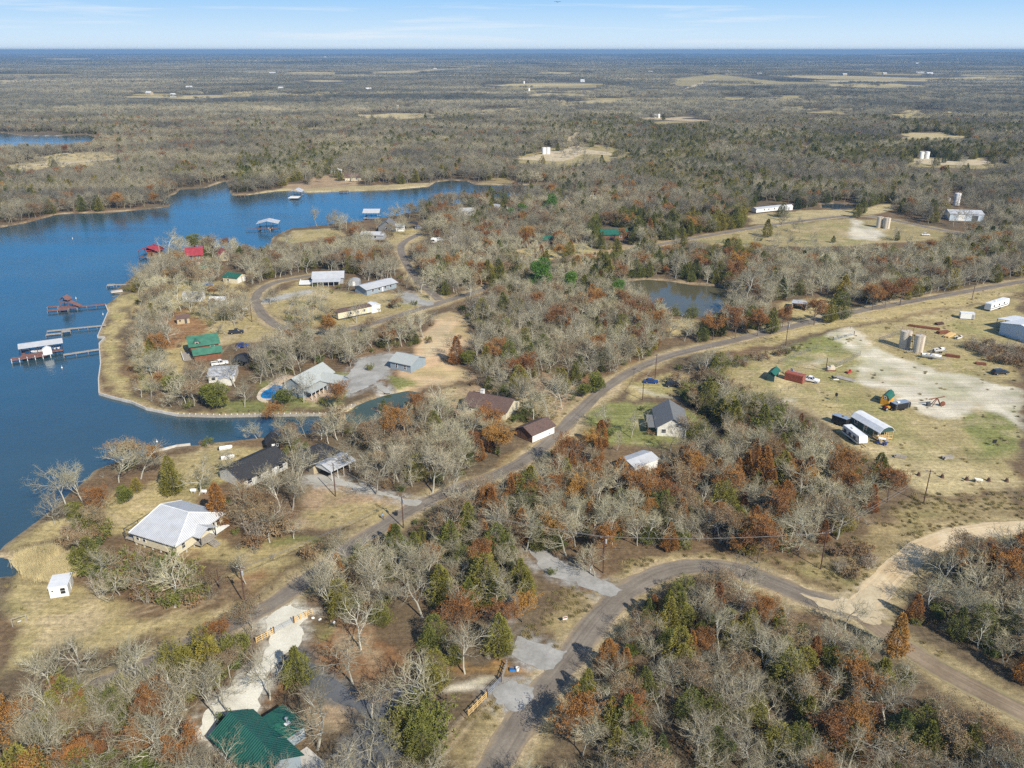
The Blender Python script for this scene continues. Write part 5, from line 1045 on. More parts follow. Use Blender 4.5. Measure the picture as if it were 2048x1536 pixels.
# junk and stacks
def stack(name,label,px,py,ang,L,n,m,cat,w=.18,cross=True):
    c=W(px,py); T=thing(name,label,cat,(c.x,c.y,0),ang); b=MB()
    for i in range(n): b.box(random.uniform(-.25,.25),(i%5)*w*1.4,.22+(i//5)*w*1.1,L,w,w*.9,rz=random.uniform(-.05,.05))
    b.build('pile',M[m],T)
    if cross:
        b=MB(); b.box(-L*.3,w*2.5,.06,.2,w*8,.12); b.box(L*.3,w*2.5,.06,.2,w*8,.12); b.build('bearer',M['rust'],T)
stack('pipe_stack',"long stack of rusty brown steel beams on the grass",1848,657,-.45,11,10,'rust','steel stack',.25)
stack('lumber_stack',"pale timber planks stacked near the workshop",1903,673,.75,6.5,10,'woodyellow','timber stack',.3)
stack('scrap_pile',"dark scrap metal heap beside the timber planks",1888,668,.2,4.5,14,'rust','scrap heap',.3)
stack('scrap_pile',"low brown scrap heap at the middle of the tank field edge",1905,715,-.5,4.5,12,'rust','scrap heap',.28)
stack('scrap_pile',"rusty scrap bits farther right along the field edge",1962,730,-.4,3.0,9,'rust','scrap heap',.28)
stack('brush_pile',"dark brush heap on the grass behind the near tanks",1881,650,.3,3.2,14,'polewood','brush heap',.25,False)
stack('brush_pile',"grey brush heap on the straw field, right one",1898,919,.3,3.0,14,'woodgrey','brush heap',.22,False)
stack('brush_pile',"grey brush heap on the straw field, left one",1800,917,-.3,2.6,12,'woodgrey','brush heap',.22,False)
c=W(1690,752+6); T=thing('platform',"flat tan timber platform lying on the grass",'platform',(c.x,c.y,0),-.75); b=MB(); b.box(0,0,.18,6.5,2.6,.12); b.build('top',M['woodgrey'],T); b=MB(); b.box(0,-.9,.06,6.3,.15,.11); b.box(0,.9,.06,6.3,.15,.11); b.build('bearer',M['rust'],T)
c=W(1668,758); T=thing('implement',"small dark farm implement left of the timber platform",'implement',(c.x,c.y,0)); b=MB(); b.box(0,0,.5,1.6,.3,.3); b.box(-.5,.3,.7,.4,.9,.5); b.build('frame',M['black'],T); b=MB(); b.box(.4,-.7,.12,1.8,.5,.2); b.build('blade',M['white'],T)
c=W(1697,746); T=thing('implement',"bright red farm implement on the grass by the yard",'implement',(c.x,c.y,0),.4); b=MB(); b.box(0,0,.5,2.0,.9,.35); b.box(.6,0,.9,.4,.6,.5); b.build('deck',M['carred'],T); b=MB(); b.lathe((-.8,-.5,.3),[(.01,0),(.3,0),(.3,.15),(.01,.15)],10,'y'); b.build('wheel',M['tyre'],T)
# ---------------------------------------------------------------- vehicles
def wheel(T,x,y,r,w=.24):
    b=MB(); b.lathe((x,y,r),[(r*.6,-w/2),(r*.95,-w/2),(r,-w*.3),(r,w*.3),(r*.95,w/2),(r*.6,w/2)],14,'y'); ty=b.build('wheel',M['tyre'],T)
    b=MB(); b.lathe((x,y,r),[(.01,-w*.42),(r*.6,-w*.5),(r*.6,w*.5),(.01,w*.42)],12,'y'); b.build('rim',M['galv'],ty)
def car(label,px,py,ang,m,kind='car',cat=None,L=4.6,Wd=1.82,group=None,loc=None):
    c=W(px,py) if loc is None else Vector(loc); T=thing({'car':'parked_car','pickup':'pickup_truck','suv':'parked_car'}[kind],label,cat or ('pickup' if kind=='pickup' else 'car'),(c.x,c.y,.03),ang,group)
    LANDMARKS.append((c.x,c.y,label)); BUILT.append((c.x,c.y,3.5))
    a=L/2; hw=Wd/2
    if kind=='pickup':
        prof=[(-a,.45),(a,.45),(a,.95),(a*.62,1.1),(a*.45,1.12),(a*.2,1.12),(-a*.98,1.12),(-a,1.05)]
        cab=[(a*.42,1.11),(a*.2,1.78),(-a*.18,1.82),(-a*.28,1.11)]
    elif kind=='suv':
        prof=[(-a,.45),(a,.45),(a,.9),(a*.9,1.02),(a*.42,1.1),(-a,1.1)]; cab=[(a*.45,1.09),(a*.18,1.68),(-a*.8,1.7),(-a*.96,1.09)]
    else:
        prof=[(-a,.35),(a,.35),(a,.72),(a*.88,.82),(a*.4,.92),(-a*.62,.94),(-a*.95,.9),(-a,.75)]; cab=[(a*.42,.91),(a*.12,1.4),(-a*.38,1.42),(-a*.75,.92)]
    b=MB(); b.loft([[(x,-hw,z) if .5<z else (x,-hw*.96,z) for x,z in prof],[(x,hw,z) if .5<z else (x,hw*.96,z) for x,z in prof]]); b.build('body',M[m],T)
    b=MB(); zt=max(z for x,z in cab); b.loft([[(x*(1 if z<zt-.1 else 1),-(hw*.93 if z<zt-.1 else hw*.72),z) for x,z in cab],[(x,(hw*.93 if z<zt-.1 else hw*.72),z) for x,z in cab]]); b.build('windows',M['glass'],T)
    b=MB(); xs=[x for x,z in cab if z>zt-.1]; b.box((xs[0]+xs[1])/2,0,zt+.02,abs(xs[0]-xs[1])+.06,hw*1.5,.07); 
    for x0,z0,x1,z1 in ((cab[0][0],cab[0][1],cab[1][0],cab[1][1]),(cab[3][0],cab[3][1],cab[2][0],cab[2][1])):
        for s in(-1,1): b.tube((x0,s*hw*.93,z0),(x1,s*hw*.72,z1),.055,n=5)
    xm=(xs[0]+xs[1])/2-.1
    for s in(-1,1): b.tube((xm,s*hw*.94,cab[0][1]),(xm,s*hw*.73,zt),.05,n=5)
    b.build('roof',M[m],T)
    if kind=='pickup':
        b=MB(); b.bx(-a*.96,-a*.32,-hw*.82,hw*.82,1.123,1.13); b.build('bed_liner',M['black'],T)
        b=MB(); b.bx(-a*.97,-a*.3,-hw,-hw*.84,1.123,1.3); b.bx(-a*.97,-a*.3,hw*.84,hw,1.123,1.3); b.bx(-a,-a*.97,-hw,hw,1.0,1.3); b.build('bed_wall',M[m],T)
    for x in (a*.64,-a*.6):
        for s in(-1,1): wheel(T,x,s*(hw-.1),.36 if kind!='car' else .32)
    for s in(-1,1):
        b=MB(); b.box(a+.005,s*hw*.72,prof[2][1]-.12,.04,.36,.16); b.build('headlight',M['lens'],T)
        b=MB(); b.box(-a-.005,s*hw*.78,prof[-1][1]-.12,.04,.26,.18); b.build('tail_light',M['taillens'],T)
    return T
car("white crew cab pickup nose to the camera beside the red container",1620,763,-.55,'carwhite','pickup',L=5.7,Wd=1.98)
car("white pickup with red markings beside the white cottage",440,730,.45,'carwhite','pickup',L=5.6,Wd=1.95)
car("black pickup on the sandy track above the green cabin",473,667,.3,'cardark','pickup',L=5.5,Wd=1.95)
car("dark blue car under the trees below the black pickup",486,695,.5,'navy','suv',L=4.8,Wd=1.9)
car("blue car parked on the grass beside the road",1302,766,-.12,'carblue','car')
car("dark car half hidden by the thicket near the blue car",1345,773,.0,'cardark','suv')
car("silver car driving on the lakeside road under the trees",978,984,.45,'carsilver','car')
car("silver car at the end of the lane by the dark carport",838,458,.05,'carsilver','suv')
car("dark covered truck alone at the far edge of the yard",1999,748,.2,'cardark','suv',L=5.6,Wd=2.1)
car("white car among trees right of the far lane",880,482,.1,'carwhite','suv')
car("white car among the junk near the far turnaround",1851,471,-.2,'carwhite','car')
def caravan(label,A,B,D,h,m='carwhite',name='camper_trailer',cat='camper trailer',zb=.55,win=3,stripe='darkgrey',nose=.8,roofm='white_roof',axles=2):
    T,L=put(name,label,cat,A,B,D=D); b=MB()
    b.prism([(-L/2,zb+.2),(-L/2+.3,zb),(L/2-nose,zb),(L/2,zb+.5),(L/2,zb+1.2),(L/2-nose*.6,h),(-L/2+.15,h),(-L/2,h-.2)],'y',0,D); b.build('body',M[m],T)
    b=MB(); b.bx(-L/2+.2,L/2-nose*.7,.06,D-.06,h+.003,h+.05); R_=b.build('roof',M[roofm],T)
    b=MB(); b.box(-L*.15,D*.5,h+.18,.8,.7,.25); b.build('air_conditioner',M['white'],R_)
    if stripe:
        b=MB(); b.bx(-L/2+.05,L/2-nose,-.015,-.002,zb+.5,zb+.8); b.build('stripe',M[stripe],T)
    for i in range(win): window(T,'f',L,D,-L*.33+i*L*.27,h*.62,.9,.55,fm='darkgrey')
    for k in range(axles):
        for yy in(-.02,D+.02):
            b=MB(); b.lathe((-.4+k*.85,yy,.36),[(.01,-.1),(.32,-.1),(.36,0),(.32,.1),(.01,.1)],12,'y'); b.build('wheel',M['tyre'],T)
    b=MB(); b.box(L/2+.6,D/2,.5,1.4,.16,.12); b.build('hitch',M['black'],T)
    return T
caravan("long white camper trailer behind bare branches below the green cabin",(1683,868),(1717,894),2.5,2.9)
caravan("white and grey fifth wheel trailer parked near the far thicket",(1980,624),(2017,612),2.6,3.4,stripe='darkgrey')
T=caravan("black cargo trailer with silver roof beside the yellow barn",(1789,824),(1820,818),2.4,2.3,m='black',name='cargo_trailer',cat='trailer',win=0,stripe=None,nose=.2,roofm='galv')
b=MB(); b.box(-2.4,-.01,1.4,.08,.03,1.7); b.box(2.2,-.01,1.4,.08,.03,1.7); b.build('corner_trim',M['galv'],T)
caravan("small white camper among the upper trees, the left one",(862,487),(874,487),2.5,2.8,win=2)
# golf cart
c=W(1763,889); T=thing('golf_cart',"blue golf cart with white roof in front of the green cabin",'golf cart',(c.x,c.y,.02),-.5); b=MB(); b.loft([[(x,-.62,z) for x,z in ((-1.3,.3),(1.3,.3),(1.3,.65),(.7,.85),(.5,.5),(-.3,.5),(-.4,.8),(-1.3,.8))],[(x,.62,z) for x,z in ((-1.3,.3),(1.3,.3),(1.3,.65),(.7,.85),(.5,.5),(-.3,.5),(-.4,.8),(-1.3,.8))]]); b.build('body',M['navy'],T)
b=MB(); b.box(-.1,0,1.85,1.9,1.25,.08); b.build('canopy',M['white'],T); b=MB()
for x in(-.95,.75):
    for s in(-.56,.56): b.tube((x,s,.7),(x*.95,s,1.83),.03,n=4)
b.build('canopy_post',M['black'],T); b=MB(); b.box(-.2,0,.62,.55,1.1,.2); b.box(-.5,0,.95,.12,1.1,.5); b.build('seat',M['tan'],T)
for x in(-.85,.85):
    for s in(-.55,.55): wheel(T,x,s,.24,.2)
# yellow tractor bits
c=W(1774,820); T=thing('tractor',"small yellow and red tractor squeezed between barn and cargo trailer",'tractor',(c.x,c.y,.02),.3); b=MB(); b.box(.5,0,.85,1.4,.7,.6); b.build('hood',M['yellow'],T); b=MB(); b.box(-.6,0,.8,.8,.8,.5); b.box(-.8,0,1.2,.15,.6,.6); b.build('seat',M['carred'],T)
for x,r_ in((-.7,.62),(1.0,.36)):
    for s in(-.6,.6): wheel(T,x,s,r_,.3)
b=MB(); b.box(1.9,0,.4,.5,1.5,.5); b.tube((.2,-.4,1.0),(1.8,-.4,.5),.08,n=5); b.tube((.2,.4,1.0),(1.8,.4,.5),.08,n=5); b.build('loader_bucket',M['yellow'],T)
# boats on trailers near the tanks
def trailer_under(T,L,W_):
    b=MB(); b.box(0,-.5,-.25,L,.1,.12); b.box(0,.5,-.25,L,.1,.12); b.box(L*.6,0,-.25,L*.35,.1,.1); b.build('trailer_frame',M['galv'],T)
    for x in(-.8,0.05):
        for s in(-1,1): wheel_at=MB(); wheel_at.lathe((x,s*W_*.5,-.4),[(.01,-.1),(.3,-.1),(.33,0),(.3,.1),(.01,.1)],12,'y'); wheel_at.build('wheel',M['tyre'],T)
c=W(1862,717); T=boat('boat',"white boat on a trailer outside the corner of the tank fence",c.x,c.y,.75,-.35,L=6.2,Wd=2.1); trailer_under(T,6,2.1)
c=W(1878,705); T=boat('boat',"second white boat behind the one at the tank fence corner",c.x,c.y,.75,.35,L=5.0,Wd=1.9); trailer_under(T,5,1.9)
c=W(1918,677); T=boat('boat',"small white boat left on the grass by the timber planks",c.x,c.y,.1,.5,L=3.6,Wd=1.6)
c=W(1592,752); T=thing('utility_trailer',"small open trailer stacked with junk behind the white pickup",'trailer',(c.x,c.y,0),.2); b=MB(); b.box(0,0,.55,3.6,1.8,.15); b.build('bed',M['rust'],T); b=MB(); b.box(-.8,0,1.2,.9,1.4,1.2); b.box(.7,.2,.95,1.3,1.2,.7); b.build('load',M['woodgrey'],T)
for s in(-.95,.95): wheel(T,0,s,.32)
b=MB(); b.box(-1.75,0,1.7,.06,1.8,2.2); b.build('headboard',M['white'],T)
c=W(416,571); T=boat('boat',"blue covered boat parked on grass by the green roofed garage",c.x,c.y,.3,-.15,L=5.2,Wd=2,m='tarpblue',seats=False)
c=W(462,923); 
# ---------------------------------------------------------------- poles and lines
def pole(label,px,py,h,arm=True,transformer=False,r=.14):
    c=W(px,py); T=thing('utility_pole',label,'utility pole',(c.x,c.y,0),random.uniform(-.5,.5),'wooden utility poles'); b=MB(); b.tube((0,0,-.2),(random.uniform(-.1,.1),0,h),r,r*.72,8); b.build('pole',M['polewood'],T)
    LANDMARKS.append((c.x,c.y,label))
    if arm:
        b=MB(); b.box(0,.12,h-.45,1.9,.1,.12); b.build('crossarm',M['polewood'],T); b=MB()
        for x in(-.8,0,.8): b.lathe((x,.12,h-.38),[(.04,0),(.06,.08),(.03,.18),(.01,.2)],8)
        b.build('insulator',M['white'],T)
    if transformer: b=MB(); b.lathe((.32,0,h-1.9),[(.01,0),(.24,0),(.24,.85),(.1,.95),(.01,.98)],12); b.build('transformer',M['grey'],T)
    return Vector((c.x,c.y,h-.3))
PA=pole("tall pole with transformer by the road below the tin roofed house",491,1211,9,transformer=True)
PB=pole("pole with transformer at the bare lot corner by the road",807,1056,8.5,transformer=True)
PC=pole("bare brown pole standing in the middle of the bare lot",671,993,9,arm=False)
PD=pole("pole with transformer beside the grey driveway at the road bend",1206,1146,9,transformer=True)
PE=pole("leaning pole in the brush above the road bend",1641,1138,9)
PF=pole("pole at the foot of the straw field in the brush",1847,1007,9)
PG=pole("pole at the roadside where the blue car is parked",1310,757,8.5)
PH=pole("shorter pole in front of the blue car drive",1285,800,7,arm=False)
PI=pole("pole with transformer along the road by the tank yard gate",1571,691,9,transformer=True)
PJ=pole("dark pole far along the road near the right edge",1944,598,9)
PK=pole("pole beside the loop road in front of the trailer home",660,668,8,transformer=True)
PL=pole("thin pole on the grass inside the loop road bend",504,644,8,arm=False)
PM=pole("thin pole by the green roofed garage",494,570,8,arm=False)
PN=pole("short pole in the brush left of the tall transformer pole",440,1178,4.5,arm=False)
PO=pole("white topped pole on the road verge beyond the pond",1622,586,8)
def line(label,pts,sag=.8,r=.032,offs=(-.5,.5)):
    T=thing('power_line',label,'power line',pts[0]); b=MB()
    for o in offs:
        for a,c in zip(pts[:-1],pts[1:]):
            prev=None
            for i in range(13):
                t=i/12; p=a.lerp(c,t)-pts[0]+Vector((o,0,-sag*4*t*(1-t))); 
                if prev is not None: b.tube(prev,p,r,n=3,cap=False)
                prev=p
    b.build('wires',M['wire'],T)
line("twin power wires over the road bend to the field pole",[PD,PE,PF])
line("power wires along the lakeside road over the trees",[PA,PB],offs=(0,.4))
line("service wire from the lot corner pole to the bare brown pole",[PB,PC],offs=(0,))
line("service wires from the roadside pole to the blue car drive pole",[PG,PH],offs=(0,.3))
line("wires crossing the wood from the road bend pole to the lot corner pole",[PD,PB])
line("power wires along the main road to the right edge",[PG,PI,PJ])
# ---------------------------------------------------------------- fences and gates
def rail_fence(label,A,B,n,m='woodyellow',h=1.25,rails=3):
    a,ang,L=frame(A,B); T=thing('timber_fence',label,'fence',(a.x,a.y,0),ang)
    for i in range(n+1):
        b=MB(); b.box(L*i/n,0,h/2,.16,.16,h+.1); b.build('post',M[m],T)
    for k in range(rails):
        b=MB(); b.box(L/2,-.1,.35+k*(h-.4)/(rails-1),L+.2,.05,.14); b.build('rail',M[m],T)
def metal_gate(label,A,B,h=1.25):
    a,ang,L=frame(A,B); T=thing('metal_gate',label,'gate',(a.x,a.y,0),ang); b=MB()
    for z in (.2,.45,.7,.95,1.2): b.tube((.15,0,z),(L-.15,0,z),.035,n=6)
    for x in(.15,L/2,L-.15): b.tube((x,0,.2),(x,0,1.2),.035,n=6)
    b.build('panel',M['galv'],T); b=MB(); b.box(0,0,.75,.2,.2,1.5); b.box(L,0,.75,.2,.2,1.5); b.build('gate_post',M['polewood'],T)
rail_fence("yellow timber fence left of the gate over the gravel drive",(513,1286),(546,1268),3); metal_gate("silver metal gate closing the gravel drive",(548,1267),(588,1246)); rail_fence("short yellow timber fence right of the gravel drive gate",(590,1245),(624,1228),3)
rail_fence("yellow timber fence beside the asphalt apron",(937,1432),(972,1396),4); metal_gate("silver metal gate between white gravel and asphalt apron",(974,1394),(1002,1364))
rail_fence("brown timber fence running up from the apron gate",(1003,1362),(1013,1332),3,m='woodgrey')
chainlink("wire fence with thin posts along the lower edge of the near field",[(200,1340),(290,1310),(360,1286),(420,1253),(470,1228),(520,1198),(545,1180)],h=1.15,close=False,m='wire',step=5.0,rails=False,meshlines=False,name='wire_fence',postm='polewood',pr=.05)
chainlink("wire fence along the track at the bottom of the picture",[(820,1536),(880,1490),(930,1437)],h=1.1,close=False,step=5.0,rails=False,meshlines=False,name='wire_fence',postm='polewood',pr=.05)
chainlink("wire stock fence between paddock and thicket",[(1480,718),(1530,705),(1600,690)],h=1.2,close=False,step=4.0,rails=False,meshlines=False,name='wire_fence',postm='polewood',pr=.06)
chainlink("dark wire fence line behind the tank yard",[(1700,658),(1760,648),(1850,668),(1930,700),(2060,735)],h=1.2,close=False,step=4.0,rails=False,meshlines=False,name='wire_fence',postm='polewood',pr=.06)
chainlink("wire pen fence in front of the red container",[(1500,770),(1545,790),(1592,775)],h=1.2,close=False,step=3.0,rails=False,meshlines=False,name='wire_fence',postm='polewood',pr=.06)
chainlink("low dark fence on the lawn below the pool",[(476,825),(520,824)],h=1.0,close=False,step=2.2,rails=False,meshlines=False,name='wire_fence',postm='polewood',pr=.07)
metal_gate("pipe gate at the entrance of the tank yard",(1666,681),(1708,670))
# ---------------------------------------------------------------- small things
c=W(793,1031); T=thing('trash_bin',"black wheeled trash bin at the road edge near the walking person",'bin',(c.x,c.y,.03)); b=MB(); b.loft([[(-.25,-.25,.08),(.25,-.25,.08),(.25,.25,.08),(-.25,.25,.08)],[(-.33,-.33,1.05),(.33,-.33,1.05),(.33,.33,1.05),(-.33,.33,1.05)]]); b.build('body',M['black'],T); b=MB(); b.box(0,0,1.1,.72,.74,.08); b.build('lid',M['darkgrey'],T)
for s in(-.25,.25): b=MB(); b.lathe((s,.28,.11),[(.01,-.04),(.1,-.04),(.11,.04),(.01,.04)],8,'x'); b.build('wheel',M['tyre'],T)
c=W(1130,1245); T=thing('yard_sign',"small pink and white yard sign in the brush beside the road",'sign',(c.x,c.y,0),.3); b=MB(); b.box(0,0,1.0,.9,.04,.7); b.build('panel',M['white'],T); b=MB(); b.box(0,-.025,1.12,.8,.01,.3); b.build('band',M['carred'],T); b=MB(); b.tube((-.35,.03,0),(-.35,.03,1.3),.03,n=4); b.tube((.35,.03,0),(.35,.03,1.3),.03,n=4); b.build('post',M['woodgrey'],T)
c=W(1181,1146); T=thing('meter_post',"short white meter post near the pole at the road bend",'meter',(c.x,c.y,0)); b=MB(); b.box(0,0,.8,.16,.16,1.6); b.build('post',M['white'],T); b=MB(); b.box(0,-.13,1.5,.36,.16,.55); b.build('meter_box',M['grey'],T)
c=W(490,625); T=thing('sign_board',"white sign board beside the loop road bend",'sign',(c.x,c.y,0),.2); b=MB(); b.box(0,0,1.6,2.6,.1,1.1); b.build('panel',M['white'],T); b=MB(); b.box(-1,.08,.8,.12,.1,1.6); b.box(1,.08,.8,.12,.1,1.6); b.build('post',M['woodgrey'],T)
c=W(40,1247); T=thing('swing_frame',"low timber A frame standing on the near field",'play frame',(c.x,c.y,0),.6); b=MB()
for x in(-1.2,1.2): b.tube((x,-.6,0),(x,0,1.5),.06,n=5); b.tube((x,.6,0),(x,0,1.5),.06,n=5)
b.tube((-1.3,0,1.5),(1.3,0,1.5),.06,n=5); b.build('frame',M['woodgrey'],T); b=MB(); b.box(0,0,.5,.6,.3,.05); b.build('seat',M['white'],T)
for px,py,lab in ((387,985,"white rectangular tank lying near the rust tree, left one"),(408,987,"white rectangular tank lying near the rust tree, right one")):
    c=W(px,py); T=thing('propane_tank',lab,'tank',(c.x,c.y,0)); b=MB(); b.lathe((-.8,0,.65),[(.01,0),(.35,.12),(.42,.3),(.42,1.3),(.35,1.5),(.01,1.6)],12,'x'); b.build('shell',M['white'],T); b=MB(); b.box(-.4,0,.15,.12,.6,.3); b.box(.4,0,.15,.12,.6,.3); b.build('saddle',M['concrete'],T)
for px,py,lab in ((452,899,"white upturned rowing boat on the grass by the channel"),(456,918,"dark covered grill cart near the upturned boat")):
    c=W(px,py)
    if 'boat' in lab: boat('boat',lab,c.x,c.y,.1,.4,L=3.4,Wd=1.4,seats=False)
    else:
        T=thing('grill',lab,'grill',(c.x,c.y,0),.3); b=MB(); b.lathe((-.7,0,.95),[(.01,0),(.4,.05),(.42,.7),(.4,1.35),(.01,1.4)],12,'x'); b.build('drum',M['black'],T); b=MB()
        for x in(-.5,.5): b.tube((x,-.3,0),(x,0,.8),.04,n=4); b.tube((x,.3,0),(x,0,.8),.04,n=4)
        b.build('stand',M['darkgrey'],T)
c=W(1987,892); T=thing('target_post',"black target board on the pale patch of the straw field",'target',(c.x,c.y,0)); b=MB(); b.box(0,0,1.4,1.1,.08,1.0); b.build('board',M['black'],T); b=MB(); b.tube((0,.06,0),(0,.06,1.9),.05,n=5); b.build('post',M['polewood'],T)
c=W(1671,803); T=thing('tripod_feeder',"dark tripod deer feeder on the grass of the field",'feeder',(c.x,c.y,0)); b=MB()
for k in range(3): a=2.1*k+.4; b.tube((math.cos(a)*1.2,math.sin(a)*1.2,0),(math.cos(a)*.25,math.sin(a)*.25,1.8),.04,n=4)
b.build('leg_frame',M['darkgrey'],T); b=MB(); b.lathe((0,0,1.6),[(.05,0),(.4,.4),(.42,1.1),(.2,1.3),(.01,1.35)],12); b.build('hopper',M['black'],T)
for px,py,lab in ((1837,951,"first dark stump from the left in the row across the straw field"),(1884,955,"second dark stump of the row across the straw field"),(1933,960,"dark stump just left of the pale cow"),(1977,962,"dark stump just right of the pale cow"),(2013,963,"last dark stump of the row, nearest the right edge")):
    c=W(px,py); T=thing('tree_stump',lab,'stump',(c.x,c.y,0),0,'dark stumps in a row across the straw field'); b=MB(); b.lathe((0,0,0),[(.6,0),(.42,.25),(.36,.7),(.01,.75)],9); b.build('trunk',M['polewood'],T); b=MB()
    for k in range(5): a=k*1.26; b.tube((0,0,.6),(math.cos(a)*.4,math.sin(a)*.4,1.3),.06,.015,4)
    b.build('sprout',M['polewood'],T)
for i,(px,py,lab) in enumerate(((626,1237,"white sack on the green grass right of the timber fence, left one"),(640,1240,"white sack on the green grass, the middle of three"),(668,1246,"white sack on the green grass, the right one"))):
    c=W(px,py); T=thing('sack',lab,'sack',(c.x,c.y,0),i*.8); b=MB(); b.loft([[(.3*math.cos(a),.2*math.sin(a),z) for a in np.linspace(0,5.6,8)] for z in (0,)]+[[(.36*math.cos(a),.26*math.sin(a),.16) for a in np.linspace(0,5.6,8)],[(.22*math.cos(a),.12*math.sin(a),.32) for a in np.linspace(0,5.6,8)]]); b.build('bag',M['white'],T); b=MB(); b.box(.1,0,.36,.12,.08,.1); b.build('tied_neck',M['white'],T)
for px,py,lab in ((1025,1341,"blue crate on the orange soil beside the apron gate"),(1035,1341,"white bucket on the orange soil beside the apron gate")):
    c=W(px,py); T=thing('crate' if 'crate' in lab else 'bucket',lab,'crate' if 'crate' in lab else 'bucket',(c.x,c.y,0)); b=MB()
    if 'crate' in lab: b.bx(-.5,.5,-.35,.35,0,.08); b.bx(-.5,.5,-.35,-.3,.08,.45); b.bx(-.5,.5,.3,.35,.08,.45); b.bx(-.5,-.45,-.3,.3,.08,.45); b.bx(.45,.5,-.3,.3,.08,.45); b.build('box',M['tarpblue'],T); b=MB(); b.box(0,0,.2,.7,.45,.2); b.build('contents',M['darkgrey'],T)
    else: b.lathe((0,0,0),[(.01,0),(.28,0),(.34,.7),(.3,.7),(.26,.05)],12); b.build('pail',M['white'],T); b=MB(); b.box(0,0,.78,.5,.03,.03); b.build('handle',M['grey'],T)
# dead snag with a pale broken trunk on the lawn
# ---------------------------------------------------------------- person, cow, bird
def skin_figure(name,J,E,mats,T,sub=1,pick=None):
    me=bpy.data.meshes.new(name); me.from_pydata([j[:3] for j in J],E,[]); o=bpy.data.objects.new(name,me); COL.objects.link(o)
    sk=o.modifiers.new('s','SKIN'); 
    for i,v in enumerate(me.skin_vertices[0].data): v.radius=(J[i][3],J[i][4] if len(J[i])>4 else J[i][3]); v.use_root=(i==0)
    if sub: su=o.modifiers.new('u','SUBSURF'); su.levels=sub; su.render_levels=sub
    dg=bpy.context.evaluated_depsgraph_get(); m2=bpy.data.meshes.new_from_object(o.evaluated_get(dg)); m2.name=name
    o.modifiers.clear(); o.data=m2; m2.materials.clear()
    for m in mats: m2.materials.append(M[m])
    if pick:
        for p in m2.polygons: p.material_index=pick(p.center)
    for p in m2.polygons: p.use_smooth=True
    o.parent=T; return o
c=W(766,1039); T=thing('person',"person in blue shirt and dark trousers walking on the lawn near the bin",'person',(c.x,c.y,.0),.5); LANDMARKS.append((c.x,c.y,"walking person"))
J=[(0,0,.95,.15,.11),(0,0,1.15,.14,.1),(0,.01,1.38,.18,.11),(0,.01,1.5,.06),(0,.02,1.64,.095,.1),(0,.02,1.74,.07)]
E=[(0,1),(1,2),(2,3),(3,4),(4,5)]
def chain(frm,pts):
    k=frm
    for p in pts: J.append(p); E.append((k,len(J)-1)); k=len(J)-1
    return k
for s,st in((-1,.22),(1,-.2)):
    chain(0,[(s*.1,0,.88,.09),(s*.1,st*.55-.05,.5,.062),(s*.1,st,.08,.042),(s*.1,st-.14,.04,.04)])
    k=chain(2,[(s*.2,0,1.42,.06),(s*.25,-st*.5,1.15,.045),(s*.25,-st-.08,.92,.033),(s*.25,-st-.12,.84,.03)])
    for f,(dx,dz,l) in enumerate(((-.03,-.08,1),(-.01,-.1,1),(.01,-.1,1),(.03,-.08,1),(.045,-.03,1))): chain(k,[(s*.25+dx*.7,-st-.13,.84+dz,.009)])
skin_figure('body',J,E,['skin','shirt','denim','tyre'],T,1,lambda p:3 if p.z<.09 else (2 if p.z<.97 and abs(p.x)<.2 else (1 if p.z<1.47 and (abs(p.x)<.235 or p.z>1.1) else 0)))
b=MB(); b.lathe((0,.04,1.66),[(.11,-.03),(.115,.05),(.09,.11),(.01,.14)],10); b.build('hair',M['hair'],T)
for s in(-.035,.035): b=MB(); b.box(s,-.085,1.66,.02,.02,.015); b.build('eye',M['black'],T)
c=W(1956,966); T=thing('cow',"pale cow standing on the straw field between dark stumps",'cow',(c.x,c.y,0),2.9); LANDMARKS.append((c.x,c.y,"pale cow"))
J=[(-.55,0,1.05,.28,.3),(0,0,1.0,.34,.36),(.5,0,1.02,.32,.34),(.8,0,1.15,.2,.2),(1.05,0,1.3,.13,.14),(1.3,0,1.22,.09,.1),(1.45,0,1.12,.075,.07)]; E=[(0,1),(1,2),(2,3),(3,4),(4,5),(5,6)]
for s in(-1,1):
    chain(2,[(.55,s*.17,.75,.12),(.53,s*.17,.42,.065),(.55,s*.17,.06,.055)])
    chain(0,[(-.65,s*.18,.8,.16),(-.55,s*.18,.55,.1),(-.72,s*.18,.38,.06),(-.68,s*.18,.06,.055)])
    chain(4,[(1.02,s*.22,1.34,.035)])
chain(0,[(-.88,0,1.1,.05),(-.95,0,.8,.025),(-.95,0,.5,.04)])
skin_figure('body',J,E,['animal'],T,1)
for s in(-1,1): b=MB(); b.tube((1.08,s*.1,1.38),(1.1,s*.26,1.55),.03,.008,6); b.build('horn',M['woodgrey'],T)
d=Vector(((1115-CX)/F,CP-(4-CY)/F*SP,-SP-(4-CY)/F*CP)); p=Vector((0,0,H))+d*150
T=thing('bird',"dark bird gliding high in the sky at the top edge",'bird',p,.4); J=[(0,-.25,0,.03),(0,0,0,.06),(0,.2,.02,.05),(0,.3,.03,.035),(0,.37,.02,.012)]; E=[(0,1),(1,2),(2,3),(3,4)]
skin_figure('body',J,E,['black'],T,1)
for s in(-1,1):
    b=MB(); vs=[(s*.04,.12,.02),(s*.04,-.1,.02),(s*.35,.16,.12),(s*.35,-.08,.12),(s*.72,.02,.05),(s*.68,-.1,.05)]; b.add(vs+[(x,y,z-.02) for x,y,z in vs],[(0,1,3,2),(2,3,5,4),(8,9,7,6),(10,11,9,8),(0,2,8,6),(2,4,10,8),(1,7,9,3),(3,9,11,5),(4,5,11,10),(0,6,7,1)]); b.build('wing',M['black'],T)
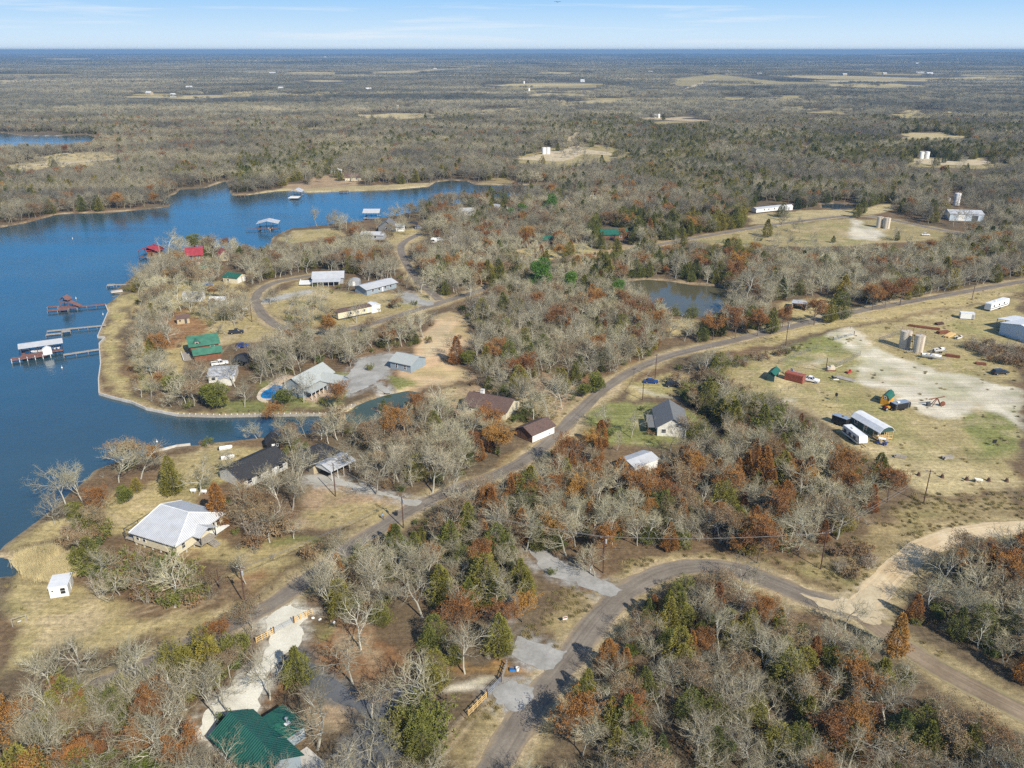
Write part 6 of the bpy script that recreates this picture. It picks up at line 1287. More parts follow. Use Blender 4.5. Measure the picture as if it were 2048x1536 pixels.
b=MB(); b.add([(-.03,-.22,0),(.03,-.22,0),(.1,-.45,0),(-.1,-.45,0),(0,-.3,-.02)],[(0,1,2,3),(0,4,1),(1,4,2),(2,4,3),(3,4,0)]); b.build('tail',M['black'],T)
# ------------------------------------------------------------------ tree kinds
def ramp_mat(name,stops,rough=.85,nscale=.7,nvar=.25,stand=None):
    """colour picked per tree from a ramp (Object Info random), varied through the crown by noise"""
    m=bpy.data.materials.new(name); t,b=nt(m); N=t.nodes; Lk=t.links
    oi=N.new("ShaderNodeObjectInfo"); cr=N.new("ShaderNodeValToRGB")
    el=cr.color_ramp.elements
    while len(el)<len(stops): el.new(.5)
    for e,(p,c) in zip(el,stops): e.position=p; e.color=(*c,1)
    Lk.new(oi.outputs["Random"],cr.inputs[0])
    tc=N.new("ShaderNodeTexCoord")
    f=mrange(N,Lk,noise_node(N,Lk,tc.outputs["Object"],nscale,5,.7),.3,.7,1-nvar,1+nvar)
    c=mul(N,Lk,cr.outputs[0],f)
    if stand:
        # whole stands of trees differ in species and lichen: tint by where the tree grows
        mp=N.new("ShaderNodeMapping"); mp.inputs["Scale"].default_value=stand[0]; Lk.new(oi.outputs["Location"],mp.inputs[0])
        sm=N.new("ShaderNodeMix"); sm.data_type='RGBA'; sm.inputs[6].default_value=(*stand[1],1); sm.inputs[7].default_value=(*stand[2],1)
        Lk.new(mrange(N,Lk,noise_node(N,Lk,mp.outputs[0],1.0,4,.6),.36,.64,0,1),sm.inputs[0]); c=mul(N,Lk,c,sm.outputs[2])
    Lk.new(c,b.inputs["Base Color"]); b.inputs["Roughness"].default_value=rough; b.inputs["Specular IOR Level"].default_value=.15
    return m
TM={
 'bark':ramp_mat("grey_bark",[(0,(.30,.29,.235)),(.35,(.38,.365,.305)),(.7,(.26,.25,.205)),(1,(.46,.44,.37))],nvar=.2,nscale=.5),
 'twig':ramp_mat("grey_twigs",[(0,(.21,.20,.155)),(.3,(.28,.27,.215)),(.6,(.185,.17,.133)),(.85,(.36,.34,.27)),(1,(.20,.20,.155))],nvar=.2,nscale=.5,stand=((.018,.018,0),(.82,.75,.68),(1.38,1.33,1.06))),
 'dbark':ramp_mat("dark_bark",[(0,(.09,.07,.055)),(1,(.15,.12,.095))]),
 'brownleaf':ramp_mat("brown_leaves",[(0,(.15,.10,.055)),(.35,(.21,.15,.088)),(.7,(.18,.10,.045)),(1,(.26,.19,.105))],nvar=.35),
 'rustleaf':ramp_mat("rust_leaves",[(0,(.19,.085,.026)),(.35,(.24,.115,.032)),(.65,(.15,.066,.027)),(.85,(.33,.175,.04)),(1,(.20,.078,.028))],nvar=.35),
 'cedarleaf':ramp_mat("cedar_leaves",[(0,(.10,.112,.026)),(.3,(.145,.14,.03)),(.6,(.07,.088,.028)),(.85,(.20,.17,.036)),(1,(.115,.128,.032))],nvar=.4,stand=((.02,.02,0),(.75,.85,.9),(1.3,1.15,.95))),
 'pineleaf':ramp_mat("pine_needles",[(0,(.075,.15,.025)),(.5,(.06,.125,.025)),(1,(.10,.18,.03))],nvar=.35),
 'greenleaf':ramp_mat("green_leaves",[(0,(.08,.105,.025)),(.4,(.12,.13,.028)),(.8,(.16,.15,.04)),(1,(.095,.115,.03))],nvar=.4),
 'brushtwig':ramp_mat("brush_twigs",[(0,(.24,.20,.15)),(.5,(.31,.265,.20)),(1,(.20,.165,.12))],nvar=.25),
 'tuft':ramp_mat("dry_grass",[(0,(.27,.215,.11)),(.5,(.22,.18,.08)),(1,(.18,.165,.07))],nvar=.25),
 'fartwig_shaded':ramp_mat("far_twigs_shaded",[(0,(.17,.165,.135)),(.5,(.21,.20,.165)),(1,(.145,.145,.115))],nvar=.3,nscale=.05,stand=((.0011,.0045,0),(.45,.52,.58),(1.7,1.58,1.32))),  # twig colour darkened: the dimmer light on distant crowns is in the base colour
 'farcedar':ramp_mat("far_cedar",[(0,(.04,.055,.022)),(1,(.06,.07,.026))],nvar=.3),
 'midtwig_shaded':ramp_mat("mid_twigs_shaded",[(0,(.165,.16,.128)),(.4,(.215,.208,.17)),(.75,(.14,.135,.11)),(1,(.25,.24,.195))],nvar=.25,nscale=.4,stand=((.008,.014,0),(.62,.60,.60),(1.62,1.5,1.22))),  # shaded copy of bark and twigs, middle-distance dimness put into the colour
 'reed':ramp_mat("dry_reed",[(0,(.50,.42,.23)),(1,(.40,.34,.19))],nvar=.25),
}
class Tri(MB):
    def twig(s,p,q,r):
        """thin three-sided spike"""
        d=q-p; u=d.orthogonal().normalized(); w=d.normalized().cross(u); o=len(s.v)
        s.v += [tuple(p+u*r),tuple(p-u*r*.5+w*r*.87),tuple(p-u*r*.5-w*r*.87),tuple(q)]
        s.f += [(o,o+1,o+3),(o+1,o+2,o+3),(o+2,o,o+3)]
    def seg(s,p,q,r0,r1,n=3):
        d=(q-p).normalized(); u=d.orthogonal().normalized(); w=d.cross(u); o=len(s.v)
        for c,r in ((p,r0),(q,r1)):
            for i in range(n):
                a=2*math.pi*i/n; s.v.append(tuple(c+u*(math.cos(a)*r)+w*(math.sin(a)*r)))
        for i in range(n): s.f.append((o+i,o+(i+1)%n,o+n+(i+1)%n,o+n+i))
    def leaf(s,p,d,l,w,rnd):
        u=d.cross(Vector((rnd.uniform(-1,1),rnd.uniform(-1,1),rnd.uniform(-1,1))))
        if u.length<1e-4: u=d.orthogonal()
        u.normalize(); o=len(s.v)
        s.v += [tuple(p-u*w*.5),tuple(p+d*l*.55-u*w*.3+u*rnd.uniform(-.05,.05)),tuple(p+d*l),tuple(p+d*l*.45+u*w*.5)]
        s.f.append((o,o+1,o+2,o+3))
def rv(rnd):
    while True:
        v=Vector((rnd.uniform(-1,1),rnd.uniform(-1,1),rnd.uniform(-1,1)))
        if .05<v.length<1: return v.normalized()
def make_bare(seed,h=9.5,dens=1.0,leaves=0,lsz=.3,upright=0.25,wig=.3,spread=1.0):
    """leafless oak: trunk and limbs, fine twigs, optional clinging leaves"""
    rnd=random.Random(seed); tr,cr,lf=Tri(),Tri(),Tri()
    nch=[int(8*dens)+1,5,5,4,3]
    ends=[]
    def grow(p,d,L,r,lev):
        n=[5,4,3,2,1][lev]; pts=[(p,r)]; dirs=[d]
        for i in range(n):
            d=(d+rv(rnd)*wig*(1,.9,1,1.1,1)[lev]+Vector((0,0,upright*(.5 if lev==0 else .35)))).normalized()
            q=pts[-1][0]+d*(L/n); rr_=max(r*(1-.72*(i+1)/n),.012)
            if q.z<.3: q.z=.3
            if lev<3: (tr if lev<3 else cr).seg(pts[-1][0],q,pts[-1][1],rr_,5 if lev==0 else 3)
            elif lev==3 and i<n-1: cr.seg(pts[-1][0],q,pts[-1][1],rr_,3)
            else: cr.twig(pts[-1][0],q,pts[-1][1])
            pts.append((q,rr_)); dirs.append(d)
        if lev==4: ends.append((pts[-1][0],d)); return
        k=nch[lev]
        for c in range(k):
            t=(.38+.62*(c+rnd.random())/k) if lev==0 else (.22+.78*(c+rnd.random())/k)
            i=min(int(t*n),n-1); f=t*n-i; a=pts[i][0].lerp(pts[i+1][0],f); rr_=pts[i][1]*(1-f)+pts[i+1][1]*f
            ax=rv(rnd); side=dirs[i+1].cross(ax).normalized(); ang=rnd.uniform(.55,1.15) if lev else rnd.uniform(.6,1.25)*spread
            nd=(dirs[i+1]*math.cos(ang)+side*math.sin(ang)).normalized()
            if nd.z<-.25: nd.z*=-.4; nd.normalize()
            LL=L*(rnd.uniform(.5,.72) if lev else rnd.uniform(.5,.8)*(1.15-.45*t))
            grow(a,nd,LL,max(rr_*.62,[0,.062,.045,.03,.019][lev+1]),lev+1)
    grow(Vector((0,0,-.1)),Vector((rnd.uniform(-.15,.15),rnd.uniform(-.15,.15),1)),h*.72,h*.021,0)
    for k in range(leaves):
        p,d=rnd.choice(ends); lf.leaf(p+rv(rnd)*.35,(rv(rnd)+Vector((0,0,-.25))).normalized(),lsz*rnd.uniform(.7,1.3),lsz*.7,rnd)
    return tr,cr,lf
def make_cone(seed,h=8.0,rad=2.2,n=3000,lsz=.42,pw=.75,lump=.35,droop=-.1,base=.08,multi=1,inner=.45):
    """dense evergreen or cypress: sprays of foliage through an uneven conical crown"""
    rnd=random.Random(seed); tr,lf=Tri(),Tri(); off=Vector((seed*3.7,seed*1.9,0))
    tr.seg(Vector((0,0,-.1)),Vector((0,0,h*.55)),h*.018,h*.010,5); tr.seg(Vector((0,0,h*.55)),Vector((0,0,h*.93)),h*.010,.01,4)
    for k in range(int(h*4)):
        z=h*(.1+.8*k/(h*4)); a=rnd.uniform(0,6.283); L=rad*(1-z/h)**pw*.75
        tr.seg(Vector((0,0,z)),Vector((math.cos(a)*L,math.sin(a)*L,z+L*.25)),.03,.012,3)
    tops=[(0,0,1.0)]+[(rnd.uniform(-.5,.5)*rad,rnd.uniform(-.5,.5)*rad,rnd.uniform(.6,.85)) for _ in range(multi-1)]
    for i in range(n):
        tx,ty,ts=tops[i%len(tops)]
        t=rnd.random()**1.35; z=h*ts*(base+(1-base)*t); a=rnd.uniform(0,6.283)
        prof=(1-t)**pw*min(1,.55+t*4)
        R_=rad*ts*prof+.12
        nz=noise.noise(Vector((math.cos(a)*1.6,math.sin(a)*1.6,z*.75))*1.0+off)+.5*noise.noise(Vector((math.cos(a)*3.6,math.sin(a)*3.6,z*1.7))+off)
        R_*=1+lump*nz*1.3
        q=R_*(inner+(1-inner)*rnd.random()**.45)
        p=Vector((tx+math.cos(a)*q,ty+math.sin(a)*q,z+rnd.uniform(-.2,.2)))
        d=Vector((math.cos(a),math.sin(a),rnd.uniform(-.1,.9)+droop)).normalized()+rv(rnd)*.5; d.normalize()
        lf.leaf(p,d,lsz*rnd.uniform(.6,1.4),lsz*.42,rnd)
    return tr,None,lf
def make_round(seed,h=5.0,rad=2.6,n=3200,lsz=.4,lobes=9):
    """broad evergreen with a lobed crown"""
    rnd=random.Random(seed); tr,lf=Tri(),Tri(); L=[]
    for k in range(lobes):
        a=rnd.uniform(0,6.283); q=rad*.62*rnd.random()**.6; z=h*rnd.uniform(.32,.8)
        L.append((Vector((math.cos(a)*q,math.sin(a)*q,z)),rad*rnd.uniform(.32,.55)))
        tr.seg(Vector((0,0,h*.1)),L[-1][0],.09,.03,4)
    tr.seg(Vector((0,0,-.1)),Vector((0,0,h*.3)),.16,.1,5)
    for i in range(n):
        c,r_=rnd.choice(L); v=rv(rnd); q=r_*(.45+.6*rnd.random()**.5)*(1+.3*noise.noise(v*2.3+c))
        p=c+Vector((v.x,v.y,v.z*.8))*q
        if p.z<.15: p.z=.15+rnd.random()*.4
        lf.leaf(p,(v+rv(rnd)*.8).normalized(),lsz*rnd.uniform(.6,1.3),lsz*.55,rnd)
    return tr,None,lf
def make_shrub(seed,h=2.6,stems=11,leaves=0,lsz=.22,sub=9):
    rnd=random.Random(seed); tr,cr,lf=Tri(),Tri(),Tri(); ends=[]
    for s_ in range(stems):
        a=rnd.uniform(0,6.283); d=Vector((math.cos(a)*rnd.uniform(.2,.9),math.sin(a)*rnd.uniform(.2,.9),1)).normalized(); p=Vector((math.cos(a)*.2,math.sin(a)*.2,-.05)); L=h*rnd.uniform(.7,1.1)
        pts=[p]
        for i in range(3):
            d=(d+rv(rnd)*.25).normalized(); q=pts[-1]+d*L/3; tr.seg(pts[-1],q,.035-.009*i,.026-.009*i,3); pts.append(q)
        for k in range(sub):
            t=rnd.uniform(.25,1)*2.999; i=int(t); a_=pts[i].lerp(pts[i+1],t-i); nd=(d+rv(rnd)*.9).normalized(); q=a_+nd*L*rnd.uniform(.25,.5)
            cr.twig(a_,q,.018)
            for e in range(3):
                b_=a_.lerp(q,rnd.uniform(.3,1)); q2=b_+(nd+rv(rnd)*.9).normalized()*L*rnd.uniform(.12,.28); cr.twig(b_,q2,.013); ends.append((q2,nd))
    for k in range(leaves):
        p,d=rnd.choice(ends); lf.leaf(p+rv(rnd)*.2,rv(rnd),lsz*rnd.uniform(.6,1.4),lsz*.7,rnd)
    return tr,cr,lf
# kind -> list of (trunk mesh, crown mesh(es) , merged mesh)
PROTO={}
def register(kind,made,tm,cm,lm,trunk='trunk',crown='crown'):
    tr,cr,lf=made
    full=MB(); ms=[TM[tm],TM[cm] if cm else TM[tm],TM[lm] if lm else TM[tm]]
    for i,bld in enumerate((tr,cr,lf)):
        if bld is None or not bld.f: continue
        o=len(full.v); full.v+=bld.v; full.f += [tuple(j+o for j in f) for f in bld.f]; full.m += [i]*len(bld.f)
    c=MB()
    for i,bld in ((0,cr),(1,lf)):
        if bld is None or not bld.f: continue
        o=len(c.v); c.v+=bld.v; c.f += [tuple(j+o for j in f) for f in bld.f]; c.m += [i]*len(bld.f)
    cms=[TM[cm] if cm else TM[lm],TM[lm] if lm else TM[cm]]
    mid=full.mesh(kind+"_far",[TM['midtwig_shaded'] if m_.name in('grey_bark','grey_twigs') else m_ for m_ in ms])  # mid-distance trees swap bark and twigs for the copy with shade in its colour
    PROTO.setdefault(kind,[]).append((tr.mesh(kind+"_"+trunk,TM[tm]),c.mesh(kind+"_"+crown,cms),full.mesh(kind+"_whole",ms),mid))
for s in range(9): register('bare',make_bare(100+s,h=9.5,dens=(1,1.15,.9,1.1,1,.95,.75,1.2,.85)[s],upright=(.25,.15,.3,.2,.1,.35,.12,.42,.2)[s],spread=(1,1.15,.9,1,1.25,.8,1.1,.7,1)[s],wig=(.3,.34,.28,.4,.36,.26,.46,.24,.38)[s]),'bark','twig',None)
for s in range(3): register('brown',make_bare(200+s,h=9,dens=.85,leaves=(2200,3600,5000)[s],lsz=.23),'bark','twig','brownleaf')
for s in range(2): register('oakrust',make_bare(300+s,h=8.5,dens=.8,leaves=(6500,8200)[s],lsz=.25,upright=.4),'dbark','brushtwig','rustleaf')
for s in range(3): register('rust',make_cone(400+s,h=8.5,rad=(2.3,2.7,2.1)[s],n=5200,lsz=.34,pw=(.7,.6,.8)[s],lump=.45,inner=.35),'dbark',None,'rustleaf')
for s in range(4): register('cedar',make_cone(500+s,h=7.5,rad=(2.2,2.7,2.0,3.0)[s],n=5600,lsz=.33,pw=(.7,.5,.8,.42)[s],lump=.75,multi=(1,2,2,4)[s]),'dbark',None,'cedarleaf')
for s in range(2): register('pine',make_round(600+s,h=9.5,rad=3.0,n=8000,lsz=.32,lobes=14),'dbark',None,'pineleaf')
for s in range(2): register('round',make_round(650+s,h=5.2,rad=2.9,n=6500,lsz=.29,lobes=12),'dbark',None,'greenleaf')
for s in range(3): register('shrub',make_shrub(700+s),'bark','brushtwig',None,'stem','twigs')
for s in range(2): register('greenshrub',make_shrub(730+s,h=2.2,stems=9,leaves=1100,lsz=.26,sub=7),'bark','brushtwig','greenleaf','stem','foliage')
for s in range(2): register('brownshrub',make_shrub(760+s,h=2.0,stems=9,leaves=900,lsz=.24,sub=7),'bark','brushtwig','brownleaf','stem','foliage')
KINDNAME=dict(bare='bare_tree',brown='brown_leaved_tree',oakrust='rust_leaved_tree',rust='rust_leaved_tree',cedar='cedar_tree',pine='pine_tree',round='evergreen_tree',shrub='bare_shrub',greenshrub='green_shrub',brownshrub='brown_shrub')
LOOK=dict(bare='leafless grey oak tree',brown='oak tree holding withered brown leaves',oakrust='oak tree full of rust red leaves',rust='conical tree of rust orange foliage',cedar='dark olive green cedar tree',pine='bright green pine tree',round='broad dark evergreen tree',shrub='bare grey brown shrub',greenshrub='low green leafy shrub',brownshrub='low brown leafy shrub')
CAT=dict(bare='tree',brown='tree',oakrust='tree',rust='tree',cedar='tree',pine='tree',round='tree',shrub='shrub',greenshrub='shrub',brownshrub='shrub')
HGT=dict(bare=9.5,brown=9,oakrust=8.5,rust=8.5,cedar=7.5,pine=9.5,round=5.2,shrub=2.8,greenshrub=2.3,brownshrub=2.1)
RAD=dict(bare=4.2,brown=4,oakrust=3.6,rust=2.3,cedar=2.2,pine=3,round=2.9,shrub=1.6,greenshrub=1.4,brownshrub=1.3)
TREES=[]   # (x,y,kind,variant,scale,rot,label or None)
# ---- open-ground raster in the photo's frame: woodland may not hide what the photo shows open
QW,QH=512,384
qx,qy=np.meshgrid((np.arange(QW)+.5)*4,(np.arange(QH)+.5)*4)
MASK=np.zeros((QH,QW))
for k,v,p in OPEN:
    ins=inpoly(qx,qy,p); MASK[ins]=np.maximum(MASK[ins],v)
VISROAD={'road':(0,999),'lakeside_road':(0,999),'loop_road':(0,999),'lane':(0,999),'dirt_road':(0,999),'dirt_road_branch':(0,999)}
def near_poly_mask(pl,w):
    p=[PX(x,y) for x,y in pl]
    for (x,y),(gx_,gy_) in zip(p,pl):
        if not(-50<x<2100 and 0<y<1600): continue
        dep=math.hypot(gx_,gy_); s=F/math.hypot(dep,H)*w*.5
        a=max(0,int((x-s)/4)); b_=max(0,min(QW,int((x+s)/4)+1)); c_=max(0,int((y-s*.5)/4)); d_=max(0,min(QH,int((y+s*.5)/4)+1))
        MASK[c_:d_,a:b_]=np.maximum(MASK[c_:d_,a:b_],.97)
for k,(m_,w_,pl,z_) in ROADG.items(): near_poly_mask(pl,w_*(.8 if k!='lakeside_road' else .5))
for nm,mk,poly,z_,lab in PADS:
    if nm in ('grey_drive','rear_drive'): continue
    ins=inpoly(qx,qy,poly); MASK[ins]=np.maximum(MASK[ins],.95)
# stretches of road that trees hide in the photo
for p in ([(0,1380),(150,1360),(260,1315),(320,1345),(220,1420),(0,1500)],[(300,1300),(450,1240),(480,1260),(330,1340)],[(600,1140),(720,1070),(760,1080),(640,1180)],[(860,1010),(980,950),(1020,970),(900,1020)],[(820,540),(900,560),(900,610),(840,600)],[(545,640),(700,655),(700,690),(560,690)],[(970,545),(1150,520),(1300,480),(1340,500),(1150,550),(980,590)]):
    ins=inpoly(qx,qy,p); MASK[ins]=np.minimum(MASK[ins],.15)
def keepvis(poly,v=1.0):
    ins=inpoly(qx,qy,poly); MASK[ins]=np.maximum(MASK[ins],v)
# buildings and vehicles to be kept in sight: outline, how surely
for x0,y0,x1,y1,v in [(508,1222,630,1290,1),(930,1325,1045,1440,1),(1640,1060,1660,1140,.8),(755,1015,800,1045,1),(255,995,450,1120,1),(90,1140,150,1200,1),(430,1410,610,1536,.9),(465,900,590,985,.3),(585,890,700,965,.93),(530,880,565,905,.9),(925,785,1030,830,.35),(1030,830,1092,885,.6),(1290,815,1375,875,.25),(1233,898,1315,945,.97),(585,730,700,805,.92),(778,705,850,750,1),(415,720,500,770,.95),(365,660,445,720,1),(350,630,385,650,1),(365,580,405,605,.9),(415,590,452,615,.9),(440,540,490,568,1),(375,535,405,560,.6),(372,498,408,522,.9),(440,500,462,520,.7),(620,540,690,570,.9),(715,565,800,590,.95),(672,605,765,642,.97),(755,440,815,465,.9),(720,460,780,480,.85),(812,440,850,462,.9),(860,470,890,486,.9),(905,415,950,432,.7),(985,408,1025,428,.8),(1118,392,1142,412,.8),(1175,378,1196,396,.8),(1200,455,1255,478,.97),(1083,472,1106,488,.7),(1290,395,1330,412,.6),(1510,405,1590,426,.97),(1640,403,1715,420,.95),(1895,420,1970,440,.9),(1900,385,1925,410,.98),(1750,430,1782,462,1),(1580,600,1618,622,1),(695,550,722,572,.8),(600,540,630,580,.85),(660,330,682,350,.8),(690,345,722,362,.9),(1835,300,1862,322,1),(1080,292,1102,312,1),(730,420,765,440,.7)]:
    keepvis([(x0,y0),(x1,y0),(x1,y1),(x0,y1)],v if v>=.93 else v-.1)
def mval(px,py):
    i=int(py/4); j=int(px/4)
    if px>=2048 and px<2300: j=QW-1
    if px<0 and px>-250: j=0
    if 0<=i<QH and 0<=j<QW: return MASK[i,j]
    return 0.0
def blocked_v(x,y,h,r):
    m=0.0
    for f,dx in ((0,0),(.3,0),(.6,0),(.9,0),(.45,-r*.85),(.45,r*.85),(.8,-r*.6),(.8,r*.6)):
        px,py=PX(x+dx,y,h*f); m=max(m,mval(px,py))
    return m
def blocked(x,y,h,r,rnd,soft=1.0): return rnd.random()<blocked_v(x,y,h,r)*soft
WATERG=WATERS
def pip(x,y,p):
    c=False; j=len(p)-1
    for i in range(len(p)):
        if (p[i][1]>y)!=(p[j][1]>y) and x<(p[j][0]-p[i][0])*(y-p[i][1])/(p[j][1]-p[i][1])+p[i][0]: c=not c
        j=i
    return c
def in_water(x,y): return any(pip(x,y,w) for w in WATERG)
# woodland make-up by photo region: (outline, weights)
MIXES=[
 ([(1180,440),(1500,440),(1500,592),(1180,592)],dict(bare=.36,brown=.06,oakrust=.06,cedar=.44,round=.08),'the trees north of the brown pond'),
 ([(0,1300),(600,1300),(600,1536),(0,1536)],dict(bare=.70,brown=.06,oakrust=.03,cedar=.19,rust=.02),'the wood in the near corner below the field'),
 ([(560,1060),(1240,1060),(1240,1340),(560,1340)],dict(bare=.60,brown=.09,oakrust=.04,cedar=.20,rust=.07),'the wood between the two roads'),
 ([(600,1340),(1000,1340),(1000,1536),(600,1536)],dict(bare=.6,brown=.22,oakrust=.03,cedar=.15),'the yard by the green roofed house'),
 ([(1000,1130),(1860,1130),(2048,1420),(2048,1536),(1000,1536)],dict(bare=.42,brown=.07,oakrust=.05,cedar=.29,rust=.08,round=.09),'the wood below the sandy junction'),
 ([(1740,1050),(2048,1050),(2048,1420),(1860,1300)],dict(bare=.5,brown=.1,oakrust=.15,cedar=.2,rust=.05),'the wood right of the sandy junction'),
 ([(950,860),(1860,860),(1860,1130),(950,1130)],dict(bare=.44,brown=.08,oakrust=.17,rust=.14,cedar=.13,round=.04),'the wood above the road bend'),
 ([(1330,700),(1700,740),(1700,900),(1330,900)],dict(bare=.55,brown=.08,oakrust=.02,cedar=.22,round=.13),'the thicket beside the tank field'),
 ([(480,820),(1000,820),(1000,980),(480,980)],dict(bare=.76,brown=.11,oakrust=.06,cedar=.07),'the trees along the channel'),
 ([(840,520),(1450,520),(1450,800),(840,800)],dict(bare=.66,brown=.08,oakrust=.04,rust=.03,cedar=.15,round=.04),'the wood between the loop road and the main road'),
 ([(1400,470),(2048,470),(2048,640),(1400,640)],dict(bare=.74,brown=.06,oakrust=.04,cedar=.16),'the wood behind the upper road'),
 ([(0,240),(470,240),(470,460),(0,460)],dict(bare=.9,brown=.04,oakrust=.025,cedar=.035),'the far shore of the lake'),
 ([(180,440),(900,440),(900,860),(180,860)],dict(bare=.82,brown=.10,oakrust=.03,cedar=.05),'the houses on the wooded point'),
 ([(700,380),(1450,380),(1450,540),(700,540)],dict(bare=.78,brown=.06,oakrust=.05,rust=.03,cedar=.08),'the trees around the upper lake houses'),
 ([(0,860),(560,860),(560,1240),(0,1240)],dict(bare=.6,brown=.25,oakrust=.05,cedar=.1),'the shore by the tin roofed house'),
]
DEFMIX=dict(bare=.86,brown=.025,oakrust=.01,cedar=.105)
def mix_at(px,py):
    for p,w,n in MIXES:
        if pip(px,py,p): return w,n
    return DEFMIX,'the far woods'
rndT=random.Random(42)
def pick(w,rnd):
    t=rnd.random()*sum(w.values())
    for k,v in w.items():
        t-=v
        if t<=0: return k
    return k
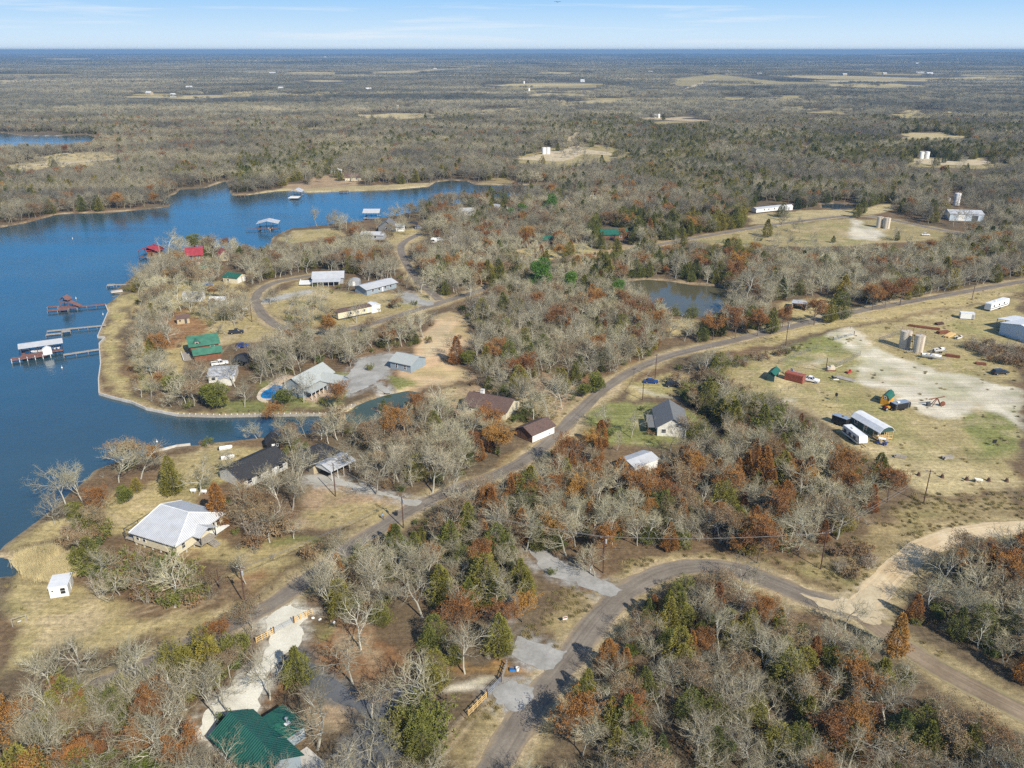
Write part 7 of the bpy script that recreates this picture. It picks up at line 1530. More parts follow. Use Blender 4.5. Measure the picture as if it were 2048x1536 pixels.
# ---- single trees read off the photo: (base px, base py, kind, height m, label)
HAND=[
 (440,1052,'rust',11.5,'large conical rust orange tree behind the tin roofed house'),
 (345,985,'cedar',10.0,'tall dark cedar tree alone on the lawn near the shore'),
 (205,1042,'oakrust',7.0,'round rust topped tree on the shore left of the house'),
 (195,1065,'brown',6.5,'brown bush-like tree beside the shore below the rust topped one'),
 (155,1040,'round',4.5,'dark green evergreen among pale trees at the water edge'),
 (250,1005,'round',4.2,'green bush-like evergreen halfway down the shore'),
 (275,985,'cedar',4.2,'small olive evergreen above the shore bushes'),
 (110,1048,'bare',8.0,'pale bleached tree leaning over the water at the shore tip'),
 (132,1010,'bare',9.5,'white branched tree standing at the lake edge, tallest of the shore cluster'),
 (165,1005,'bare',9.0,'white branched tree just right of the tallest lake edge one'),
 (238,965,'bare',9.0,'pale leaning tree on the shore beside the round bushes'),
 (282,958,'bare',9.0,'dense grey tree at the bend of the shore'),
 (165,1110,'brown',6.0,'tangled brown tree left of the tin roofed house'),
 (398,990,'bare',9.0,'slim bare tree on the lawn between cedar and rust tree'),
 (455,960,'bare',8.5,'dark forked oak in front of the black roofed house'),
 (588,1078,'bare',5.0,'pale broken dead snag at the edge of the bare lot'),
 (492,1168,'bare',6.0,'round fine twigged grey tree beside the near utility pole'),
 (540,1085,'brown',8.0,'drooping brown tree right of the tin roofed house'),
 (350,1215,'bare',10.0,'sprawling arching grey tree in front of the tin roofed house'),
 (300,1195,'bare',8.5,'grey thicket tree behind the white shed'),
 (240,1190,'bare',7.5,'grey tree nearest the white shed'),
 (390,1205,'round',4.0,'green undergrowth tree at the foot of the arching grey tree'),
 (420,1190,'brown',5.0,'brownish bush tree right of the arching grey tree'),
 (752,988,'bare',11.0,'great spreading oak beside the gravel drive'),
 (608,985,'bare',9.5,'forked oak in front of the garage'),
 (595,965,'bare',10.0,'tall oak between the two black roofs'),
 (560,1015,'bare',9.5,'bare tree left of the brown pole'),
 (585,1020,'bare',9.0,'thin bare tree at the edge of the bare lot'),
 (865,985,'bare',11.5,'white trunked tree on the bank above the road'),
 (703,940,'bare',10.0,'tall tree behind the pale carport'),
 (790,890,'oakrust',9.0,'red brown tree among grey ones above the carport'),
 (548,852,'oakrust',6.0,'orange tree at the end of the sea wall'),
 (768,824,'cedar',4.0,'golden olive cedar at the edge of the small pond'),
 (565,812,'round',6.0,'evergreen tree between the pool and the blue grey house'),
 (435,815,'round',8.0,'big dark evergreen tree near the white roofed cottage'),
 (350,790,'round',6.5,'olive green broad tree on the lakeside lawn'),
 (390,497,'round',8.0,'dark evergreen at the tip of the point'),
 (340,512,'bare',13,'big bare tree beside the red boathouse'),
 (1190,785,'round',6.5,'broad green thicket tree beside the road bend'),
 (1165,795,'round',5.0,'smaller green thicket tree below the broad one'),
 (1080,588,'pine',17.5,'tall bright green pine in the middle of the wood'),
 (1140,590,'pine',11.5,'second green pine right of the tall one'),
 (1100,434,'pine',17,'bright green pine beyond the upper houses'),
 (1045,437,'pine',11,'small green pine left of the far bright one'),
 (1022,440,'pine',9,'smallest pine of the far bright row'),
 (1235,600,'pine',10,'bushy green pine near the brown pond'),
 (1205,528,'cedar',9.0,'conical cedar on the lawn below the green roof'),
 (1232,526,'cedar',7.0,'golden cedar next to the conical one'),
 (1298,475,'rust',11.0,'tall rust cypress right of the green roof'),
 (1247,485,'oakrust',7.0,'rust tree in front of the green roof'),
 (1385,636,'cedar',6.5,'dark cedar at the near edge of the brown pond'),
 (1350,632,'cedar',5.0,'smaller cedar at the near edge of the brown pond'),
 (1425,680,'oakrust',8.5,'orange tree beside the road, left end of the roadside row'),
 (1437,672,'cedar',9,'cedar between the orange roadside trees'),
 (1470,678,'oakrust',10.5,'largest golden orange tree in the roadside row'),
 (1515,672,'oakrust',10,'russet tree in the roadside row'),
 (1543,665,'cedar',10,'dark cedar in the roadside row'),
 (1565,655,'oakrust',7.5,'small red tree near the open shed'),
 (1628,650,'oakrust',10,'round russet tree beside the open shed'),
 (1660,645,'cedar',9.5,'broad cedar right of the round russet tree'),
 (1683,636,'cedar',10,'tall cedar at the right end of the roadside row'),
 (1745,620,'oakrust',10,'golden tree in the far roadside clump'),
 (1770,615,'oakrust',10,'olive gold tree in the far roadside clump'),
 (1800,610,'oakrust',10,'dark russet tree in the far roadside clump'),
 (1815,598,'cedar',4.5,'small cedar at the end of the far roadside clump'),
 (1490,606,'bare',16,'large bare tree right of the brown pond'),
 (1752,975,'cedar',10.0,'tall shaggy cedar at the corner of the wood by the field'),
 (1775,1005,'oakrust',8.5,'rust tree at the corner of the wood by the field'),
 (1595,1010,'bare',11.0,'dead white forked tree in the middle wood'),
 (1555,880,'bare',10.0,'dark gnarled oak at the field edge'),
 (1525,970,'rust',10.5,'tall rust cone in the middle wood'),
 (1240,985,'rust',9.0,'rust cone in the wood left of the dead trees'),
 (1150,1478,'oakrust',8.0,'dark rust tree at the near edge of the road'),
 (1165,1512,'bare',7.5,'pale forked tree under the dark rust tree'),
 (1205,1115,'oakrust',6.5,'orange tree right of the utility pole at the bend'),
 (1480,1180,'bare',8.5,'dark bare tree inside the road bend'),
 (1880,1175,'bare',9.0,'gnarled dark oak overhanging the sandy road'),
 (2010,1110,'bare',9.0,'gnarled oak at the right edge above the sandy road'),
 (1690,1260,'bare',7.5,'grey tree just under the sandy junction'),
 (1790,1310,'rust',8.5,'rust tree beside the brown dirt road'),
 (706,1368,'bare',10.0,'lone bare tree in the brown yard by the drive'),
 (722,1300,'bare',9.0,'bare tree behind the lone one in the yard'),
 (635,1500,'bare',11.5,'tall thin tree behind the green roofed house'),
 (540,1400,'bare',8.5,'thin bare tree between the gravel and grey drives'),
 (735,1530,'bare',8.0,'bare tree at the foot of the dark drive'),
 (860,1420,'bare',9.5,'sprawling bare tree over the end of the dark drive'),
 (840,1490,'round',5.5,'green tangle tree below the drive'),
 (930,1348,'bare',8.5,'bare tree beside the metal gate'),
 (405,1390,'bare',9.0,'slim white trunked tree beside the gravel drive'),
 (374,1420,'bare',9.5,'second white trunked tree beside the gravel drive'),
 (350,1350,'cedar',7.5,'tall olive cedar left of the gravel drive'),
 (410,1310,'cedar',6.5,'yellowish cedar at the field corner'),
 (440,1290,'oakrust',5.0,'small red brown tree at the field corner'),
 (505,1262,'brown',6.0,'brown tree hanging over the end of the timber fence'),
 (470,1320,'round',5.0,'green bush tree left of the timber fence'),
 (460,1355,'brown',5.0,'dry brown tree beside the gravel drive'),
 (330,1530,'bare',9.5,'pale bare tree in front of the green roofed house'),
 (210,1520,'oakrust',5.0,'orange brown tree in the near corner'),
 (75,1470,'bare',9.5,'large sprawling pale tree in the near left corner'),
 (870,1290,'cedar',7.0,'dark spreading cedar behind the yard'),
 (915,1275,'oakrust',7.5,'golden orange tree behind the yard'),
 (845,1235,'bare',10.5,'large round crowned pale oak in the wood between the roads'),
 (830,1110,'cedar',6.0,'bright green cedar beside the lakeside road'),
 (1055,1195,'cedar',6.0,'cedar standing beside the grey driveway'),
 (1010,1265,'oakrust',6.0,'golden orange tree above the parking pad'),
 (1045,1245,'oakrust',6.0,'rust tree beside the parking pad'),
]
for px,py,k,h,lab in HAND:
    p=W(px,py); TREES.append((p.x,p.y,k,rndT.randrange(len(PROTO[k])),h/HGT[k],rndT.uniform(0,6.283),lab))
hx=[(t[0],t[1]) for t in TREES]
# ---- thickets that crowd round the lone trees in the photo
for poly,n,ks,lo,hi in [
 ([(185,1140),(290,1120),(350,1160),(440,1190),(400,1222),(270,1205),(200,1195)],46,('shrub','shrub','greenshrub','brownshrub'),1.1,2.0),
 ([(495,1040),(555,1020),(570,1080),(505,1100)],12,('shrub','brownshrub'),1.2,2.2),
 ([(130,1070),(190,1050),(210,1090),(160,1120)],14,('brownshrub','shrub','greenshrub'),1.0,1.8),
 ([(1930,690),(2060,698),(2060,738),(1965,720)],60,('shrub','shrub','brownshrub'),.9,1.4),
 ([(1340,760),(1440,760),(1540,800),(1640,870),(1600,900),(1440,850),(1360,810)],70,('shrub','greenshrub','greenshrub','brownshrub'),.9,1.7),
 ([(1440,740),(1500,715),(1600,697),(1600,703),(1480,735)],26,('shrub','greenshrub','brownshrub'),.6,1.0),
 ([(330,1330),(500,1270),(520,1300),(480,1370),(380,1400)],22,('greenshrub','shrub','greenshrub'),.9,1.5),
 ([(620,1100),(760,1060),(800,1100),(640,1210)],24,('shrub','greenshrub','brownshrub'),.9,1.5),
 ([(810,1430),(900,1440),(880,1500),(800,1500)],14,('greenshrub','shrub'),1.0,1.7),
 ([(1660,1110),(1740,1090),(1760,1150),(1690,1170)],16,('shrub','brownshrub'),.7,1.2),
 ([(0,1395),(120,1370),(300,1310),(345,1350),(300,1420),(120,1450),(0,1480)],26,('bare','bare','bare','cedar','shrub','greenshrub'),.62,.95),
 ([(0,1450),(330,1400),(380,1480),(380,1560),(0,1560)],40,('bare','bare','bare','oakrust','greenshrub','shrub','cedar','round'),.6,1.0),
 ([(440,1085),(520,1110),(560,1100),(540,1130)],3,('shrub',),.5,.8)]:
    pg=g(poly); k_=0; bx_=(min(p[0] for p in pg),max(p[0] for p in pg),min(p[1] for p in pg),max(p[1] for p in pg))
    while k_<n:
        x,y=rndT.uniform(bx_[0],bx_[1]),rndT.uniform(bx_[2],bx_[3])
        if pip(x,y,pg):
            k_+=1; ks_=rndT.choice(ks)
            if not in_water(x,y) and not any((x-a)**2+(y-b_)**2<(r_*.8)**2 for a,b_,r_ in BUILT) and min((p_[0]-x)**2+(p_[1]-y)**2 for p_ in ROADG['lakeside_road'][2][::2])>11: TREES.append((x,y,ks_,rndT.randrange(len(PROTO[ks_])),rndT.uniform(lo,hi),rndT.uniform(0,6.283),None))
# ---- near woods
def spot_ok(x,y):
    return not in_water(x,y)
STEP=3.55
nx=0
ymax=470
NEAR=[]
yy=60.0
while yy<ymax:
    halfw=yy*math.tan(R(36))+20
    k=int(2*halfw/STEP)
    for i in range(k):
        x=-halfw+(i+rndT.random())*STEP; y=yy+rndT.uniform(-.5,.5)*STEP
        NEAR.append((x,y))
    yy+=STEP
NX=np.array(NEAR); wat=np.zeros(len(NX),bool)
for w in WATERG: wat|=inpoly(NX[:,0],NX[:,1],w)|(segdist(NX[:,0],NX[:,1],w)<1.0)
rd=np.full(len(NX),1e9)
for k,(m_,w_,pl,z_) in ROADG.items(): rd=np.minimum(rd,segdist(NX[:,0],NX[:,1],pl[::4],False)-w_/2)
rdd=np.full(len(NX),1e9)
for k in('dirt_road','dirt_road_branch'): rdd=np.minimum(rdd,segdist(NX[:,0],NX[:,1],ROADG[k][2][::4],False)-ROADG[k][1]/2)
for i,(x,y) in enumerate(NEAR):
    if wat[i] or rd[i]<1.6 or rdd[i]<4.5: continue
    if any((x-a)**2+(y-b_)**2<r_*r_ for a,b_,r_ in BUILT): continue
    px,py=PX(x,y)
    w,n=mix_at(px,py); k=pick(w,rndT)
    sc=rndT.uniform(.52,1.0)*(1.0 if k in('bare','brown') else rndT.uniform(1.0,1.45) if k=='cedar' else rndT.uniform(.85,1.2))
    if py>1250 and px>1000: sc*=.88
    if rndT.random()<.12 and py<1000: continue
    if any((x-a)**2+(y-b_)**2<(5.5 if k!='cedar' else 3.5)**2 for a,b_ in hx): continue
    if blocked(x,y,HGT[k]*sc,RAD[k]*sc,rndT):
        # low scrub may still stand where a tree would hide the view
        if rndT.random()<.25:
            ks=rndT.choice(['shrub','greenshrub','brownshrub']); s2=rndT.uniform(.5,.9)
            if not blocked(x,y,HGT[ks]*s2,RAD[ks]*s2,rndT): TREES.append((x,y,ks,rndT.randrange(len(PROTO[ks])),s2,rndT.uniform(0,6.283),None))
        continue
    TREES.append((x,y,k,rndT.randrange(len(PROTO[k])),sc,rndT.uniform(0,6.283),None))
    # undergrowth
    if rndT.random()<.8 and y<330:
        ks=pick(dict(shrub=.38,greenshrub=.44,brownshrub=.18),rndT); s2=rndT.uniform(.55,1.1); x2=x+rndT.uniform(-2.5,2.5); y2=y+rndT.uniform(-2.5,2.5)
        if not in_water(x2,y2) and not blocked(x2,y2,HGT[ks]*s2,RAD[ks]*s2,rndT): TREES.append((x2,y2,ks,rndT.randrange(len(PROTO[ks])),s2,rndT.uniform(0,6.283),None))
# ------------------------------------------------------------------ individual trees: up to ~300 of a kind as objects, nearest first
CAP=dict(bare_tree=295,brown_leaved_tree=295,rust_leaved_tree=295,cedar_tree=295,pine_tree=295,evergreen_tree=295,bare_shrub=200,green_shrub=200,brown_shrub=150)
order=sorted(range(len(TREES)),key=lambda i:(TREES[i][6] is None,math.hypot(TREES[i][0],TREES[i][1])))
count={}; single=[]; mass={}
def inframe(x,y,h):
    px,py=PX(x,y); p2,q2=PX(x,y,h); return -25<px<2073 and py>0 and q2<1536
for i in order:
    x,y,k,v,s,r,lab=TREES[i]; nm=KINDNAME[k]
    if count.get(nm,0)<CAP[nm] and inframe(x,y,HGT[k]*s) and math.hypot(x,y)<420: count[nm]=count.get(nm,0)+1; single.append(i)
    else: mass.setdefault(nm,[]).append((x,y,k,v,s,r))
used_land=set(); zone_n={}
for i in single:
    x,y,k,v,s,r,lab=TREES[i]; nm=KINDNAME[k]; px,py=PX(x,y); zone=mix_at(px,py)[1]; grp=None
    if lab is None:
        best=None
        for lx,ly,ph in LANDMARKS:
            d=math.hypot(lx-x,ly-y)
            if d<16 and (best is None or d<best[0]): best=(d,ph)
        # nearest tree of its kind to a landmark gets a label of its own
        if best and (nm,best[1]) not in used_land and min((math.hypot(best_l[0]-TREES[j][0],best_l[1]-TREES[j][1]) for best_l in [next((q for q in LANDMARKS if q[2]==best[1]))] for j in single if KINDNAME[TREES[j][2]]==nm and TREES[j][6] is None),default=0)>=best[0]-1e-6:
            used_land.add((nm,best[1])); t=dict(bare='leafless grey tree',brown='brown leaved oak',oakrust='rust leaved oak').get(k,LOOK[k]); ph=' '.join(best[1].split()[:9])
            while ph.split()[-1] in('the','a','of','and','with','on','by','in','at','under','beside','to','from','through','near','above','below','behind','for','its'): ph=' '.join(ph.split()[:-1])
            lab=t+' closest to the '+ph
            lab=' '.join(lab.split()[:16])
    if lab is None:
        lab=LOOK[k]+' in '+zone; grp=KINDNAME[k].replace('_',' ')+'s in '+zone
        lab=' '.join(lab.split()[:16])
    else: grp=None
    R_=bpy.data.objects.new(nm,None); COL.objects.link(R_); R_.location=(x,y,0); R_.rotation_euler=(0,0,r); R_.scale=(s,s,s*(.94+.12*((i*37)%11)/10)); R_.empty_display_size=.5
    tag(R_,lab,CAT[k],grp or KINDNAME[k].replace('_',' ')+'s standing apart or by a landmark')
    tm_,cm_,fm_,mm_=PROTO[k][v]
    for nme,me_ in (('trunk' if CAT[k]=='tree' else 'stem',tm_),('crown' if CAT[k]=='tree' else ('twigs' if k=='shrub' else 'foliage'),cm_)):
        o=bpy.data.objects.new(nme,me_); COL.objects.link(o); o.parent=R_
# ------------------------------------------------------------------ the rest of the woodland: one stuff object per kind
# middle distance 470-1500 m, single trees
rndF=random.Random(5)
def middle(r0,r1,step,keep=1.0):
    yy=r0*math.cos(R(37)); out=[]
    while yy<r1:
        hw=yy*math.tan(R(35))+30; k=int(2*hw/step)
        for i in range(k):
            x=-hw+(i+rndF.random())*step; y=yy+rndF.uniform(-.5,.5)*step; out.append((x,y))
        yy+=step
    return out
pts=[p for p in middle(440,1350,4.9) if p[1]>=ymax]
A_=np.array(pts); wat=np.zeros(len(A_),bool)
for w in WATERG: wat|=inpoly(A_[:,0],A_[:,1],w)|(segdist(A_[:,0],A_[:,1],w)<2.0)
rd=np.full(len(A_),1e9)
for k,(m_,w_,pl_,z_) in ROADG.items(): rd=np.minimum(rd,segdist(A_[:,0],A_[:,1],pl_[::6],False)-w_/2)
gap=vnoise(A_[:,0],A_[:,1],60,77)
for i,(x,y) in enumerate(pts):
    if wat[i] or rd[i]<1: continue
    if gap[i]<.2 and rndF.random()<.5: continue
    if any((x-a)**2+(y-b_)**2<r_*r_ for a,b_,r_ in BUILT if abs(y-b_)<40): continue
    px,py=PX(x,y); w,n=mix_at(px,py)
    w=dict(w); cl=vnoise(np.array([x]),np.array([y*.6]),85,91)[0]
    if cl>.6: w['cedar']=w.get('cedar',.05)*6
    if py<330 and px>1300: w['cedar']=w.get('cedar',.05)*1.8
    k=pick(w,rndF); s=rndF.uniform(.7,1.1)*(1.35 if k=='cedar' else 1.0)
    if rndF.random()<blocked_v(x,y,HGT[k]*s,RAD[k]*s) : continue
    mass.setdefault(KINDNAME[k],[]).append((x,y,k,rndF.randrange(len(PROTO[k])),s,rndF.uniform(0,6.283),1))
SRC={}
def source_collection(nm,objs):
    c=bpy.data.collections.new(nm)
    for j,me_ in enumerate(objs):
        o=bpy.data.objects.new("%s_%02d"%(nm,j),me_); c.objects.link(o)
    return c
def scatter(name,label,coll,P,IDX,ROT,SCL,kind='stuff'):
    me=bpy.data.meshes.new(name); me.from_pydata([tuple(p) for p in P],[],[])
    for an,ty,ar in (('idx','INT',IDX),('rot','FLOAT',ROT),('scl','FLOAT',SCL)):
        a=me.attributes.new(an,ty,'POINT'); a.data.foreach_set('value',np.array(ar,np.int32 if ty=='INT' else np.float32))
    o=bpy.data.objects.new(name,me); COL.objects.link(o); tag(o,label,kind=kind)
    ng=bpy.data.node_groups.new(name,'GeometryNodeTree'); ng.interface.new_socket("Geometry",in_out='INPUT',socket_type='NodeSocketGeometry'); ng.interface.new_socket("Geometry",in_out='OUTPUT',socket_type='NodeSocketGeometry')
    N=ng.nodes; Lk=ng.links; gi=N.new('NodeGroupInput'); go=N.new('NodeGroupOutput'); ip=N.new('GeometryNodeInstanceOnPoints'); ci=N.new('GeometryNodeCollectionInfo')
    ci.inputs[0].default_value=coll; ci.inputs[1].default_value=True; ci.inputs[2].default_value=True
    def na(n_,t):
        q=N.new('GeometryNodeInputNamedAttribute'); q.data_type=t; q.inputs[0].default_value=n_; return q.outputs[0]
    cx=N.new('ShaderNodeCombineXYZ'); Lk.new(na('rot','FLOAT'),cx.inputs[2])
    Lk.new(gi.outputs[0],ip.inputs['Points']); Lk.new(ci.outputs[0],ip.inputs['Instance']); ip.inputs['Pick Instance'].default_value=True
    Lk.new(na('idx','INT'),ip.inputs['Instance Index']); Lk.new(cx.outputs[0],ip.inputs['Rotation']); Lk.new(na('scl','FLOAT'),ip.inputs['Scale']); Lk.new(ip.outputs[0],go.inputs[0])
    m=o.modifiers.new('scatter','NODES'); m.node_group=ng; return o
WLAB=dict(bare_tree="mass of grey leafless oaks covering the middle distance",brown_leaved_tree="withered brown oaks scattered through the middle distance woods",rust_leaved_tree="rust red trees dotted through the middle distance woods",cedar_tree="dark green cedars dotted through the middle distance woods",bare_shrub="bare undergrowth among the farther trees",green_shrub="green undergrowth among the farther trees",brown_shrub="brown undergrowth among the farther trees",pine_tree="bright pines in the middle distance woods",evergreen_tree="evergreens in the middle distance woods")
WNAME=dict(bare_tree='bare_woodland',brown_leaved_tree='brown_leaved_woodland',rust_leaved_tree='rust_leaved_woodland',cedar_tree='cedar_woodland',bare_shrub='bare_undergrowth',green_shrub='green_undergrowth',brown_shrub='brown_undergrowth',pine_tree='pine_woodland',evergreen_tree='evergreen_woodland')
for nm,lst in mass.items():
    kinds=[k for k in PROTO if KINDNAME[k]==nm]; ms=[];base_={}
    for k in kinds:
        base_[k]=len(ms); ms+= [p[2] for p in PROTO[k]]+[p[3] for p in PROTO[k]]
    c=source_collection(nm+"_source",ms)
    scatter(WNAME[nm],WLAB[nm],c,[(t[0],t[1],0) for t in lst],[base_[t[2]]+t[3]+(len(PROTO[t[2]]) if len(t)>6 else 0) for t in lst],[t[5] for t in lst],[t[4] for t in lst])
print("single",count,"mass",{k:len(v) for k,v in mass.items()})
# far woods: patches of simple crowns
def patch(seed,size,n,h,tw,fl,rw,cedar):
    rnd=random.Random(seed); b=Tri(); mi=[]
    for t in range(n):
        cx,cy=rnd.uniform(-.55,.55)*size,rnd.uniform(-.55,.55)*size; hh=h*rnd.uniform(.65,1.15); ced=rnd.random()<cedar; rst=rnd.random()<.05
        r_=hh*(.26 if ced else .42)
        for j in range(tw if not ced else fl):
            a=rnd.uniform(0,6.283)
            if ced:
                t_=rnd.random(); q=r_*(1-t_)**.7*(.5+.5*rnd.random()); p=Vector((cx+math.cos(a)*q,cy+math.sin(a)*q,hh*(.1+.8*t_))); d=Vector((math.cos(a),math.sin(a),.7)).normalized()
                f0=len(b.f); b.leaf(p,d,rw*6,rw*4,rnd); mi += [1]*(len(b.f)-f0)
            else:
                v=rv(rnd); v.z=abs(v.z); p=Vector((cx+v.x*r_*.55,cy+v.y*r_*.55,hh*(.35+.3*v.z))); d=(v+rv(rnd)*.5+Vector((0,0,.4))).normalized()
                f0=len(b.f); b.twig(p,p+d*hh*rnd.uniform(.25,.42),rw*rnd.uniform(.7,1.3)); mi += [2 if rst else 0]*(len(b.f)-f0)
        f0=len(b.f); b.seg(Vector((cx,cy,-1)),Vector((cx,cy,hh*.5)),rw*1.6,rw*.8,3); mi += [0]*(len(b.f)-f0)
    me=b.mesh("wood_patch",[TM['fartwig_shaded'],TM['farcedar'],TM['brownleaf']]); me.polygons.foreach_set('material_index',mi); return me
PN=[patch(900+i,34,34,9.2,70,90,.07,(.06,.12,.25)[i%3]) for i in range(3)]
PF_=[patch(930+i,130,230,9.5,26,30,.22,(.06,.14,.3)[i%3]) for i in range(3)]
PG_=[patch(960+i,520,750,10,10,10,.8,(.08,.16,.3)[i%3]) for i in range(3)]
def patches(name,label,coll,r0,r1,size,step,sclr):
    pts=middle(r0,r1,step); P=[];I=[];Ro=[];S=[]
    A=np.array(pts); rr_=np.hypot(A[:,0],A[:,1]); ok=(A[:,1]>=r0)&(A[:,1]<r1)
    zz=gz(A[:,0],A[:,1]); n_=vnoise(A[:,0],A[:,1],420,55)
    for i,(x,y) in enumerate(pts):
        if not ok[i]: continue
        px,py=PX(x,y,zz[i]); m=0
        for dx,dz in ((0,0),(0,8),(-size*.45,3),(size*.45,3)):
            a_,b_=PX(x+dx,y,zz[i]+dz); m=max(m,mval(a_,b_))
        for dy in (-size*.45,size*.45):
            a_,b_=PX(x,y+dy,zz[i]); m=max(m,mval(a_,b_))
        if rndF.random()<m*.96: continue
        if any(abs(x-a)<size*.5+r_ and abs(y-b_)<size*.5+r_ for a,b_,r_ in BUILT if r_>10): continue
        if n_[i]<.16 and rndF.random()<.6: continue
        t=n_[i]*.9+rndF.uniform(-.3,.3)+(.12 if px>1300 else 0)
        P.append((x,y,zz[i])); I.append(2 if t>.72 else (1 if t>.45 else 0)); Ro.append(rndF.uniform(0,6.283)); S.append(rndF.uniform(*sclr))
    scatter(name,label,coll,P,I,Ro,S); print(name,len(P))
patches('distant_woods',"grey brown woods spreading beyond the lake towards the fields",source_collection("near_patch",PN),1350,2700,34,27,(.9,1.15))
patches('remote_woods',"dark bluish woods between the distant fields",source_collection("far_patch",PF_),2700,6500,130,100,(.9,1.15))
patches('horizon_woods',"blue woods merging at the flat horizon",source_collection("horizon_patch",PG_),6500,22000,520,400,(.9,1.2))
# reeds by the shore
reedm=[]
for s in range(2):
    rnd=random.Random(s+80); b=Tri()
    for i in range(420):
        p=Vector((rnd.gauss(0,.8),rnd.gauss(0,.8),0)); b.twig(p,p+Vector((rnd.uniform(-.35,.35),rnd.uniform(-.35,.35),rnd.uniform(.9,1.9))),.035)
    reedm.append(b.mesh("reed_clump",TM['reed']))
rp=g([(40,1118),(90,1098),(165,1108),(172,1140),(120,1156),(70,1152),(50,1136)]); P=[]
x0,x1=min(p[0] for p in rp),max(p[0] for p in rp); y0,y1=min(p[1] for p in rp),max(p[1] for p in rp)
while len(P)<130:
    x,y=rndF.uniform(x0,x1),rndF.uniform(y0,y1)
    if pip(x,y,rp) and vnoise(np.array([x]),np.array([y]),4,14)[0]>.42: P.append((x,y,0))
scatter('reeds',"pale yellow reed bed at the marshy corner of the lake",source_collection("reed_source",reedm),P,[i%2 for i in range(len(P))],[rndF.uniform(0,6.28) for _ in P],[rndF.uniform(.7,1.2) for _ in P])
# tall grass tufts in the brush and along verges
tuf=[]
for s in range(3):
    rnd=random.Random(s+90); b=Tri()
    for i in range(60):
        p=Vector((rnd.gauss(0,.28),rnd.gauss(0,.28),0)); b.twig(p,p+Vector((rnd.uniform(-.3,.3),rnd.uniform(-.3,.3),rnd.uniform(.25,.65))),.03)
    tuf.append(b.mesh("grass_tuft",TM['tuft']))
P=[]
for k,v,p,pg in OPENG:
    if k not in ('brush','straw','field','lawn','green','dirt'): continue
    cx=np.mean([q[1] for q in pg])
    if cx>330: continue
    x0,x1=min(q[0] for q in pg),max(q[0] for q in pg); y0,y1=min(q[1] for q in pg),max(q[1] for q in pg)
    n=int((x1-x0)*(y1-y0)*(.5 if k=='brush' else .035))
    for _ in range(min(n,9000)):
        x,y=rndF.uniform(x0,x1),rndF.uniform(y0,y1)
        if pip(x,y,pg) and vnoise(np.array([x]),np.array([y]),8,66)[0]>(.3 if k=='brush' else .55): P.append((x,y,0))
A=np.array(P); ok=np.ones(len(A),bool)
for k,(m_,w_,pl_,z_) in ROADG.items(): ok&=segdist(A[:,0],A[:,1],pl_[::4],False)>w_/2+.4
for nm,mk,poly,z_,lab in PADS: ok&=~inpoly(A[:,0],A[:,1],g(poly))
for w in WATERG: ok&=~inpoly(A[:,0],A[:,1],w)
P=[p for p,o_ in zip(P,ok) if o_]
print("tufts",len(P))
scatter('dry_grass',"tufts of dry straw coloured grass in the fields and verges",source_collection("tuft_source",tuf),P,[rndF.randrange(3) for _ in P],[rndF.uniform(0,6.28) for _ in P],[rndF.uniform(.5,1.15) for _ in P])
# ------------------------------------------------------------------ air
hz=MB(); hz.bx(-27000,27000,-3000,29000,-60,113); 
hm=bpy.data.materials.new("haze_air"); hm.use_nodes=True; t=hm.node_tree; t.nodes.clear(); ou=t.nodes.new("ShaderNodeOutputMaterial"); pv=t.nodes.new("ShaderNodeVolumePrincipled")
pv.inputs["Color"].default_value=HAZE_COL; pv.inputs["Density"].default_value=HAZE; pv.inputs["Anisotropy"].default_value=.0
t.links.new(pv.outputs[0],ou.inputs["Volume"])
ho=hz.build('haze',hm); tag(ho,"thin blue haze that fades the distant woods",kind='stuff')
# ------------------------------------------------------------------ sky and sun
wd=bpy.data.worlds.new("World"); SC.world=wd; wd.use_nodes=True; t=wd.node_tree; N=t.nodes; Lk=t.links; bg=N["Background"]
sk=N.new("ShaderNodeTexSky"); sk.sky_type='NISHITA'; sk.sun_disc=False; sk.sun_elevation=R(SUN_EL); sk.sun_rotation=R(SUN_ROT); sk.altitude=200; sk.air_density=1.0; sk.dust_density=SKY_DUST; sk.ozone_density=3.0
tc=N.new("ShaderNodeTexCoord"); mp=N.new("ShaderNodeMapping"); mp.inputs["Scale"].default_value=(2.2,1.2,40); mp.inputs["Rotation"].default_value=(R(.0),R(-2.6),0); Lk.new(tc.outputs["Generated"],mp.inputs[0])
nz=N.new("ShaderNodeTexNoise"); nz.inputs["Scale"].default_value=1.6; nz.inputs["Detail"].default_value=7; nz.inputs["Roughness"].default_value=.6; nz.inputs["Distortion"].default_value=.4; Lk.new(mp.outputs[0],nz.inputs["Vector"])
fac=mrange(N,Lk,nz.outputs["Fac"],.53,.74,0,.75)
sx_=N.new("ShaderNodeSeparateXYZ"); Lk.new(tc.outputs["Generated"],sx_.inputs[0])
cr=N.new("ShaderNodeValToRGB"); el=cr.color_ramp.elements
while len(el)<len(SKY): el.new(.5)
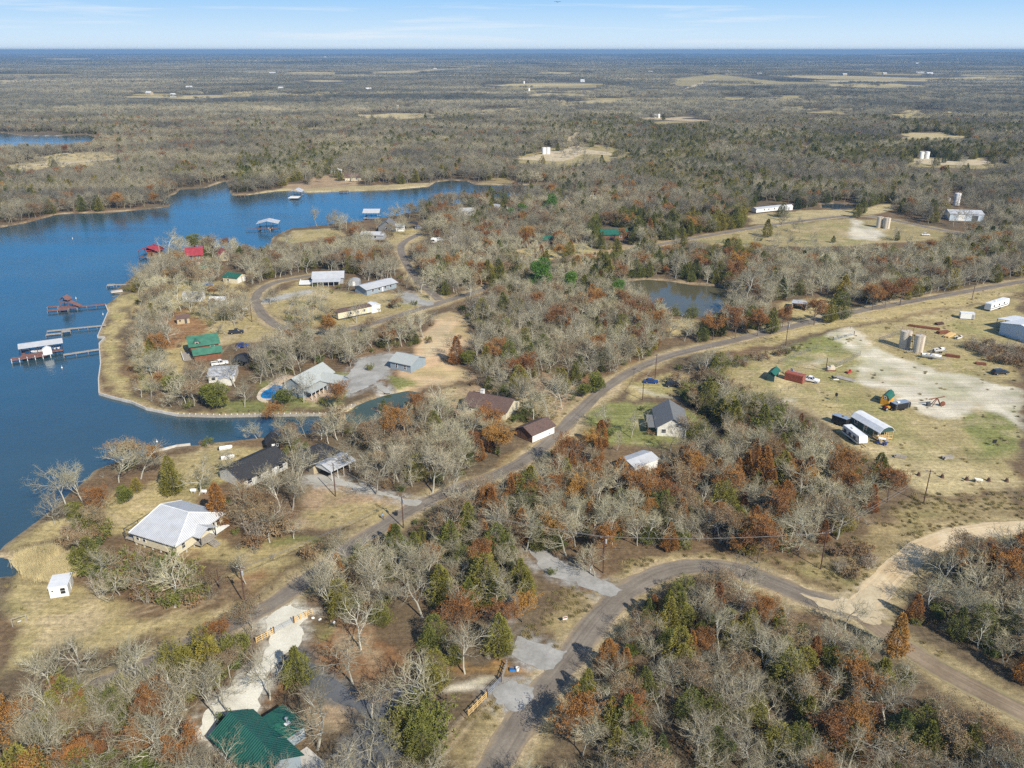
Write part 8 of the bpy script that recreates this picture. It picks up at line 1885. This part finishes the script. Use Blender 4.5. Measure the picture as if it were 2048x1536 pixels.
for e,(p_,c_) in zip(el,SKY): e.position=p_; e.color=(c_[0]/8,c_[1]/8,c_[2]/8,1)
Lk.new(sx_.outputs[2],cr.inputs[0])
sc8=N.new("ShaderNodeMix"); sc8.data_type='RGBA'; sc8.blend_type='MULTIPLY'; sc8.inputs[0].default_value=1; Lk.new(cr.outputs[0],sc8.inputs[6]); sc8.inputs[7].default_value=(8,8,8,1)
hi=N.new("ShaderNodeMix"); hi.data_type='RGBA'; Lk.new(mrange(N,Lk,sx_.outputs[2],.30,.6,0,1),hi.inputs[0]); Lk.new(sc8.outputs[2],hi.inputs[6])
ti=N.new("ShaderNodeMix"); ti.data_type='RGBA'; ti.blend_type='MULTIPLY'; ti.inputs[0].default_value=1; Lk.new(sk.outputs[0],ti.inputs[6]); ti.inputs[7].default_value=(*SKY_TINT,1); Lk.new(ti.outputs[2],hi.inputs[7])
mx=N.new("ShaderNodeMix"); mx.data_type='RGBA'; Lk.new(fac,mx.inputs[0]); Lk.new(hi.outputs[2],mx.inputs[6]); mx.inputs[7].default_value=CLOUD
Lk.new(mx.outputs[2],bg.inputs[0]); bg.inputs[1].default_value=SKY_STR
sl=bpy.data.lights.new("sun",'SUN'); sl.energy=SUN_STR; sl.angle=R(.53); sl.color=(1,.925,.80); so=bpy.data.objects.new("sun",sl); COL.objects.link(so)
az=R(SUN_ROT); sv=Vector((math.sin(az)*math.cos(R(SUN_EL)),math.cos(az)*math.cos(R(SUN_EL)),math.sin(R(SUN_EL)))); so.rotation_euler=sv.to_track_quat('Z','Y').to_euler(); so.location=(0,0,300)
SC.view_settings.view_transform='Standard'; SC.view_settings.look='None'; SC.view_settings.exposure=EXPO; SC.view_settings.gamma=1.0
SC.render.engine='CYCLES'; SC.cycles.use_denoising=DENOISE; SC.cycles.max_bounces=5; SC.cycles.diffuse_bounces=2; SC.cycles.glossy_bounces=2; SC.cycles.volume_bounces=0; SC.cycles.transparent_max_bounces=4
SC.cycles.use_adaptive_sampling=True; SC.cycles.adaptive_threshold=.015; SC.cycles.sample_clamp_indirect=6
